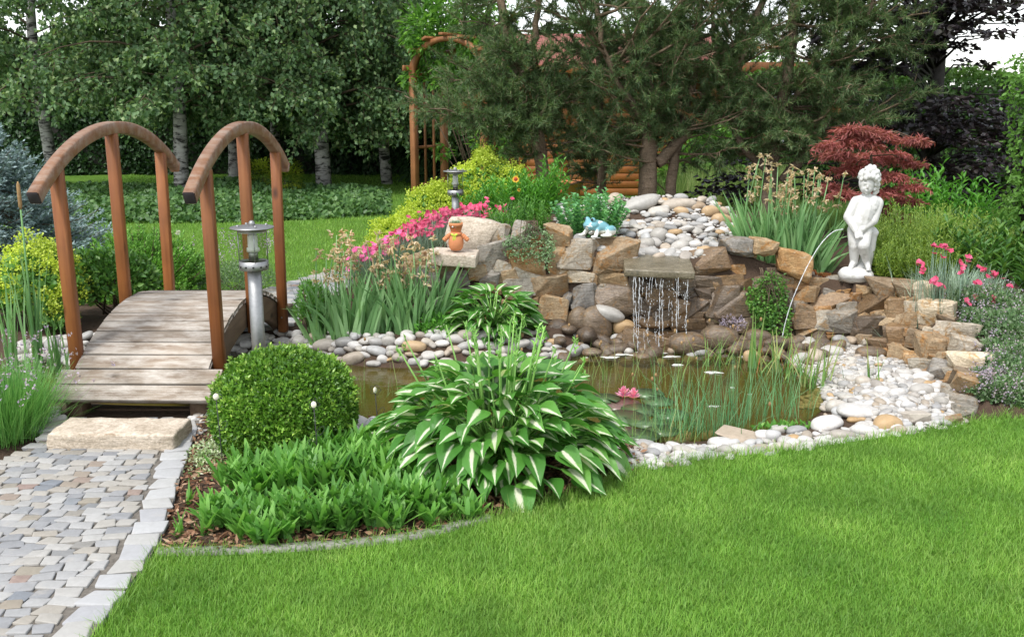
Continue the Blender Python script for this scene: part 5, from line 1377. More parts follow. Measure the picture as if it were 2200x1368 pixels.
def hosta(name, label, c, r, n, L, seed, stalks=0, sq=1.0, stalk_h=.2):
    gz = c[2]; t = thing(name, label, 'hosta', (c[0], c[1], gz)); rg = np.random.default_rng(seed)
    stem = Cat(); k = 0
    for i in range(n):
        f = (i + .5) / n; el = math.asin(min(.97, f ** .85 * .98)); az = i * 2.39996 + rg.normal() * .25
        el = max(.03, el + rg.normal() * .06); layer = .84 if rg.random() < .78 else rg.uniform(.45, .75)
        tip = np.array([math.cos(az) * math.cos(el) * r[0], math.sin(az) * math.cos(el) * r[1], math.sin(el) * r[2] + .03 * r[2]])
        base = tip * layer; base[2] = tip[2] * (layer * .92) + .035
        pitch = R(36) * (el / 1.45) ** 1.2 - R(14) * (1 - el / 1.45) + rg.normal() * .2
        l = L * rg.uniform(.78, 1.15) * (1 - .22 * el / 1.5)
        X = np.array([math.cos(az) * math.cos(pitch), math.sin(az) * math.cos(pitch), math.sin(pitch)])
        S = np.array([-math.sin(az), math.cos(az), rg.normal() * .35]); S = unit(S - X * (S @ X)); Zv = np.cross(X, S)
        rot = Matrix((X, S, Zv)).transposed().to_euler()
        put('leaf', HL_[rg.integers(9)], t, base, (l, l * rg.uniform(.85, 1.1) * sq, l), rot)
        b0 = np.array([rg.normal() * .05 * r[0], rg.normal() * .05 * r[1], 0])
        if i % 2 == 0: tubes_into(stem, [b0, b0 * .5 + base * .5 + [0, 0, .06 * r[2]], base], [.006, .005, .004], 4, rnd=rg.random())
    stuff(stem.build('stems', M['hosta_stem'], t, True))
    inn_ = Cat()
    for i in range(n // 2):                              # leaves deeper in the clump
        az = rg.uniform(0, 6.28); el = math.asin(rg.random() * .95); p_ = np.array([math.cos(az) * math.cos(el) * r[0], math.sin(az) * math.cos(el) * r[1], math.sin(el) * r[2]]) * rg.uniform(.5, .8); pt_ = R(30) * el - .1
        X = np.array([math.cos(az) * math.cos(pt_), math.sin(az) * math.cos(pt_), math.sin(pt_)]); S = unit(np.array([-math.sin(az), math.cos(az), rg.normal() * .3])); S = unit(S - X * (S @ X)); Zv = np.cross(X, S); l = L * rg.uniform(.7, 1.0)
        Vh, Fh, Uh = HLA[rg.integers(9)]; inn_.add((Vh * l) @ np.array([X, S * sq, Zv]) + p_, Fh, u=Uh, v=.5)
    stuff(inn_.build('inner_leaves', M['hosta'], t, True))
    if stalks:
        st_ = Cat(); bud = Cat()
        for _ in range(stalks):
            a, q = rg.uniform(0, 6.28), rg.random() ** .6 * .72
            b = np.array([math.cos(a) * q * r[0] * .5, math.sin(a) * q * r[1] * .5, .05]); top = np.array([math.cos(a) * q * r[0] + rg.normal() * .02, math.sin(a) * q * r[1], r[2] * math.sqrt(1 - q * q) + rg.uniform(.05, stalk_h)])
            tubes_into(st_, [b, b * .4 + top * .6 + [0, 0, .03], top], [.005, .0045, .003], 5, rnd=rg.random())
            for _k in range(11):
                h = rg.uniform(0, .07); ax = unit(np.array([rg.normal(), rg.normal(), 1.3]))
                V, F, rr = leafcards([top - [0, 0, h]], [ax], .032 * (1 - h * 5), .011, None, .4, seed=int(rg.integers(1e6))); bud.add(V, F, rnd=rr)
        stuff(st_.build('flower_stalks', M['hosta_stem'], t, True)); stuff(bud.build('buds', M['hosta_stem'], t))
    return t
hc_ = D(1068, 1000, 4.28)
hosta('hosta', 'large variegated hosta with cream centred leaves in front of the pond', (hc_[0], 4.28, .02), (.60, .52, .50), 300, .150, 60, 30, 1.0)
h2 = gpt(1058, 690, 6.52)
hosta('hosta', 'smaller variegated hosta below the wall beside the iris', (h2[0], 6.52, h2[2]), (.32, .24, .30), 120, .135, 61, 0, .72)
# ---- low leafy perennials at the front of the bed
FP = [(520, 1125, .15, 22, 'bright green perennial clump nearest the bark edge, leftmost of the front row'), (600, 1150, .14, 20, 'low leafy clump at the front edge right of the leftmost one'), (560, 1060, .19, 28, 'leafy green clump just in front of the box ball'),
      (680, 1060, .22, 34, 'tall leafy green clump in the middle of the front bed'), (700, 1130, .18, 28, 'broad leafy clump at the lawn edge of the front bed'), (800, 1050, .22, 34, 'leafy green clump between box ball and large hosta'), (830, 1120, .19, 30, 'leafy green clump at the lawn edge left of the hosta'), (905, 1085, .17, 26, 'leafy green clump touching the left side of the large hosta'),
      (950, 1110, .13, 16, 'small leafy clump below the large hosta, rightmost of the front row'), (745, 1010, .2, 30, 'rear leafy clump behind the middle of the front bed'), (640, 1010, .2, 28, 'rear leafy clump at the foot of the box ball')]
for i, (x, y, h, nros, lb_) in enumerate(FP):
    p0 = G(x, y, 0); t = thing('leafy_perennial', lb_, 'plant', (p0[0], p0[1], .004), 'leafy perennials at the front of the bark bed')
    rg = np.random.default_rng(70 + i); B, LL, ln, az, bd = [], [], [], [], []
    for _ in range(int(nros * 1.5)):
        a, q = rg.uniform(0, 6.28), math.sqrt(rg.random()) * .155
        c0 = p0 + [math.cos(a) * q, math.sin(a) * q * .8, .004]
        for k in range(9):
            B.append(c0 + rg.normal(size=3) * [.008, .008, 0] + [0, 0, rg.uniform(0, .6) * h * .6]); f = k / 11
            LL.append(h * rg.uniform(.45, .75)); ln.append(.15 + 1.0 * f * rg.uniform(.6, 1.1)); az.append(rg.uniform(0, 6.28)); bd.append(rg.uniform(.05, .6))
    V, F, rr, _ = strips(np.array(B), np.array(LL), .030 * rg.uniform(.75, 1.25, len(B)), np.array(ln), np.array(bd), 6, np.array(az), 0.0, 70 + i, .10, .7, .42)
    part('foliage', V, F, rr, M['front_leaf'], t, True)
for i, (x, y) in enumerate([(385, 1150), (405, 1085), (440, 1150), (985, 1120)]):
    p0 = G(x, y, 0); rg = np.random.default_rng(90 + i); n_ = (12, 6, 10, 14)[i]
    t = thing('seedling', ('tiny seedling in the bark beside the cobbled path', 'smallest seedling higher up in the bark by the path', 'seedling at the left edge of the leafy front clumps', 'seedling beside the lawn edge under the hosta')[i], 'plant', (p0[0], p0[1], .004))
    V, F, rr, _ = strips(np.tile(p0 + [0, 0, .004], (n_, 1)) + rg.normal(size=(n_, 3)) * [.01, .01, 0], rg.uniform(.05, .11, n_), .017, rg.uniform(.1, .8, n_), .3, 3, None, 0.0, 90 + i, .06, .6)
    part('foliage', V, F, rr, M['front_leaf'], t, True)
# variegated trailing plant by the box ball
c0 = G(450, 985, 0)
t = thing('variegated_creeper', 'white edged creeping plant between cobbled path and box ball', 'plant', (c0[0], c0[1], 0))
rg = np.random.default_rng(95); n_ = 900; q = rg.normal(size=(n_, 2)) * [.055, .11]; zz = np.abs(rg.normal(size=n_)) * .05 * np.exp(-(np.hypot(q[:, 0], q[:, 1]) / .12) ** 2) + .008
V, F, rr = leafcards(np.c_[c0[0] + .02 + q[:, 0], c0[1] + q[:, 1], zz], rg.normal(size=(n_, 3)) + [0, 0, .6], .02, .012, None, .2, seed=96)
part('foliage', V, F, rr, M['variegated'], t)
# ---- irises with dry flower heads
def iris(label, c, rx, ry, n, L, nst, stalk, seed, spread=.22):
    t = thing('iris_clump', label, 'iris', tuple(c)); rg = np.random.default_rng(seed)
    q = rg.uniform(-1, 1, (n, 2)); q = q[np.hypot(q[:, 0], q[:, 1]) < 1] * [rx, ry]; n = len(q)
    B = np.c_[c[0] + q[:, 0], c[1] + q[:, 1], hz(c[0] + q[:, 0], c[1] + q[:, 1])]
    az = np.where(rg.random(n) < .6, np.where(q[:, 0] > 0, 0, math.pi) + rg.normal(size=n) * .6, rg.uniform(0, 6.28, n))
    V, F, rr, _ = strips(B, L * rg.uniform(.6, 1.15, n), rg.uniform(.028, .044, n), np.abs(q[:, 0]) / rx * spread + rg.uniform(.02, .22, n), rg.uniform(0, .35, n) + (rg.random(n) < .12) * .9, 6, az, -math.pi / 2 + rg.normal(size=n) * .5, seed, .05, .5)
    part('leaves', V, F, rr, M['iris_leaf'], t, True)
    st_ = Cat(); fl = Cat()
    for _ in range(nst):
        b = B[rg.integers(n)]; top = b + np.array([rg.normal() * .05, rg.normal() * .04, stalk * rg.uniform(.72, 1.08)])
        mid = b * .5 + top * .5 + rg.normal(size=3) * [.015, .01, 0]
        tubes_into(st_, [b, mid, top], [.006, .005, .0035], 5, rnd=rg.random())
        for hh in (0, .04, .09, .15, .21):
            if hh and rg.random() < .4: continue
            pt = top * (1 - hh / stalk) + b * hh / stalk + rg.normal(size=3) * [.012, .01, 0]
            m_ = 9
            V, F, rr = leafcards(np.tile(pt, (m_, 1)) + rg.normal(size=(m_, 3)) * .007, rg.normal(size=(m_, 3)) * [1, 1, .6] + [0, 0, rg.uniform(-.4, .9)], rg.uniform(.02, .042, m_), rg.uniform(.010, .018, m_), None, .45, .35, True, int(rg.integers(1e6)))
            fl.add(V, F, rnd=rr)
    for k_ in (st_, fl): k_.V = [v - np.array(t.location) for v in k_.V]
    stuff(st_.build('flower_stalks', M['iris_leaf'], t, True)); stuff(fl.build('dry_flowers', M['iris_dry'], t))
    return t
p = gpt(760, 715, 6.62); iris('iris clump with dry brown flower heads on the left back shore', (p[0], 6.60, p[2]), .31, .15, 260, .42, 24, .62, 100)
p = gpt(885, 710, 6.62); iris('iris clump with dry flowers between the left iris and the small hosta', (p[0], 6.60, p[2]), .21, .14, 190, .44, 16, .60, 101)
p = gpt(1690, 540, 7.28); iris('iris clump with dry flower heads behind the wall left of the statue', (p[0], 7.30, p[2]), .34, .18, 280, .46, 26, .66, 102, .35)
t = bush('leafy_herb', 'bushy bright green herb at the left end of the iris bed', 'plant', gpt(672, 705, 6.66) + [0, 0, .16], (.12, .12, .24), 1500, .035, .010, 'front_leaf', 103, .2, .8)
t = bush('ground_cover_herb', 'low green herb filling the bed between the irises', 'plant', gpt(960, 715, 6.5) + [0, 0, .03], (.22, .12, .10), 900, .03, .014, 'green_leaf', 104, .3, .7)
# ---- reeds, rushes and sedge in the pond
def rushes(label, x, y, n, rx, ry, L, wd, mk, seed, lean=.22, bend=.35, z=WZ - .03, name='rush_clump', nseg=3, spikes=0):
    c = G(x, y, WZ); t = thing(name, label, 'rush', (c[0], c[1], WZ)); rg = np.random.default_rng(seed)
    q = rg.normal(size=(n, 2)) * [rx, ry]
    V, F, rr, tips = strips(np.c_[c[0] + q[:, 0], c[1] + q[:, 1], np.full(n, z)], L * rg.uniform(.45, 1.15, n), wd * rg.uniform(.6, 1.3, n), np.abs(rg.normal(size=n)) * lean, rg.uniform(0, bend, n) + (rg.random(n) < .13) * 1.2, nseg, None, None, seed, .1)
    part('blades', V, F, rr, M[mk], t, True)
    if spikes:
        sp_ = Cat()
        for i in rg.permutation(n)[:spikes]:
            Vb, Fb = ball(2); sp_.add(Vb * [.014, .014, .024] + tips[i] - np.array(t.location), Fb)
        stuff(sp_.build('seed_heads', M['cattail'], t, True))
    return t
rushes('thin green rushes standing in the water right of the pink lily', 1455, 925, 90, .09, .07, .42, .0048, 'reed_blue', 110, spikes=4)
rushes('thin rushes near the front shore in the middle of the pond', 1540, 930, 90, .09, .06, .40, .0048, 'reed_blue', 111, spikes=3)
rushes('rushes growing along the front white stones of the pond', 1400, 955, 50, .10, .05, .30, .004, 'reed', 112, .35, .7)
rushes('fine pale rushes behind the pink lily', 1430, 830, 45, .14, .10, .32, .0042, 'reed', 113, spikes=6)
rushes('rushes left of the broad leaved sedge', 1600, 900, 70, .10, .10, .42, .0048, 'reed_blue', 114, spikes=2)
rushes('fine rushes at the right bend of the pond', 1680, 890, 70, .08, .10, .40, .0048, 'reed_blue', 115)
rushes('thin reeds in front of the waterfall boulders', 1290, 815, 36, .09, .05, .30, .004, 'reed', 116, spikes=5)
rushes('broad leaved sedge with upright blades at the right shore', 1740, 825, 46, .08, .08, .36, .017, 'reed', 117, .25, .5, nseg=5)
rushes('broad sedge shoots in front of the green wall plant', 1660, 800, 30, .07, .05, .30, .017, 'reed', 118, .3, .5, nseg=5)
rushes('grassy sedge on the back shore right of the waterfall', 1540, 785, 34, .08, .05, .30, .011, 'reed', 119, .45, .6, nseg=5)
rushes('single broad sedge shoot on the white pebble beach', 1872, 845, 7, .02, .02, .28, .016, 'reed', 120, .25, .5, z=-.02, nseg=5)
rushes('upright sword leaved shoot below the green wall plant', 1615, 790, 8, .025, .02, .46, .028, 'reed', 121, .12, .1, nseg=5)
rushes('bent dry reeds with brown blades at the right shore', 1700, 800, 26, .10, .06, .26, .007, 'rust_leaf', 122, .4, .8)
rushes('sparse rushes rising behind the large hosta', 1230, 880, 30, .12, .08, .34, .0042, 'reed', 123, spikes=4)
rushes('thin grass stems in the water left of the large hosta', 800, 850, 22, .12, .08, .34, .004, 'reed', 124, .35, .9, spikes=3)
c0 = G(1690, 925, WZ)
t = thing('water_plant', 'small bright green leafy water plant at the front right shore', 'plant', (c0[0], c0[1], WZ))
rg = np.random.default_rng(125); n_ = 120
V, F, rr = leafcards(np.c_[c0[0] + rg.normal(size=n_) * .07, c0[1] + rg.normal(size=n_) * .02, WZ + rg.uniform(0, .03, n_)], rg.normal(size=(n_, 3)) + [0, 0, .8], .04, .02, None, .2, six=True, seed=126)
part('foliage', V, F, rr, M['front_leaf'], t)
# lilies
def lily(x, y, s, label, seed):
    c = G(x, y, WZ + .02); t = thing('water_lily_flower', label, 'water lily', (c[0], c[1], WZ + .004)); rg = np.random.default_rng(seed)
    for ring, (m_, tilt) in enumerate(((9, .35), (8, .8), (6, 1.2))):
        for k in range(m_):
            a = k * 2 * math.pi / m_ + ring * .35
            ax = np.array([[math.cos(a) * math.cos(tilt), math.sin(a) * math.cos(tilt), math.sin(tilt)]])
            V, F, rr = leafcards([[0, 0, .012 * ring]], ax, s * (1 - .12 * ring), s * .42, [[0, 0, 1]] if tilt < 1 else -ax * [1, 1, 0], .3, -.1, True, int(rg.integers(1e6)))
            o = link('petal', np_mesh('petal', V, F, {'rnd': rr}, True), t, M['lily_pink'])
lily(1340, 848, .062, 'open pink water lily, left one of the touching pair', 130)
lily(1361, 850, .055, 'open pink water lily, right one of the touching pair', 131)
def pad_mesh(seed):
    n_ = 22; a = np.linspace(.16, 2 * math.pi - .16, n_); rg = np.random.default_rng(seed); r_ = 1 + .04 * rg.normal(size=n_)
    V = np.concatenate([[[0, 0, 0]], np.c_[np.cos(a) * r_, np.sin(a) * r_, np.full(n_, .01)]]); V = np.concatenate([V, V - [0, 0, .03]])
    k = n_ + 1; F = np.array([[0, i, i + 1] for i in range(1, n_)] + [[k, k + i + 1, k + i] for i in range(1, n_)]); Q = np.array([[i, k + i, k + i + 1, i + 1] for i in range(1, n_)])
    return np_mesh('lily_pad', V, [F, Q], smooth=False)
PADS = [pad_mesh(i) for i in range(3)]; PR = [m_.copy() for m_ in PADS]
for m_ in PADS: m_.materials.append(M['lily_pad'])
for m_ in PR: m_.materials.append(M['lily_pad_red'])
for i, (x, y, r_, red) in enumerate([(1330, 868, .13, 1), (1390, 845, .10, 0), (1375, 880, .11, 0), (1415, 862, .09, 0), (1340, 895, .12, 0), (1395, 905, .12, 0), (1330, 925, .10, 1), (1440, 890, .10, 0), (1300, 855, .09, 0), (1425, 925, .09, 0), (1375, 935, .10, 0)]):
    o = put('lily_pad', (PR if red else PADS)[i % 3], None, G(x, y, WZ + .004 + .0009 * i), (r_, r_, .2), (0, 0, rng.uniform(0, 6.28)))
    tag(o, ('reddish' if red else 'dull green') + ' round lily pad floating ' + ['under the pink lilies', 'just right of the pink lilies', 'below the pink lilies near the rushes', 'furthest right behind the rushes', 'left of the rushes below the reddish pad', 'low between the rushes and the front shore', 'nearest the hosta at the front', 'among the thin rushes', 'left of the pink lilies beside the hosta', 'nearest the front white stones right of the hosta', 'closest to the near shore under the rushes'][i], 'lily pad', 'lily pads in the pond')
# cattails left of the bridge
for i, (x, y, n_, h, lb_) in enumerate([(95, 800, 0, 0, ''), (82, 812, 24, .92, 'tall cattail clump with a brown spike left of the bridge'), (28, 800, 20, .66, 'cattail clump at the left picture edge'), (122, 798, 16, .42, 'short cattail clump beside the front bridge post')]):
    if not n_: continue
    c = G(x, y, WZ); t = thing('cattail_clump', lb_, 'cattail', (c[0], c[1], WZ)); rg = np.random.default_rng(140 + i)
    V, F, rr, _ = strips(np.tile([c[0], c[1], WZ - .05], (n_, 1)) + rg.normal(size=(n_, 3)) * [.02, .02, 0], h * rg.uniform(.55, 1.05, n_), rg.uniform(.018, .028, n_), rg.uniform(.0, .14, n_), rg.uniform(0, .22, n_), 6, None, None, 140 + i, .06, .3)
    part('leaves', V, F, rr, M['iris_leaf'], t, True)
    if i == 1:
        tp = D(38, 390, c[1]); cs = Cat(); tubes_into(cs, [np.zeros(3), (tp - np.array(t.location)) * [1, 1, .9]], [.008, .005], 6, rnd=.4); stuff(cs.build('stalk', M['iris_leaf'], t, True))
        cs = Cat(); top = tp - np.array(t.location); tubes_into(cs, [top * [1, 1, .86], top * [1, 1, .88], top * [1, 1, .98], top], [.004, .012, .011, .003], 8); cs.build('seed_spike', M['cattail'], t, True)
# lavender at the lower left
c0 = G(10, 955, 0)
t = thing('lavender', 'grassy green lavender bush at the lower left edge by the path', 'lavender', (c0[0] - .05, c0[1] + .05, 0)); rg = np.random.default_rng(150); n_ = 2600
q = rg.normal(size=(n_, 2)) * [.13, .15]
V, F, rr, tips = strips(np.c_[t.location[0] + q[:, 0] * .5, t.location[1] + .1 + q[:, 1] * .6, np.zeros(n_)], rg.uniform(.18, .40, n_), .0045, np.abs(rg.normal(size=n_)) * .45, rg.uniform(0, .5, n_), 3, np.arctan2(q[:, 1], q[:, 0]) + rg.normal(size=n_) * .4, None, 151, .2)
part('foliage', V, F, rr, M['lavender_leaf'], t)
k = rg.permutation(n_)[:170]; k = k[tips[k, 2] > .2]
V, F, rr = leafcards(np.repeat(tips[k], 4, 0) + rg.normal(size=(len(k) * 4, 3)) * [.006, .006, .014], rg.normal(size=(len(k) * 4, 3)) + [0, 0, 1], .018, .010, seed=152)
part('flower_spikes', V, F, rr, M['lilac'], t)
# strip of bark left of the path under it
# ---- plants left of and behind the bridge
def frothy(label, c, r, n, seed, nflow, mk='lime_flower', leaf='lime_leaf', name='lady_mantle'):
    t = thing(name, label, 'plant', (c[0], c[1], float(hz(c[0], c[1])))); rg = np.random.default_rng(seed)
    p, d = dome_pts(n, c, r, seed, .5, -.1, .15); V, F, rr = leafcards(p * [1, 1, .88] + [0, 0, c[2] * .1], d + rg.normal(size=d.shape) * .7 + [0, 0, .4], .05, .05, d, .15, .1, True, seed)
    part('leaves', V, F, rr, M[leaf], t)
    p, d = dome_pts(nflow, c, r, seed + 1, .78, .0, .20, 8); p = np.repeat(p, 16, 0) + rg.normal(size=(len(p) * 16, 3)) * .018 + [0, 0, .03]
    V, F, rr = leafcards(p, rg.normal(size=p.shape) + [0, 0, .5], .019, .017, None, .1, seed=seed + 2)
    part('flowers', V, F, rr, M[mk], t)
    stem_part(t, [[(c[0] + rg.normal() * .05, c[1] + rg.normal() * .05, float(hz(c[0], c[1]))), np.array(c) * .5 + p[i] * .5, p[i]] for i in rg.integers(0, len(p), 20)], .004, M[leaf])
    return t
c = gpt(75, 700, 6.75); frothy('lime yellow lady mantle left of the bridge behind the cattails', (c[0], 6.9, .22), (.30, .28, .42), 900, 160, 420)
c = gpt(165, 680, 7.0); frothy('small lime yellow lady mantle tuft beside the front bridge post', (c[0] - .02, 6.75, .12), (.12, .12, .20), 250, 161, 110)
c = gpt(250, 690, 7.45)
bush('dark_shrub', 'dark glossy shrub with reddish tips behind the bridge deck', 'shrub', (c[0], 7.35, .22), (.38, .28, .30), 2600, .05, .028, 'shrub_leaf', 162, .5, .5, .2, True)
bush('low_shrub', 'low green shrub beyond the cattails at the left picture edge', 'shrub', (-4.0, 6.95, .15), (.55, .4, .4), 2600, .05, .03, 'shrub_leaf', 169, .5, .5, .2, True)
def spruce(label, base, rx, rz, n_br, n_need, L, W, mk, seed, name, flat=0, zc=None):
    """mound or cone of needle sprays"""
    t = thing(name, label, 'conifer', tuple(base)); rg = np.random.default_rng(seed); P, A = [], []; ps = []
    for k in range(n_br):
        a = rg.uniform(0, 6.28)
        if flat:
            el = math.asin(rg.random() * .98); tip = np.array([math.cos(a) * math.cos(el) * rx, math.sin(a) * math.cos(el) * rx, math.sin(el) * rz]) * rg.uniform(.82, 1.05); b = tip * .55; d = unit(tip - b + [0, 0, rz * .05])
        else:
            h = rg.random() ** 1.3; rr_ = rx * (1 - h) * rg.uniform(.8, 1.06); tip = np.array([math.cos(a) * rr_, math.sin(a) * rr_, rz * h + .02]); b = tip * [.4, .4, 1] + [0, 0, -.05 * rx]; d = unit(tip - b)
        s = np.linspace(0, 1, 8)[:, None]; path = b + (tip - b) * s + np.array([0, 0, -.06 * rx]) * np.sin(s * math.pi)
        ps.append(path + base)
        m_ = n_need; u = rg.random(m_) ** .7; pt = b + (tip - b) * u[:, None] + np.array([0, 0, -.06 * rx]) * np.sin(u * math.pi)[:, None]
        side = np.cross(d, [0, 0, 1]); side = unit(side)
        off = (rg.uniform(-1, 1, m_) * (1.02 - u) * np.linalg.norm(tip - b) * .45)
        pt = pt + side * off[:, None] + rg.normal(size=(m_, 3)) * .008
        P.append(pt + base); A.append(d * .9 + side * np.sign(off)[:, None] * .9 + rg.normal(size=(m_, 3)) * .45 + [0, 0, .25])
    P = np.concatenate(P); A = np.concatenate(A)
    V, F, rr = leafcards(P, A, L * rg.uniform(.7, 1.2, len(P)), W, None, .15, seed=seed)
    part('needles', V, F, rr, M[mk], t); stem_part(t, ps[::3], .008, M['twig'], 'branches', 4)
    return t
c = gpt(300, 620, 8.2); spruce('low cushion of bright green dwarf spruce behind the bridge', np.array([c[0], 8.3, -.03]),   .62, .60, 520, 75, .034, .011, 'spruce_green', 163, 'dwarf_spruce', 1)
c = D(-90, 500, 10.3); spruce('silvery blue spruce at the left edge behind the lady mantle', np.array([c[0], 10.3, -.04]), 1.75, 1.9, 900, 95, .055, .019, 'spruce_blue', 164, 'blue_spruce')
c = gpt(530, 600, 8.6)
t = bush('catmint', 'pinkish grey catmint patch behind the steel lamp', 'plant', (c[0], 8.3, .08), (.36, .25, .20), 2600, .024, .011, 'catmint_leaf', 165, .2, .8)
rg = np.random.default_rng(166); n_ = 70; b = np.c_[c[0] + rg.normal(size=n_) * .2, 8.3 + rg.normal(size=n_) * .14, np.full(n_, .1)]
V, F, rr, tips = strips(b, rg.uniform(.15, .3, n_), .004, rg.uniform(0, .3, n_), .1, 2, None, None, 167)
part('flower_stalks', V, F, rr, M['catmint_leaf'], t)
tp = np.repeat(tips, 10, 0); V, F, rr = leafcards(tp + rg.normal(size=tp.shape) * [.006, .006, .03], rg.normal(size=tp.shape) + [0, 0, .5], .014, .010, seed=168); part('flower_spikes', V, F, rr, M['lilac'], t)
for i, (x, y) in enumerate([(345, 537), (382, 500), (383, 533), (350, 518)]):
    p0 = D(x, y, 8.75); t = thing('white_flower', ['white pompom flower lowest of the four behind the bridge', 'topmost white pompom flower behind the left rear bridge post', 'white pompom flower just right of the left rear bridge post', 'small white pompom flower nearest the left rear bridge post'][i], 'flower', (p0[0], 8.75, -.02)); rg = np.random.default_rng(170 + i)
    c = Cat(); tubes_into(c, [np.zeros(3), (0.01, 0, p0[2] * .5), (0, 0, p0[2] + .02)], [.004, .003, .003], 5, rnd=.3); stuff(c.build('stem', M['green_leaf'], t, True))
    m_ = 60; d = unit(rg.normal(size=(m_, 3))); V, F, rr = leafcards(d * .004 + [0, 0, p0[2] + .02], d, .024, .012, None, .3, seed=171 + i); part('petals', V + np.array(t.location), F, rr, M['white_flower'], t)
# ================================================================ PLANTS ON THE MOUND
def stems_plant(name, label, cat, c, rx, ry, nst, h, nl, L, W, mk, seed, lean=.25, six=False, up=.55, droop=.15, group=None):
    gz = float(hz(c[0], c[1])); t = thing(name, label, cat, (c[0], c[1], gz), group); rg = np.random.default_rng(seed)
    q = rg.uniform(-1, 1, (nst * 2, 2)); q = q[np.hypot(q[:, 0], q[:, 1]) < 1][:nst]; n = len(q)
    b = np.c_[c[0] + q[:, 0] * rx, c[1] + q[:, 1] * ry, hz(c[0] + q[:, 0] * rx, c[1] + q[:, 1] * ry)]
    hh = h * rg.uniform(.7, 1.1, n) * (1.05 - .35 * np.hypot(q[:, 0], q[:, 1]) ** 2); dr = np.c_[q * lean + rg.normal(size=(n, 2)) * .08, np.ones(n)]; tips = b + dr * hh[:, None]
    stem_part(t, [[b[i], b[i] * .5 + tips[i] * .5 + rg.normal(size=3) * .006, tips[i]] for i in range(n)], .004, M[mk], 'stems', 4)
    u = np.tile(np.linspace(.12, 1, nl), n); i = np.repeat(np.arange(n), nl); a = np.tile(np.arange(nl) * 2.4, n) + np.repeat(rg.uniform(0, 6, n), nl)
    P = b[i] + (tips - b)[i] * u[:, None]; ax = np.c_[np.cos(a), np.sin(a), up + u * .7] + rg.normal(size=(len(u), 3)) * .15
    V, F, rr = leafcards(P, ax, L * rg.uniform(.7, 1.15, len(u)) * (1.15 - .5 * u), W, np.c_[np.zeros(len(u)), np.zeros(len(u)), np.ones(len(u))] + rg.normal(size=(len(u), 3)) * .2, .25, droop, six, seed)
    part('foliage', V, F, rr, M[mk], t)
    return t, tips
def flowers(par, pts, s, mk, seed, npet=6, name='flowers', tilt=.35, tow=(0, -.5, .8)):
    rg = np.random.default_rng(seed); pts = np.asarray(pts); n = len(pts); a = np.tile(np.arange(npet) * 2 * math.pi / npet, n) + np.repeat(rg.uniform(0, 6, n), npet)
    N_ = unit(np.asarray(tow) + rg.normal(size=(n, 3)) * .35); S = unit(np.cross(N_, [1.0, .1, 0])); T_2 = np.cross(N_, S); i = np.repeat(np.arange(n), npet)
    ax = S[i] * np.cos(a)[:, None] + T_2[i] * np.sin(a)[:, None] + N_[i] * tilt
    V, F, rr = leafcards(pts[i], ax, s * rg.uniform(.8, 1.2, len(i)), s * .95, N_[i], .15, .0, True, seed)
    return part(name, V, F, rr, M[mk], par)
def dianthus(label, c, rx, ry, n, h, nf, seed, mk='pink', s=.022, pts=None, stalk=.12):
    gz = float(hz(c[0], c[1])); t = thing('dianthus', label, 'flower', (c[0], c[1], gz)); rg = np.random.default_rng(seed)
    q = rg.normal(size=(n, 2)) * .45 * [rx, ry]; B = np.c_[c[0] + q[:, 0], c[1] + q[:, 1], hz(c[0] + q[:, 0], c[1] + q[:, 1])]
    V, F, rr, tips = strips(B, h * rg.uniform(.6, 1.2, n), .005, np.abs(rg.normal(size=n)) * .5, rg.uniform(0, .7, n), 3, np.arctan2(q[:, 1], q[:, 0]) + rg.normal(size=n) * .6, None, seed, .15)
    part('foliage', V, F, rr, M['silver_leaf'], t)
    if pts is None:
        f = rg.normal(size=(nf, 2)) * .5 * [rx, ry]; pts = np.c_[c[0] + f[:, 0], c[1] + f[:, 1] - .03, hz(c[0] + f[:, 0], c[1] + f[:, 1]) + h * .75 + rg.uniform(0, stalk, nf)]
    k = rg.integers(0, n, len(pts)); ps = [[B[np.argmin(np.hypot(B[:, 0] - p[0], B[:, 1] - p[1]))], p] for p in pts]
    stem_part(t, ps, .003, M['silver_leaf'], 'flower_stalks', 4); flowers(t, pts, s, mk, seed + 1)
    return t
DI = [(797, 540, 7.30, .16, .14, 60, 'hot_pink', 'brightest pink cushion of flowers at the lowest left end of the mound'), (850, 520, 7.45, .20, .16, 55, 'pink', 'pink dianthus clump above the lowest pink cushion'), (905, 500, 7.60, .20, .18, 55, 'pink', 'pink dianthus clump left of the terracotta pot figure'),
      (950, 480, 7.95, .20, .18, 55, 'pink', 'pink dianthus clump below the small lamp'), (1015, 480, 8.05, .22, .18, 65, 'pink', 'pink dianthus clump right of the small lamp above the stone backrest'), (900, 450, 8.4, .22, .2, 45, 'pink', 'rear pink dianthus clump against the lime flowers')]
for i, (x, y, Yd, rx, ry, nf, mk, lb_) in enumerate(DI):
    c = gpt(x, y, Yd); dianthus(lb_, (c[0], Yd), rx * 1.25, ry * 1.25, 620, .19, int(nf * 1.35), 200 + i * 3, mk, .024)
for i, (x, y, Yd, r_, h, lb_) in enumerate([(868, 455, 9.35, .38, .46, 'lime yellow lady mantle at the left end of the mound'), (955, 395, 9.9, .52, .64, 'big lime yellow lady mantle behind the small lamp'), (1050, 388, 9.9, .48, .62, 'lime yellow lady mantle at the top right behind the green perennials')]):
    c = gpt(x, y, Yd); frothy(lb_, (c[0], Yd, c[2] + .04), (r_, r_ * .9, h), 1500, 220 + i * 4, 1150)
t, tips = stems_plant('blanket_flower', 'green leafy perennial with one red and yellow daisy on the mound', 'plant', gpt(1085, 440, 8.75), .30, .26, 90, .44, 22, .10, .016, 'green_leaf', 232)
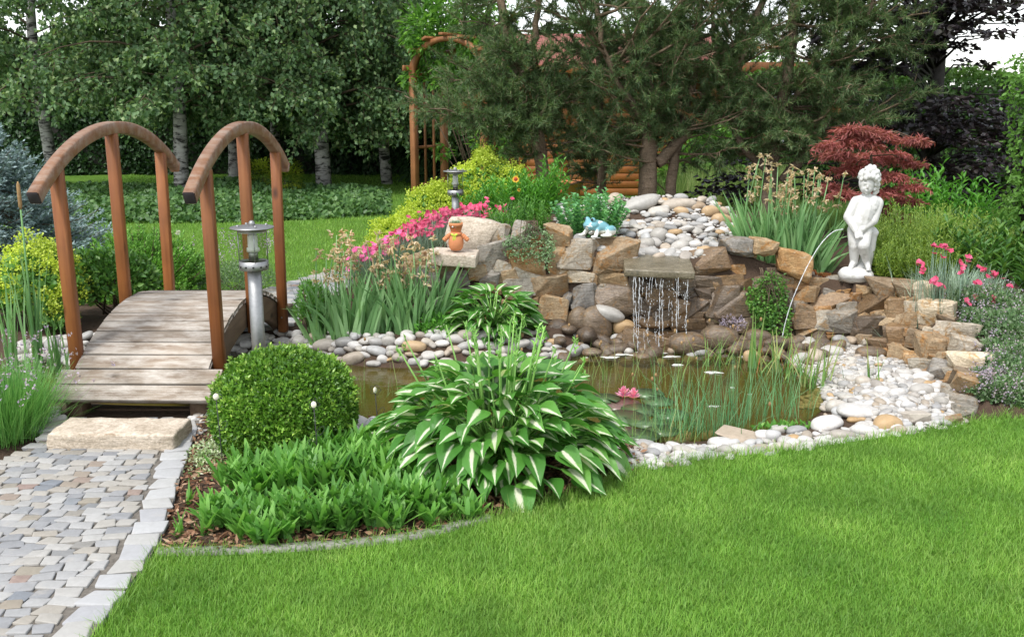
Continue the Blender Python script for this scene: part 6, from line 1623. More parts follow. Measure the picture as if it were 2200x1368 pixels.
def daisy(x, y, Y, s, label):
    p = D(x, y, Y); f = thing('daisy', label, 'flower', tuple(p)); m_ = 14
    a = np.arange(m_) * 2 * math.pi / m_; ax = np.c_[np.cos(a), -.15 + 0 * a, np.sin(a)]
    V, F, rr = leafcards(np.tile(p, (m_, 1)) + ax * s * .25, ax, s * .75, s * .36, np.tile([0, -1.0, .2], (m_, 1)), .1, 0, True, 5); part('petals', V, F, rr, M['yellow_petal'], f)
    V, F = ball(3); link('centre', np_mesh('centre', V * [s * 1.1, s * .5, s * 1.1], F, smooth=True), f, M['red_center'])
    c = Cat(); tubes_into(c, [(0, .005, 0), (.01, .03, -.12), (0, .04, -.35)], [.003, .003, .004], 5, rnd=.4); stuff(c.build('stem', M['green_leaf'], f, True))
daisy(1108, 385, 8.42, .032, 'red and yellow daisy standing above the green perennials'); daisy(1115, 408, 8.45, .016, 'small rusty red daisy bud below the open daisy')
stems_plant('leafy_perennial', 'fresh green leafy stems right of the daisy reaching toward the pine', 'plant', gpt(1165, 430, 8.5), .17, .18, 40, .46, 20, .09, .015, 'green_leaf', 233)
stems_plant('grassy_perennial', 'soft pale green stems below the daisy above the wall', 'plant', gpt(1110, 470, 8.0), .26, .14, 70, .26, 18, .06, .008, 'front_leaf', 234)
stems_plant('stonecrop', 'blue green stonecrop with upright fleshy stems beside the turquoise frog', 'plant', gpt(1268, 490, 7.6), .17, .14, 60, .36, 24, .055, .030, 'blue_leaf', 235, .45, True, .35)
# rusty thyme pad and creeper hanging over the wall
c = gpt(1135, 478, 7.35)
t = bush('thyme_pad', 'rusty brown cushion of thyme on top of the wall', 'plant', (c[0], 7.3, c[2] + .02), (.20, .12, .055), 2600, .016, .010, 'rust_leaf', 236, .6, .5)
def drape(label, poly, n, L, W, mk, seed, name, extra=None):
    rg = np.random.default_rng(seed); q = scatter_poly(poly, n // 14, seed); q = np.repeat(q, 14, 0); q = q + np.c_[rg.normal(size=len(q)) * 4.5, np.abs(rg.normal(size=len(q))) * 13]; n = len(q); P = []
    for x, y in q:
        p, yaw, i, j = on_wall(x, y); P.append(D(x, y, p[1] - rg.uniform(.07, .17)))
    P = np.array(P); t = thing(name, label, 'plant', (float(P[:, 0].mean()), float(P[:, 1].mean()) + .1, float(P[:, 2].min())))
    V, F, rr = leafcards(P, rg.normal(size=P.shape) * [1, .6, .8] + [0, -.5, -.1], L * rg.uniform(.6, 1.2, n), W, rg.normal(size=P.shape) * .5 + [0, -.6, .8], .15, .1, True, seed)
    part('foliage', V, F, rr, M[mk], t)
    top = P[np.argmax(P[:, 2])]
    stem_part(t, [[top + [rg.normal() * .03, .05, .02], (top + P[k]) / 2 + [0, -.02, 0], P[k]] for k in rg.integers(0, n, 24)], .003, M['twig'], 'stems', 4)
    return t
drape('green and rusty creeper hanging down the wall under the thyme', [(1090, 490), (1140, 480), (1185, 490), (1190, 530), (1175, 565), (1150, 540), (1110, 545), (1085, 520)], 1100, .02, .011, 'catmint_leaf', 240, 'wall_creeper')
drape('bright green trailing plant covering the wall right of the waterfall', [(1640, 585), (1680, 575), (1690, 610), (1700, 660), (1700, 715), (1660, 735), (1625, 715), (1620, 660), (1605, 640), (1610, 615)], 1900, .024, .016, 'vine_leaf', 241, 'wall_creeper')
c = D(1570, 690, 6.70)
t = bush('catmint', 'small lilac catmint hanging beside the wall plant', 'plant', (c[0], 6.68, .08), (.10, .07, .09), 260, .02, .010, 'lilac', 242, .3, .5)
# ================================================================ RIGHT BANK
def maple():
    c = gpt(1880, 560, 8.2); t = thing('japanese_maple', 'weeping red leaved japanese maple behind the statue', 'maple', tuple(c)); rg = np.random.default_rng(250)
    top = D(1868, 290, 8.25); br = []; P = []; A = []
    trunk = [c, c + [.02, 0, .3], D(1875, 380, 8.22), top]
    tiers = [(1830, 300, 80, 26), (1880, 285, 70, 22), (1960, 300, 50, 12), (1800, 330, 55, 18), (1870, 335, 80, 22), (1830, 360, 70, 18), (1910, 375, 60, 16), (1960, 350, 40, 12), (1790, 400, 50, 14), (1820, 415, 55, 14), (1900, 410, 60, 14), (1955, 400, 45, 12), (1880, 445, 60, 14), (1950, 430, 45, 12), (1930, 465, 55, 14), (1975, 300, 30, 8), (1900, 500, 40, 12), (1840, 275, 60, 14), (1780, 310, 35, 10), (1925, 330, 50, 12), (1935, 500, 30, 10), (1875, 540, 35, 10)]
    for x, y, w_, h_ in tiers:
        w_ *= .60
        s = pxm(c); e = D(x, y, 8.2 + rg.normal() * .18); br.append([D(1873, max(y - 15, 300) if y < 460 else 440, 8.22), D((x + 1873) / 2, y - 18, 8.2), e])
        m_ = int(w_ * h_ * .40); q = rg.normal(size=(m_, 3)) * np.array([w_ * .5, w_ * .42, h_ * .16]) / s
        q[:, 2] -= (q[:, 0] ** 2 + q[:, 1] ** 2) * 1.1
        P.append(e + q); A.append(np.c_[q[:, :2] * 4 + rg.normal(size=(m_, 2)) * .8, np.full(m_, -.45)])
    P = np.concatenate(P); A = np.concatenate(A); P = np.repeat(P, 4, 0); A = np.repeat(A, 4, 0) + rg.normal(size=(len(P), 3)) * .55
    V, F, rr = leafcards(P, A, .06 * rg.uniform(.6, 1.2, len(P)), .010, None, .1, .15, seed=251); part('crown', V, F, rr, M['maple_leaf'], t)
    o = stem_part(t, [trunk], .022, M['twig'], 'trunk', 7); stem_part(t, br, .007, M['twig'], 'branches', 5)
maple()
stems_plant('peony_shrub', 'upright bright green leafy shrub right of the red maple', 'shrub', gpt(2005, 440, 8.9), .36, .32, 85, .78, 24, .13, .026, 'green_leaf', 252, .35)
bush('dark_shrub', 'dark green low shrub in shade right of the red maple', 'shrub', gpt(2040, 480, 8.4) + [0, 0, .12], (.42, .35, .26), 2200, .06, .018, 'shrub_leaf', 253, .4)
c = gpt(2000, 560, 7.35)
t, tips = stems_plant('tickseed', 'fine feathery yellow green perennial mass behind the right wall', 'plant', (c[0] + .02, 7.35), .52, .34, 460, .46, 18, .05, .008, 'feathery', 254, .3)
stems_plant('tickseed', 'feathery green perennial mass nearer the wall right of the statue', 'plant', gpt(1985, 570, 6.95), .34, .16, 240, .30, 16, .045, .008, 'feathery', 255, .3)
stems_plant('broadleaf_perennial', 'broad lance leaved perennial at the right edge above the catmint', 'plant', gpt(2150, 560, 7.0), .36, .34, 70, .40, 16, .13, .03, 'shrub_leaf', 256, .4, True)
stems_plant('broadleaf_perennial', 'lance leaved perennial patch behind the feathery perennial', 'plant', gpt(2110, 500, 7.9), .40, .25, 60, .34, 14, .12, .028, 'green_leaf', 257, .4, True)
stems_plant('small_perennial', 'small green plants at the foot of the statue plinth', 'plant', gpt(1905, 585, 7.15), .16, .08, 22, .12, 10, .05, .012, 'green_leaf', 258, .5)
stems_plant('sedum_mat', 'olive green low sedum left of the statue plinth', 'plant', gpt(1765, 590, 7.06), .12, .05, 60, .035, 10, .014, .008, 'rust_leaf', 259, .5)
fl = [(1535, 850), (1600, 850), (1625, 875), (1585, 915), (1770, 918), (1460, 960), (1470, 1000), (1715, 960), (1715, 1025), (1860, 1000), (1550, 1060), (1545, 1090), (1575, 1100), (1930, 1020), (1940, 1050), (1825, 1080), (1750, 1200), (1810, 1190), (1865, 1175), (1925, 1230), (1785, 1260), (1925, 1035), (1610, 842), (2040, 1110)]
c = gpt(2070, 640, 6.35)
pts = np.array([D(1500 + x / 3.04, 250 + y / 3.04, 6.3 - (y - 1000) * .0006 + rng.normal() * .06) for x, y in fl])
dianthus('pink dianthus with grey grassy leaves on the right wall', (c[0] - .02, 6.4), .30, .26, 900, .20, 0, 262, 'pink', .021, np.concatenate([pts, pts + rng.normal(size=pts.shape) * .016, pts + rng.normal(size=pts.shape) * .02]))
# catmint mass on the right
t = thing('catmint', 'large grey green catmint mass spilling over the right end of the wall', 'plant', (3.0, 5.7, .1)); rg = np.random.default_rng(264)
P, A = [], []
for k, (x, y, r_) in enumerate([(2085, 655, .13), (2120, 665, .17), (2165, 680, .22), (2215, 720, .24), (2105, 705, .13), (2145, 735, .18), (2190, 770, .22), (2150, 790, .15), (2200, 830, .22), (2160, 850, .15), (2190, 885, .17), (2240, 880, .24), (2250, 780, .26), (2260, 690, .26), (2150, 893, .12), (2120, 885, .08), (2225, 905, .16), (2170, 900, .14), (2140, 830, .11), (2112, 862, .09), (2100, 888, .07), (2130, 905, .09)]):
    Yk = np.interp(y, [660, 900], [6.3, 5.15]); c = D(x, y, Yk); c[2] = max(c[2] - .05, float(hz(c[0], c[1])) + .01)
    p, d = dome_pts(1700, c, (r_, r_, r_ * .8), 270 + k, .4, -.3, .2); P.append(p); A.append(d)
P = np.concatenate(P); A = np.concatenate(A); n_ = len(P)
V, F, rr = leafcards(P, A + rg.normal(size=P.shape) * .6 + [0, 0, .5], .026 * rg.uniform(.7, 1.2, n_), .014, None, .2, seed=265); part('foliage', V, F, rr, M['catmint_leaf'], t)
k = rg.permutation(n_)[:700]; q = np.repeat(P[k] + A[k] * .03, 9, 0); q = q + rg.normal(size=q.shape) * [.008, .008, .022] + [0, 0, .02]
V, F, rr = leafcards(q, rg.normal(size=q.shape) + [0, 0, .4], .012, .010, seed=266); part('flower_spikes', V, F, rr, M['lilac'], t)
# metal stakes with cream discs
for i, (x, y, yb, lb_) in enumerate([(464, 852, 1000, 'cream disc on a wire stake left of the box ball'), (674, 869, 1000, 'cream disc on a wire stake in front of the box ball'), (806, 838, 985, 'cream disc on a wire stake between box ball and hosta')]):
    Ys = (4.12, 4.10, 4.45)[i]; p = D(x, y, Ys); t = thing('garden_stake', lb_, 'garden stake', (p[0], Ys, 0), 'wire stakes with cream discs'); h = p[2]
    c = Cat(); tubes_into(c, [(.012, 0, 0), (.006, 0, h * .5), (0, 0, h - .01)], [.0022] * 3, 6)
    for sx, zz in ((-1, h * .45), (1, h * .62)):
        a = np.linspace(0, 2 * math.pi, 15); tubes_into(c, np.c_[sx * (.022 - .022 * np.cos(a)) * .8 + .006, .004 * np.sin(a), zz + .016 * np.sin(a) + .012 * (1 - np.cos(a))], [.0012] * 15, 5)
    a = np.linspace(0, 2 * math.pi, 25); tubes_into(c, np.c_[.022 * np.cos(a) * (1 + .25 * np.cos(5 * a)), np.full(25, .004), h + .022 * np.sin(a) * (1 + .25 * np.cos(5 * a))], [.0012] * 25, 5)
    c.build('wire_stem', M['wire'], t, True)
    V, F = lathe([(.0001, -.003), (.011, -.003), (.0125, 0), (.011, .003), (.0001, .004)], 20); V = V[:, [0, 2, 1]] * [1, -1, 1.2]
    o = link('disc', np_mesh('disc', V, F, smooth=True), t, M['cream_disc']); o.location = (0, 0, h); o.rotation_euler = (R(-8), 0, R((20, -5, 60)[i]))
# ================================================================ BACKGROUND STRUCTURES
# wooden arch (arbor)
ab = D(890, 300, 13.5); al = R(36)
arb = thing('garden_arch', 'brown wooden garden arch with trellis side behind the mound', 'arch', (ab[0], 13.5, 0)); arb.rotation_euler = (0, 0, -al)
AW, AD, AH, ps_ = 1.18, .62, 1.92, .085
for x in (0, AW):
    for y in (0, AD):
        o = link('post', bbox_mesh('post', (0, 0, AH / 2), (ps_, ps_, AH), .006), arb, M['arbor']); o.location = (x, y, 0)
for y in (0, AD):
    th = np.linspace(0, math.pi, 25); rO, rI = AW / 2 + ps_ / 2, AW / 2 - ps_ / 2; sq = .72
    V = np.concatenate([np.c_[AW / 2 - r_ * np.cos(th), np.full(25, yy), AH - .01 + r_ * np.sin(th) * sq] for r_, yy in ((rO, -.035), (rI, -.035), (rI, .035), (rO, .035))]); j = np.arange(24)
    F = [np.concatenate([np.stack([a_ * 25 + j, a_ * 25 + j + 1, ((a_ + 1) % 4) * 25 + j + 1, ((a_ + 1) % 4) * 25 + j], 1) for a_ in range(4)])]
    o = link('arch_beam', np_mesh('arch_beam', V, F), arb, M['arbor']); o.location = (0, y, 0)
for th in (.12, .62, 1.12, 1.57, 2.02, 2.52, 3.02):
    o = link('cross_slat', bbox_mesh('cross_slat', (0, 0, 0), (.07, AD + .26, .035), .004), arb, M['arbor']); r_ = AW / 2 + ps_ / 2 + .018
    o.location = (AW / 2 - r_ * math.cos(th), AD / 2, AH + r_ * .72 * math.sin(th)); o.rotation_euler = (0, th - math.pi / 2, 0)
for x in (0, AW):
    for z in (.45, .95, 1.45, 1.9):
        o = link('trellis_rail', bbox_mesh('trellis_rail', (0, AD / 2, z), (.03, AD - ps_, .035), .003), arb, M['arbor']); o.location = (x, 0, 0)
    for y in (.22, .40):
        o = link('trellis_bar', bbox_mesh('trellis_bar', (0, y, 1.17), (.026, .03, 1.42), .003), arb, M['arbor']); o.location = (x + .002, 0, 0)
def leaf_blobs(name, label, cat, blobs, L, W, mk, seed, loc, six=False, hang=-.2, part_name='foliage', group=None, stems=True):
    t = thing(name, label, cat, loc, group); rg = np.random.default_rng(seed); P, A = [], []
    for k, (c, r_, n_) in enumerate(blobs):
        p, d = dome_pts(n_, c, r_ if np.ndim(r_) else (r_, r_, r_), seed + k, .35, -1.1, .25); P.append(p); A.append(d)
    P = np.concatenate(P); A = np.concatenate(A)
    V, F, rr = leafcards(P, A * .6 + rg.normal(size=P.shape) * .7 + [0, 0, hang], L * rg.uniform(.65, 1.2, len(P)), W * rg.uniform(.8, 1.2, len(P)), None, .2, .1, six, seed)
    part(part_name, V, F, rr, M[mk], t)
    if stems: stem_part(t, [[np.array(loc) + [rg.normal() * .05, rg.normal() * .05, 0], (np.array(loc) + np.array(c)) / 2 + [0, 0, .1], np.array(c)] for c, r_, n_ in blobs], .012, M['twig'], 'stems', 5)
    return t
B_ = lambda x, y, Y, r_, n_: (D(x, y, Y), r_, n_)
leaf_blobs('climbing_vine', 'bright green vine climbing over the wooden arch', 'vine', [B_(905, 60, 13.6, .28, 420), B_(945, 40, 13.7, .3, 420), B_(930, 130, 13.7, .22, 300), B_(960, 170, 13.5, .25, 320), B_(1000, 60, 13.4, .3, 380), B_(1040, 120, 13.2, .3, 380), B_(1060, 200, 13.0, .3, 340), B_(885, 170, 13.55, .14, 120), B_(1060, 300, 13.0, .28, 260), B_(950, 325, 13.9, .12, 60), B_(1010, 20, 13.4, .3, 300), B_(900, 95, 13.45, .16, 160), B_(1090, 160, 13.2, .35, 400), B_(1100, 250, 13.2, .35, 400), B_(1060, 60, 13.4, .35, 400)], .10, .042, 'vine_leaf', 300, (ab[0] + .9, 13.6, 0), True)
# garden shed
sh0 = D(1120, 400, 16.6); sh = thing('garden_shed', 'orange brown wooden garden shed with red roof behind the pines', 'shed', (sh0[0], 16.6, 0))
SWd, SH = 3.0, 2.0
for k in range(16):                                  # horizontal boards of the wall facing us
    z = .06 + k * .122
    for x0, x1 in (((.0, SWd),) if z < .95 else ((.72, SWd),)):
        o = link('board', bbox_mesh('board', ((x0 + x1) / 2, 0, z), (x1 - x0, .03, .116), .008), sh, M['shed_wood'])
for k in range(16):
    o = link('board', bbox_mesh('board', (.72, .75, .06 + k * .122), (.03, 1.45, .116), .008), sh, M['shed_wood'])
for x in (.0, .72, SWd):
    o = link('corner_post', bbox_mesh('corner_post', (x, -.03, SH / 2 + .05), (.09, .09, SH + .1), .006), sh, M['shed_wood'])
o = link('rail_cap', bbox_mesh('rail_cap', (.34, -.02, 1.0), (.72, .12, .04), .005), sh, M['shed_wood'])
o = link('back_wall', bbox_mesh('back_wall', (1.5, 1.5, 1.0), (3.0, .04, 2.0), .004), sh, M['shed_wood'])
rf = link('roof', bbox_mesh('roof', (0, 0, 0), (3.7, 1.35, .06), .006), sh, M['roof']); rf.location = (1.5, .12, SH + .33); rf.rotation_euler = (R(24), 0, 0)
rf2 = link('roof', bbox_mesh('roof', (0, 0, 0), (3.7, 1.35, .06), .006), sh, M['roof']); rf2.location = (1.5, 1.33, SH + .33); rf2.rotation_euler = (R(-24), 0, 0)
link('fascia', bbox_mesh('fascia', (1.5, -.50, SH + .03), (3.7, .03, .13), .004), sh, M['shed_wood'])
c = D(1228, 385, 15.9); pt = thing('flower_pot', 'terracotta flower pot standing in front of the shed', 'flower pot', (c[0], 15.9, c[2] - .22))
V, F = lathe([(.001, .0), (.12, 0), (.165, .26), (.185, .26), (.185, .31), (.16, .31), (.15, .25), (.001, .24)], 24); link('pot', np_mesh('pot', V, F, smooth=True), pt, M['terracotta'])
c3 = Cat(); 
for k in range(5): tubes_into(c3, [(0, 0, .22), (rng.normal() * .03, rng.normal() * .03, .4), (rng.normal() * .06, rng.normal() * .06, .55)], [.008, .006, .003], 5)
stuff(c3.build('dry_stems', M['twig'], pt, True)); pt.location[2] = 0.0
# blue cabinet, white items and wooden frame deep behind the pines
c = D(1560, 325, 15.5); o = thing('blue_cabinet', 'blue painted garden cabinet half hidden behind tall grass', 'cabinet', (c[0], 15.5, 0))
link('body', bbox_mesh('body', (0, 0, .42), (.34, .4, .84), .01), o, M['bluepaint']); link('lid', bbox_mesh('lid', (0, -.02, .87), (.40, .46, .06), .012), o, M['bluepaint'])
for z in (.25, .6): link('drawer', bbox_mesh('drawer', (0, -.21, z), (.28, .02, .28), .006), o, M['bluepaint'])
fp = thing('pergola_frame', 'dark brown wooden frame beam and post behind the pines', 'pergola', (D(1460, 300, 16)[0], 16, 0))
for dx in (0, 1.15, 2.3): link('post', bbox_mesh('post', (dx, 0, 1.0), (.12, .12, 2.0), .008), fp, M['wood_beam'])
link('beam', bbox_mesh('beam', (1.2, 0, 2.05), (3.1, .12, .16), .008), fp, M['arbor'])
for i, (x, y, w_, h_) in enumerate([(1710, 210, 24, 24), (1700, 258, 16, 26), (1682, 288, 26, 36)]):
    c = D(x, y, 14.6); s = 1 / pxm(c)
    cc = Cat(); n_ = 6
    us, vs = np.meshgrid(np.linspace(-1, 1, 7), np.linspace(-1, 1, 9), indexing='ij'); V = np.stack([us * w_ / 2 * s * (1 + .2 * np.sin(vs * 3)), .03 * np.sin(us * 5 + i) + .02, vs * h_ / 2 * s + .01 * us], -1).reshape(-1, 3); V2 = V + [0, .03, 0]
    ii = (np.arange(6)[:, None] * 9 + np.arange(8)).ravel(); q4 = np.stack([ii, ii + 9, ii + 10, ii + 1], 1)
    o = link('white_cloth', np_mesh('white_cloth', np.concatenate([V, V2]), [q4, q4[:, ::-1] + 63], smooth=True), None, M['white_cloth']); o.location = c; o.rotation_euler = (0, R(18), 0)
    tag(o, ['topmost white cloth hanging behind the right pine', 'small middle white cloth behind the right pine', 'lowest white cloth above the red maple left side'][i], 'cloth', 'white cloths hanging behind the right pine')
# ================================================================ HEDGES
def hedge(label, x0, x1, y0, y1, h, n, L, W, mk, seed, wav=.06):
    t = thing('hedge', label, 'hedge', ((x0 + x1) / 2, (y0 + y1) / 2, -.04)); rg = np.random.default_rng(seed)
    # solid dark box added inside the leaves to keep the light out
    V, F = box(((x0 + x1) / 2, (y0 + y1) / 2, h / 2 - .06), (x1 - x0 - .18, max(y1 - y0 - .18, .1), h - .14)); link('light_block_core', np_mesh('light_block_core', V - np.array(t.location), F), t, M['beech_bark'])
    a_f, a_t, a_l = (x1 - x0) * h, (x1 - x0) * (y1 - y0), (y1 - y0) * h; tot_ = a_f + a_t + 2 * a_l
    k = rg.random(n) * tot_; u = rg.random(n); v = rg.random(n)
    X_ = np.where(k < a_f + a_t, x0 + u * (x1 - x0), np.where(k < a_f + a_t + a_l, x0, x1)); Y_ = np.where(k < a_f, y0, y0 + v * (y1 - y0)); Y_ = np.where(k >= a_f + a_t, y0 + u * (y1 - y0), Y_)
    Z_ = np.where((k >= a_f) & (k < a_f + a_t), h, v * h)
    nr_ = np.where((k < a_f)[:, None], [0, -1.0, 0], np.where((k < a_f + a_t)[:, None], [0, 0, 1.0], np.where((k < a_f + a_t + a_l)[:, None], [-1.0, 0, 0], [1.0, 0, 0])))
    P = np.c_[X_, Y_, Z_] + nr_ * (rg.normal(size=n) * .05 + wav * np.sin(X_ * 3 + Z_ * 4 + Y_ * 2))[:, None]
    V, F, rr = leafcards(P, nr_ * .5 + rg.normal(size=P.shape) * .6 + [0, 0, -.1], L * rg.uniform(.7, 1.2, n), W, nr_ + rg.normal(size=P.shape) * .5, .2, .1, seed=seed); part('foliage', V, F, rr, M[mk], t)
    return t
hedge('tall dark hedge behind the birches on the left', -13, 1.2, 21, 22.2, 2.75, 60000, .11, .075, 'dark_leaf', 310, .15)
hedge('clipped green hedge with flat top behind the copper beech', 3.4, 13, 15.0, 16.0, 1.88, 30000, .085, .055, 'hedge_leaf', 311)
hedge('bright green clipped hedge end at the right picture edge', 4.58, 8.0, 8.8, 9.3, 1.97, 18000, .05, .034, 'hedge_bright', 312)
# shrubs behind the pines
for i, (x, y, Y_, r_, n_, mk, lb_) in enumerate([(1420, 190, 18.5, 1.3, 5200, 'shrub_leaf', 'broad green bush seen between the left and middle pines'), (1560, 180, 19, 1.4, 5200, 'hedge_bright', 'light green bush far behind between middle and right pines'), (1720, 210, 18, 1.3, 4800, 'shrub_leaf', 'green bush far behind the right pine'), (1100, 150, 19.5, 1.6, 5600, 'birch_leaf', 'tall bush behind the garden shed'), (1490, 330, 14.6, .7, 2600, 'hedge_bright', 'light green low bush in the gap between middle and right pines'), (1850, 230, 17.5, 1.2, 4200, 'dark_leaf', 'dark bush beside the flat hedge behind the maple'), (1290, 90, 20, 1.8, 6200, 'shrub_leaf', 'large bush rising above the shed roof'), (950, 230, 19.5, 1.3, 4200, 'dark_leaf', 'dark bush behind the wooden arch')]):
    c = D(x, y, Y_); leaf_blobs('bush', lb_, 'bush', [((c[0], Y_, r_ * .55), (r_, r_ * .8, r_ * .75), n_), ((c[0] + .3, Y_ - .2, r_ * 1.15), (r_ * .75, r_ * .6, r_ * .6), n_ // 2)], .11, .06, mk, 320 + 4 * i, (c[0], Y_, -.04), True)
# tall meadow grass
q = scatter_poly([(2.0, 12.6), (3.6, 12.6), (4.2, 15.2), (2.2, 15.2)], 7000, 340); n = len(q)
V, F, rr, _ = strips(np.c_[q, np.full(n, -.04)], rng.uniform(.35, .85, n), .014, rng.uniform(0, .25, n), rng.uniform(0, .5, n), 3, seed=341)
stuff(tag(link('tall_grass', np_mesh('tall_grass', V, F, {'rnd': rr}), None, M['tall_grass']), 'tall pale meadow grass behind the pines', 'grass'))
q = scatter_poly([(.6, 11.8), (6, 11.8), (6, 14.8), (.6, 14.8)], 9000, 342); n = len(q)
V, F, rr, _ = strips(np.c_[q, np.full(n, -.04)], rng.uniform(.10, .3, n), .014, rng.uniform(0, .4, n), rng.uniform(0, .5, n), 2, seed=343)
stuff(tag(link('rough_grass', np_mesh('rough_grass', V, F, {'rnd': rr * .6}), None, M['tall_grass']), 'rough green grass under the pines and beech', 'grass'))
# ivy bed under the birches
ivp = [G(x, y)[:2] for x, y in [(-150, 470), (150, 480), (330, 480), (520, 478), (700, 470), (835, 462), (838, 415), (700, 405), (560, 402), (300, 405), (100, 415), (-150, 420)]]
q = scatter_poly(ivp, 30000, 350); n = len(q); rg = np.random.default_rng(351)
de = np.clip(edge_dist(q[:, 0], q[:, 1], ivp) / .6, 0, 1)
z = (.04 + .13 * de) * rg.uniform(.3, 1.0, n) + .05 * np.sin(q[:, 0] * 2.3) * de
V, F, rr = leafcards(np.c_[q, z], rg.normal(size=(n, 3)) + [0, -.4, .2], .075 * rg.uniform(.6, 1.2, n), .065, rg.normal(size=(n, 3)) * .5 + [0, -.5, 1], .12, .1, True, 352)
stuff(tag(link('ivy_ground_cover', np_mesh('ivy_ground_cover', V, F, {'rnd': rr}), None, M['ivy']), 'dark green ivy ground cover under the birches', 'ground cover'))
for i, (x, y, Y_, r_) in enumerate([(612, 392, 16.6, .30), (565, 380, 17.2, .26)]):
    c = D(x, y, Y_); leaf_blobs('golden_shrub', ['small golden green shrub right of the right rear bridge post', 'golden shrub behind the right rear bridge post'][i], 'shrub', [((c[0], Y_, .28), (r_, r_ * .8, .30), 1500)], .045, .022, 'gold_leaf', 356 + i, (c[0], Y_, -.03), False, .3)
# ================================================================ TREES
def tree(name, label, base, trunk, limbs, leafP, leafA, L, W, mk, bark, seed, cat='tree', six=False, group=None, fold=.2, droop=.1):
    t = thing(name, label, cat, tuple(base), group); c = Cat(); b = np.array(base)
    tubes_into(c, np.array(trunk[0]) - b, trunk[1], 10); tr = c.build('trunk', M[bark], t, True)
    lc = Cat()
    for p, r_ in limbs: tubes_into(lc, np.array(p) - b, r_, 5)
    if limbs: stuff(lc.build('limbs', M['twig' if bark == 'birch_bark' else bark], t, True))
    rg = np.random.default_rng(seed); n = len(leafP)
    V, F, rr = leafcards(leafP, leafA, L * rg.uniform(.65, 1.2, n), W * rg.uniform(.8, 1.2, n), None, fold, droop, six, seed)
    part('crown', V, F, rr, M[mk], t)
    return t
def birch(label, x, y, Y_, seed, H=6.5, cr=1.9, hang=1.0, low=1.5, nl=46, tr=.11, lean=0.0):
    p0 = D(x, y, Y_); b = np.array([p0[0], Y_, -.04]); rg = np.random.default_rng(seed)
    zs = np.linspace(0, H, 14); tp = np.c_[b[0] + lean * zs + .05 * np.sin(zs * 1.3 + seed), b[1] + .05 * np.cos(zs), zs - .04]
    limbs, P, A = [], [], []
    for k in range(nl):
        h = low + (H - low) * (k / nl) ** 1.35; a = k * 2.4 + rg.normal() * .3; l = cr * (1 - .55 * (h - low) / (H - low)) * rg.uniform(.6, 1.1)
        s0 = np.array([np.interp(h, zs, tp[:, 0]), np.interp(h, zs, tp[:, 1]), h]); dv = np.array([math.cos(a), math.sin(a), 0])
        pts = [s0 + dv * l * u + np.array([0, 0, l * (.55 * u - .55 * u * u)]) for u in np.linspace(0, 1, 6)]
        limbs.append((pts, np.linspace(.028, .006, 6) * (l / cr)))
        for _ in range(13):
            u = rg.uniform(.25, 1.05); q0 = s0 + dv * l * u + np.array([0, 0, l * (.55 * u - .55 * u * u)]) + rg.normal(size=3) * [.22, .22, .10]
            a2 = a + rg.normal() * .9; ln = rg.uniform(.35, .8) * min(hang, 1.2); m_ = int(70 * ln) + 12; v = rg.random(m_) ** .8
            dr = hang * rg.uniform(.25, .7) * ln                       # each twig arches out and droops
            P.append(q0 + np.c_[math.cos(a2) * ln * v * .7, math.sin(a2) * ln * v * .7, -dr * v ** 1.7] + rg.normal(size=(m_, 3)) * [.07, .07, .055])
            limbs.append(([q0, q0 + [math.cos(a2) * ln * .4, math.sin(a2) * ln * .4, -dr * .3], q0 + [math.cos(a2) * ln * .7, math.sin(a2) * ln * .7, -dr]], [.006, .004, .002]))
    P = np.concatenate(P); P = P[P[:, 2] > .5]; A = rg.normal(size=P.shape) * .8 + [0, 0, -.7]
    tree('birch_tree', label, b, (tp, np.linspace(tr, .03, 14)), limbs, P, A, .088, .062, 'birch_leaf', 'birch_bark', seed, group='birch trees along the back of the lawn', six=False)
birch('weeping birch with thick white trunk behind the left bridge rail', 395, 430, 16.3, 401, tr=.125, nl=52, cr=2.2, low=1.45, hang=1.05)
birch('birch with white trunk seen inside the right bridge rail', 503, 395, 18.6, 402, tr=.12, nl=46, cr=2.0, low=1.5)
birch('birch with patchy white trunk between bridge and arch', 690, 405, 17.4, 403, tr=.14, nl=56, cr=2.1, low=1.25, hang=1.35, lean=-.02)
birch('leftmost birch whose low branches hang over the blue spruce', 110, 400, 17.0, 404, tr=.11, nl=38, cr=2.3, low=1.4, hang=.95)
birch('birch hanging low over the far lawn left of the arch', 830, 400, 18.8, 405, tr=.11, nl=50, cr=1.9, low=1.1, hang=1.5)
birch('farthest birch between the right bridge rail and the arch', 600, 390, 20.2, 406, tr=.10, nl=36, cr=2.0, low=1.4)
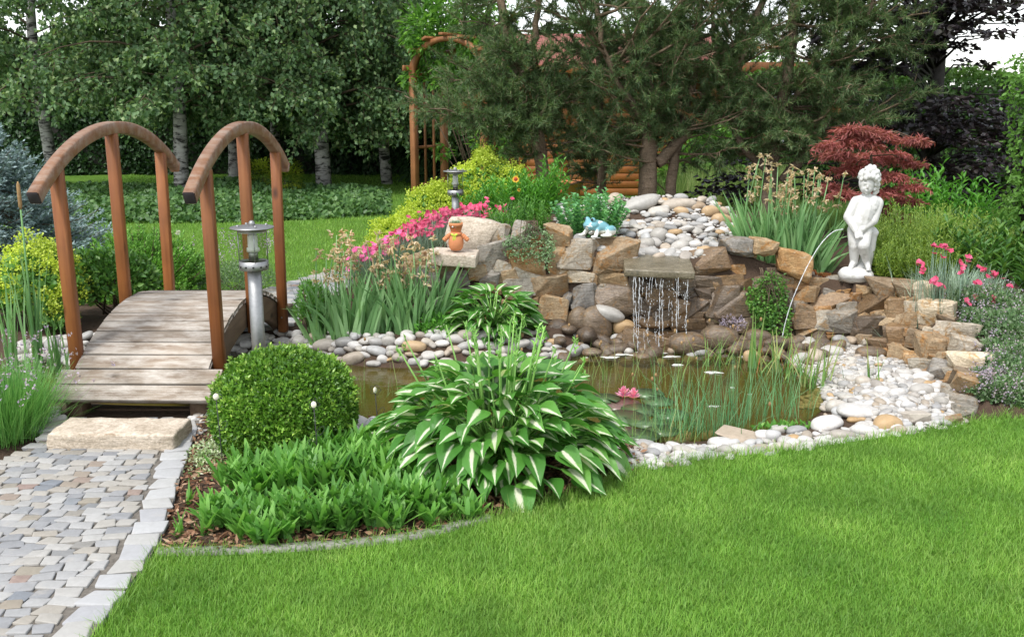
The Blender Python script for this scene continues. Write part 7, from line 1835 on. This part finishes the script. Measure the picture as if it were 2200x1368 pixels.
def pine(label, x, Y_, seed, stems, nb, cz=(1.0, 4.6), spread=1.35):
    """stems: list of pixel paths [(x, y), ...] at distance Y_"""
    p0 = D(x, 440, Y_); gz = float(hz(p0[0], Y_)); b = np.array([p0[0], Y_, gz - .03]); rg = np.random.default_rng(seed)
    t = thing('pine_tree', label, 'pine', tuple(b), 'pine trees behind the mound'); c = Cat(); nodes_ = []
    for path, r0, r1, dy in stems:
        P = np.array([D(px_, py_, Y_ + dy * i / max(len(path) - 1, 1)) for i, (px_, py_) in enumerate(path)])
        if path[0][1] > 395: P[0, 2] = gz - .04
        S = np.linspace(0, 1, len(P)); s2 = np.linspace(0, 1, len(P) * 4); Q = np.stack([np.interp(s2, S, P[:, i]) for i in range(3)], 1); Q[1:-1] += rg.normal(size=Q[1:-1].shape) * .012
        tubes_into(c, Q - b, np.linspace(r0, r1, len(Q)), 8); nodes_.append(Q)
    c.build('trunk', M['pine_bark'], t, True)
    allq = np.concatenate(nodes_); top = allq[allq[:, 2] > cz[0]]
    lc = Cat(); T, TA = [], []
    for k in range(nb):
        s0 = top[rg.integers(len(top))]; a = rg.uniform(0, 6.28); l = spread * rg.uniform(.3, 1.0) * (.55 + .45 * min(1, (cz[1] - s0[2]) / 2)); up = rg.uniform(-.35, .45)
        dv = np.array([math.cos(a), math.sin(a) * .8, up]); pts = np.array([s0 + dv * l * u + np.array([0, 0, .22 * l * u * u]) for u in np.linspace(0, 1, 5)]) + rg.normal(size=(5, 3)) * [.02, .02, .015]
        pts[0] = s0; tubes_into(lc, pts - b, np.linspace(.013, .004, 5) * (.5 + l), 5)
        for _ in range(15):
            u = rg.uniform(.2, 1.05); q0 = s0 + dv * l * u + np.array([0, 0, .22 * l * u * u]); d2 = unit(dv + rg.normal(size=3) * .6 + [0, 0, .35]); ln = rg.uniform(.12, .34)
            tubes_into(lc, [q0 - b, q0 + d2 * ln - b], [.005, .003], 4)
            m_ = 84; v = rg.uniform(.15, 1.05, m_); T.append(q0 + d2 * ln * v[:, None]); TA.append(unit(rg.normal(size=(m_, 3))) * .9 + d2 * .9)
    stuff(lc.build('limbs', M['pine_bark'], t, True))
    T = np.concatenate(T); TA = np.concatenate(TA); V, F, rr = leafcards(T, TA, .070 * rg.uniform(.7, 1.2, len(T)), .0085, None, .1, six=None, seed=seed); part('crown', V, F, rr, M['pine_needle'], t)
    k = rg.integers(0, len(T) // 84, 14); idx = (k[:, None] * 84 + np.arange(84)).ravel(); V, F, rr = leafcards(T[idx] + .01, TA[idx], .06, .009, None, .1, seed=seed + 1); part('dry_tufts', V, F, rr, M['pine_brown'], t)
    # dead twigs low on the stems
    dc = Cat(); lowq = allq[(allq[:, 2] < 1.8)]
    for _ in range(16):
        s0 = lowq[rg.integers(len(lowq))]; a = rg.uniform(0, 6.28); l = rg.uniform(.25, .8); e = s0 + [math.cos(a) * l, math.sin(a) * l * .6, rg.uniform(-.1, .25)]
        tubes_into(dc, [s0 - b, (s0 + e) / 2 + rg.normal(size=3) * .05 - b, e - b], [.011, .008, .003], 5)
    stuff(dc.build('dead_branches', M['pine_bark'], t, True))
Yp = 10.6
pine('left pine with two thin crooked stems beside the shed', 1160, Yp, 501, [([(1172, 410), (1160, 330), (1150, 250), (1125, 180), (1100, 110), (1080, 20), (1060, -120), (1050, -330)], .075, .03, .3), ([(1172, 405), (1165, 320), (1148, 240), (1140, 205)], .05, .035, .1), ([(1125, 180), (1150, 80), (1160, -60), (1175, -260)], .04, .02, .2), ([(1150, 260), (1090, 240), (1030, 238)], .025, .012, -.3)], 100, spread=.85)
pine('middle pine with forked grey brown trunk behind the pebble stream', 1395, Yp - .1, 502, [([(1395, 420), (1392, 340), (1398, 260), (1382, 150), (1370, 30), (1360, -150), (1350, -350)], .105, .035, .2), ([(1412, 350), (1460, 300), (1520, 250), (1580, 160), (1620, 60), (1660, -80), (1690, -240)], .065, .025, .4), ([(1435, 420), (1450, 340), (1475, 240), (1490, 170), (1500, 60), (1510, -120), (1515, -300)], .06, .025, .5), ([(1396, 280), (1330, 180), (1290, 90), (1270, -40)], .04, .018, -.3)], 122, (.95, 4.6), 1.08)
pine('right pine with spreading low limbs behind the red maple', 1655, Yp, 503, [([(1640, 420), (1655, 370), (1665, 300), (1690, 200), (1700, 90), (1710, -80), (1720, -300)], .095, .03, .2), ([(1650, 375), (1590, 300), (1560, 240), (1540, 150), (1530, 20)], .045, .02, .3), ([(1680, 390), (1760, 290), (1800, 200), (1830, 100), (1850, -60), (1860, -220)], .055, .022, .2), ([(1690, 230), (1780, 130), (1850, 60), (1900, -60)], .04, .018, -.2)], 125, (1.0, 4.6), 1.12)
pine('young bushy pine in front of the shed left of the forked pine', 1292, 12.2, 504, [([(1296, 440), (1294, 340), (1290, 240), (1286, 130), (1280, 10), (1275, -130)], .06, .02, .1)], 46, (.45, 3.6), .6)
# copper beech: layered sprays of dark leaves
bb = D(1985, 400, 12.2); base = np.array([bb[0], 12.2, -.04]); rg = np.random.default_rng(510)
sprays = []
for x, y, w_, h_, k in [(1850, 20, 120, 60, 10), (1950, 10, 120, 60, 12), (2040, 15, 90, 45, 9), (2130, 10, 90, 40, 7), (1900, 90, 90, 45, 9), (1980, 70, 90, 40, 9), (2050, 50, 70, 25, 4), (2010, 95, 50, 20, 2), (1940, 125, 50, 24, 4), (1880, 150, 50, 40, 6), (2110, 75, 50, 14, 2), (2190, 50, 30, 14, 1), (2080, 130, 30, 12, 1), (2190, 20, 40, 40, 3), (1860, 230, 60, 50, 8), (1930, 250, 80, 50, 9), (2000, 240, 60, 30, 4), (2010, 300, 90, 50, 9), (2090, 290, 80, 50, 8), (2150, 250, 60, 60, 6), (2080, 360, 80, 45, 8), (2020, 380, 70, 40, 6), (2110, 420, 60, 30, 4), (2150, 340, 50, 40, 4), (1540, 390, 60, 20, 2), (1560, 415, 45, 14, 2), (1590, 360, 50, 20, 2), (1620, 240, 80, 30, 2), (2190, 200, 20, 20, 1), (2080, 450, 50, 20, 2), (2060, 230, 50, 20, 2), (1800, 60, 60, 70, 6), (2000, -60, 200, 60, 14), (2130, -70, 140, 60, 8)]:
    for _ in range(k): sprays.append(D(x + rg.normal() * w_ * .5, y + rg.normal() * h_ * .5, 10.9 + rg.uniform(-.5, 1.6)))
sprays = np.array(sprays); P, A, limbs = [], [], []
for s in sprays:
    a = math.atan2(s[1] - base[1], s[0] - base[0]) + rg.normal() * .6; d = np.array([math.cos(a), math.sin(a), -.12]); m_ = 46
    u = rg.uniform(-.28, .28, m_); side = np.array([-d[1], d[0], 0]); off = rg.normal(size=m_) * .10 * (1.1 - np.abs(u) * 2)
    P.append(s + d * u[:, None] + side * off[:, None] + np.c_[0 * u, 0 * u, rg.normal(size=m_) * .025]); A.append(d + side * np.sign(off)[:, None] * .8 + rg.normal(size=(m_, 3)) * .35)
    h0 = base + [0, 0, np.clip(s[2] - .25, .5, 4)]; limbs.append(([h0, (h0 + s) / 2 + [0, 0, .12], s + d * .25], [.02, .011, .003]))
P = np.concatenate(P); A = np.concatenate(A); zt = np.linspace(0, 5.5, 9)
# upper crown out of the picture
pu, du = dome_pts(9000, base + [0, .8, 4.4], (2.4, 2.0, 1.7), 511, .3, -.6, .3); P = np.concatenate([P, pu]); A = np.concatenate([A, du + rg.normal(size=du.shape)])
tree('copper_beech', 'copper beech with almost black leaves against the sky at right', base, (np.c_[base[0] + .04 * np.sin(zt), base[1] + 0 * zt, zt - .04], np.linspace(.11, .04, 9)), limbs, P, A, .085, .055, 'beech_leaf', 'beech_bark', 512, six=True)
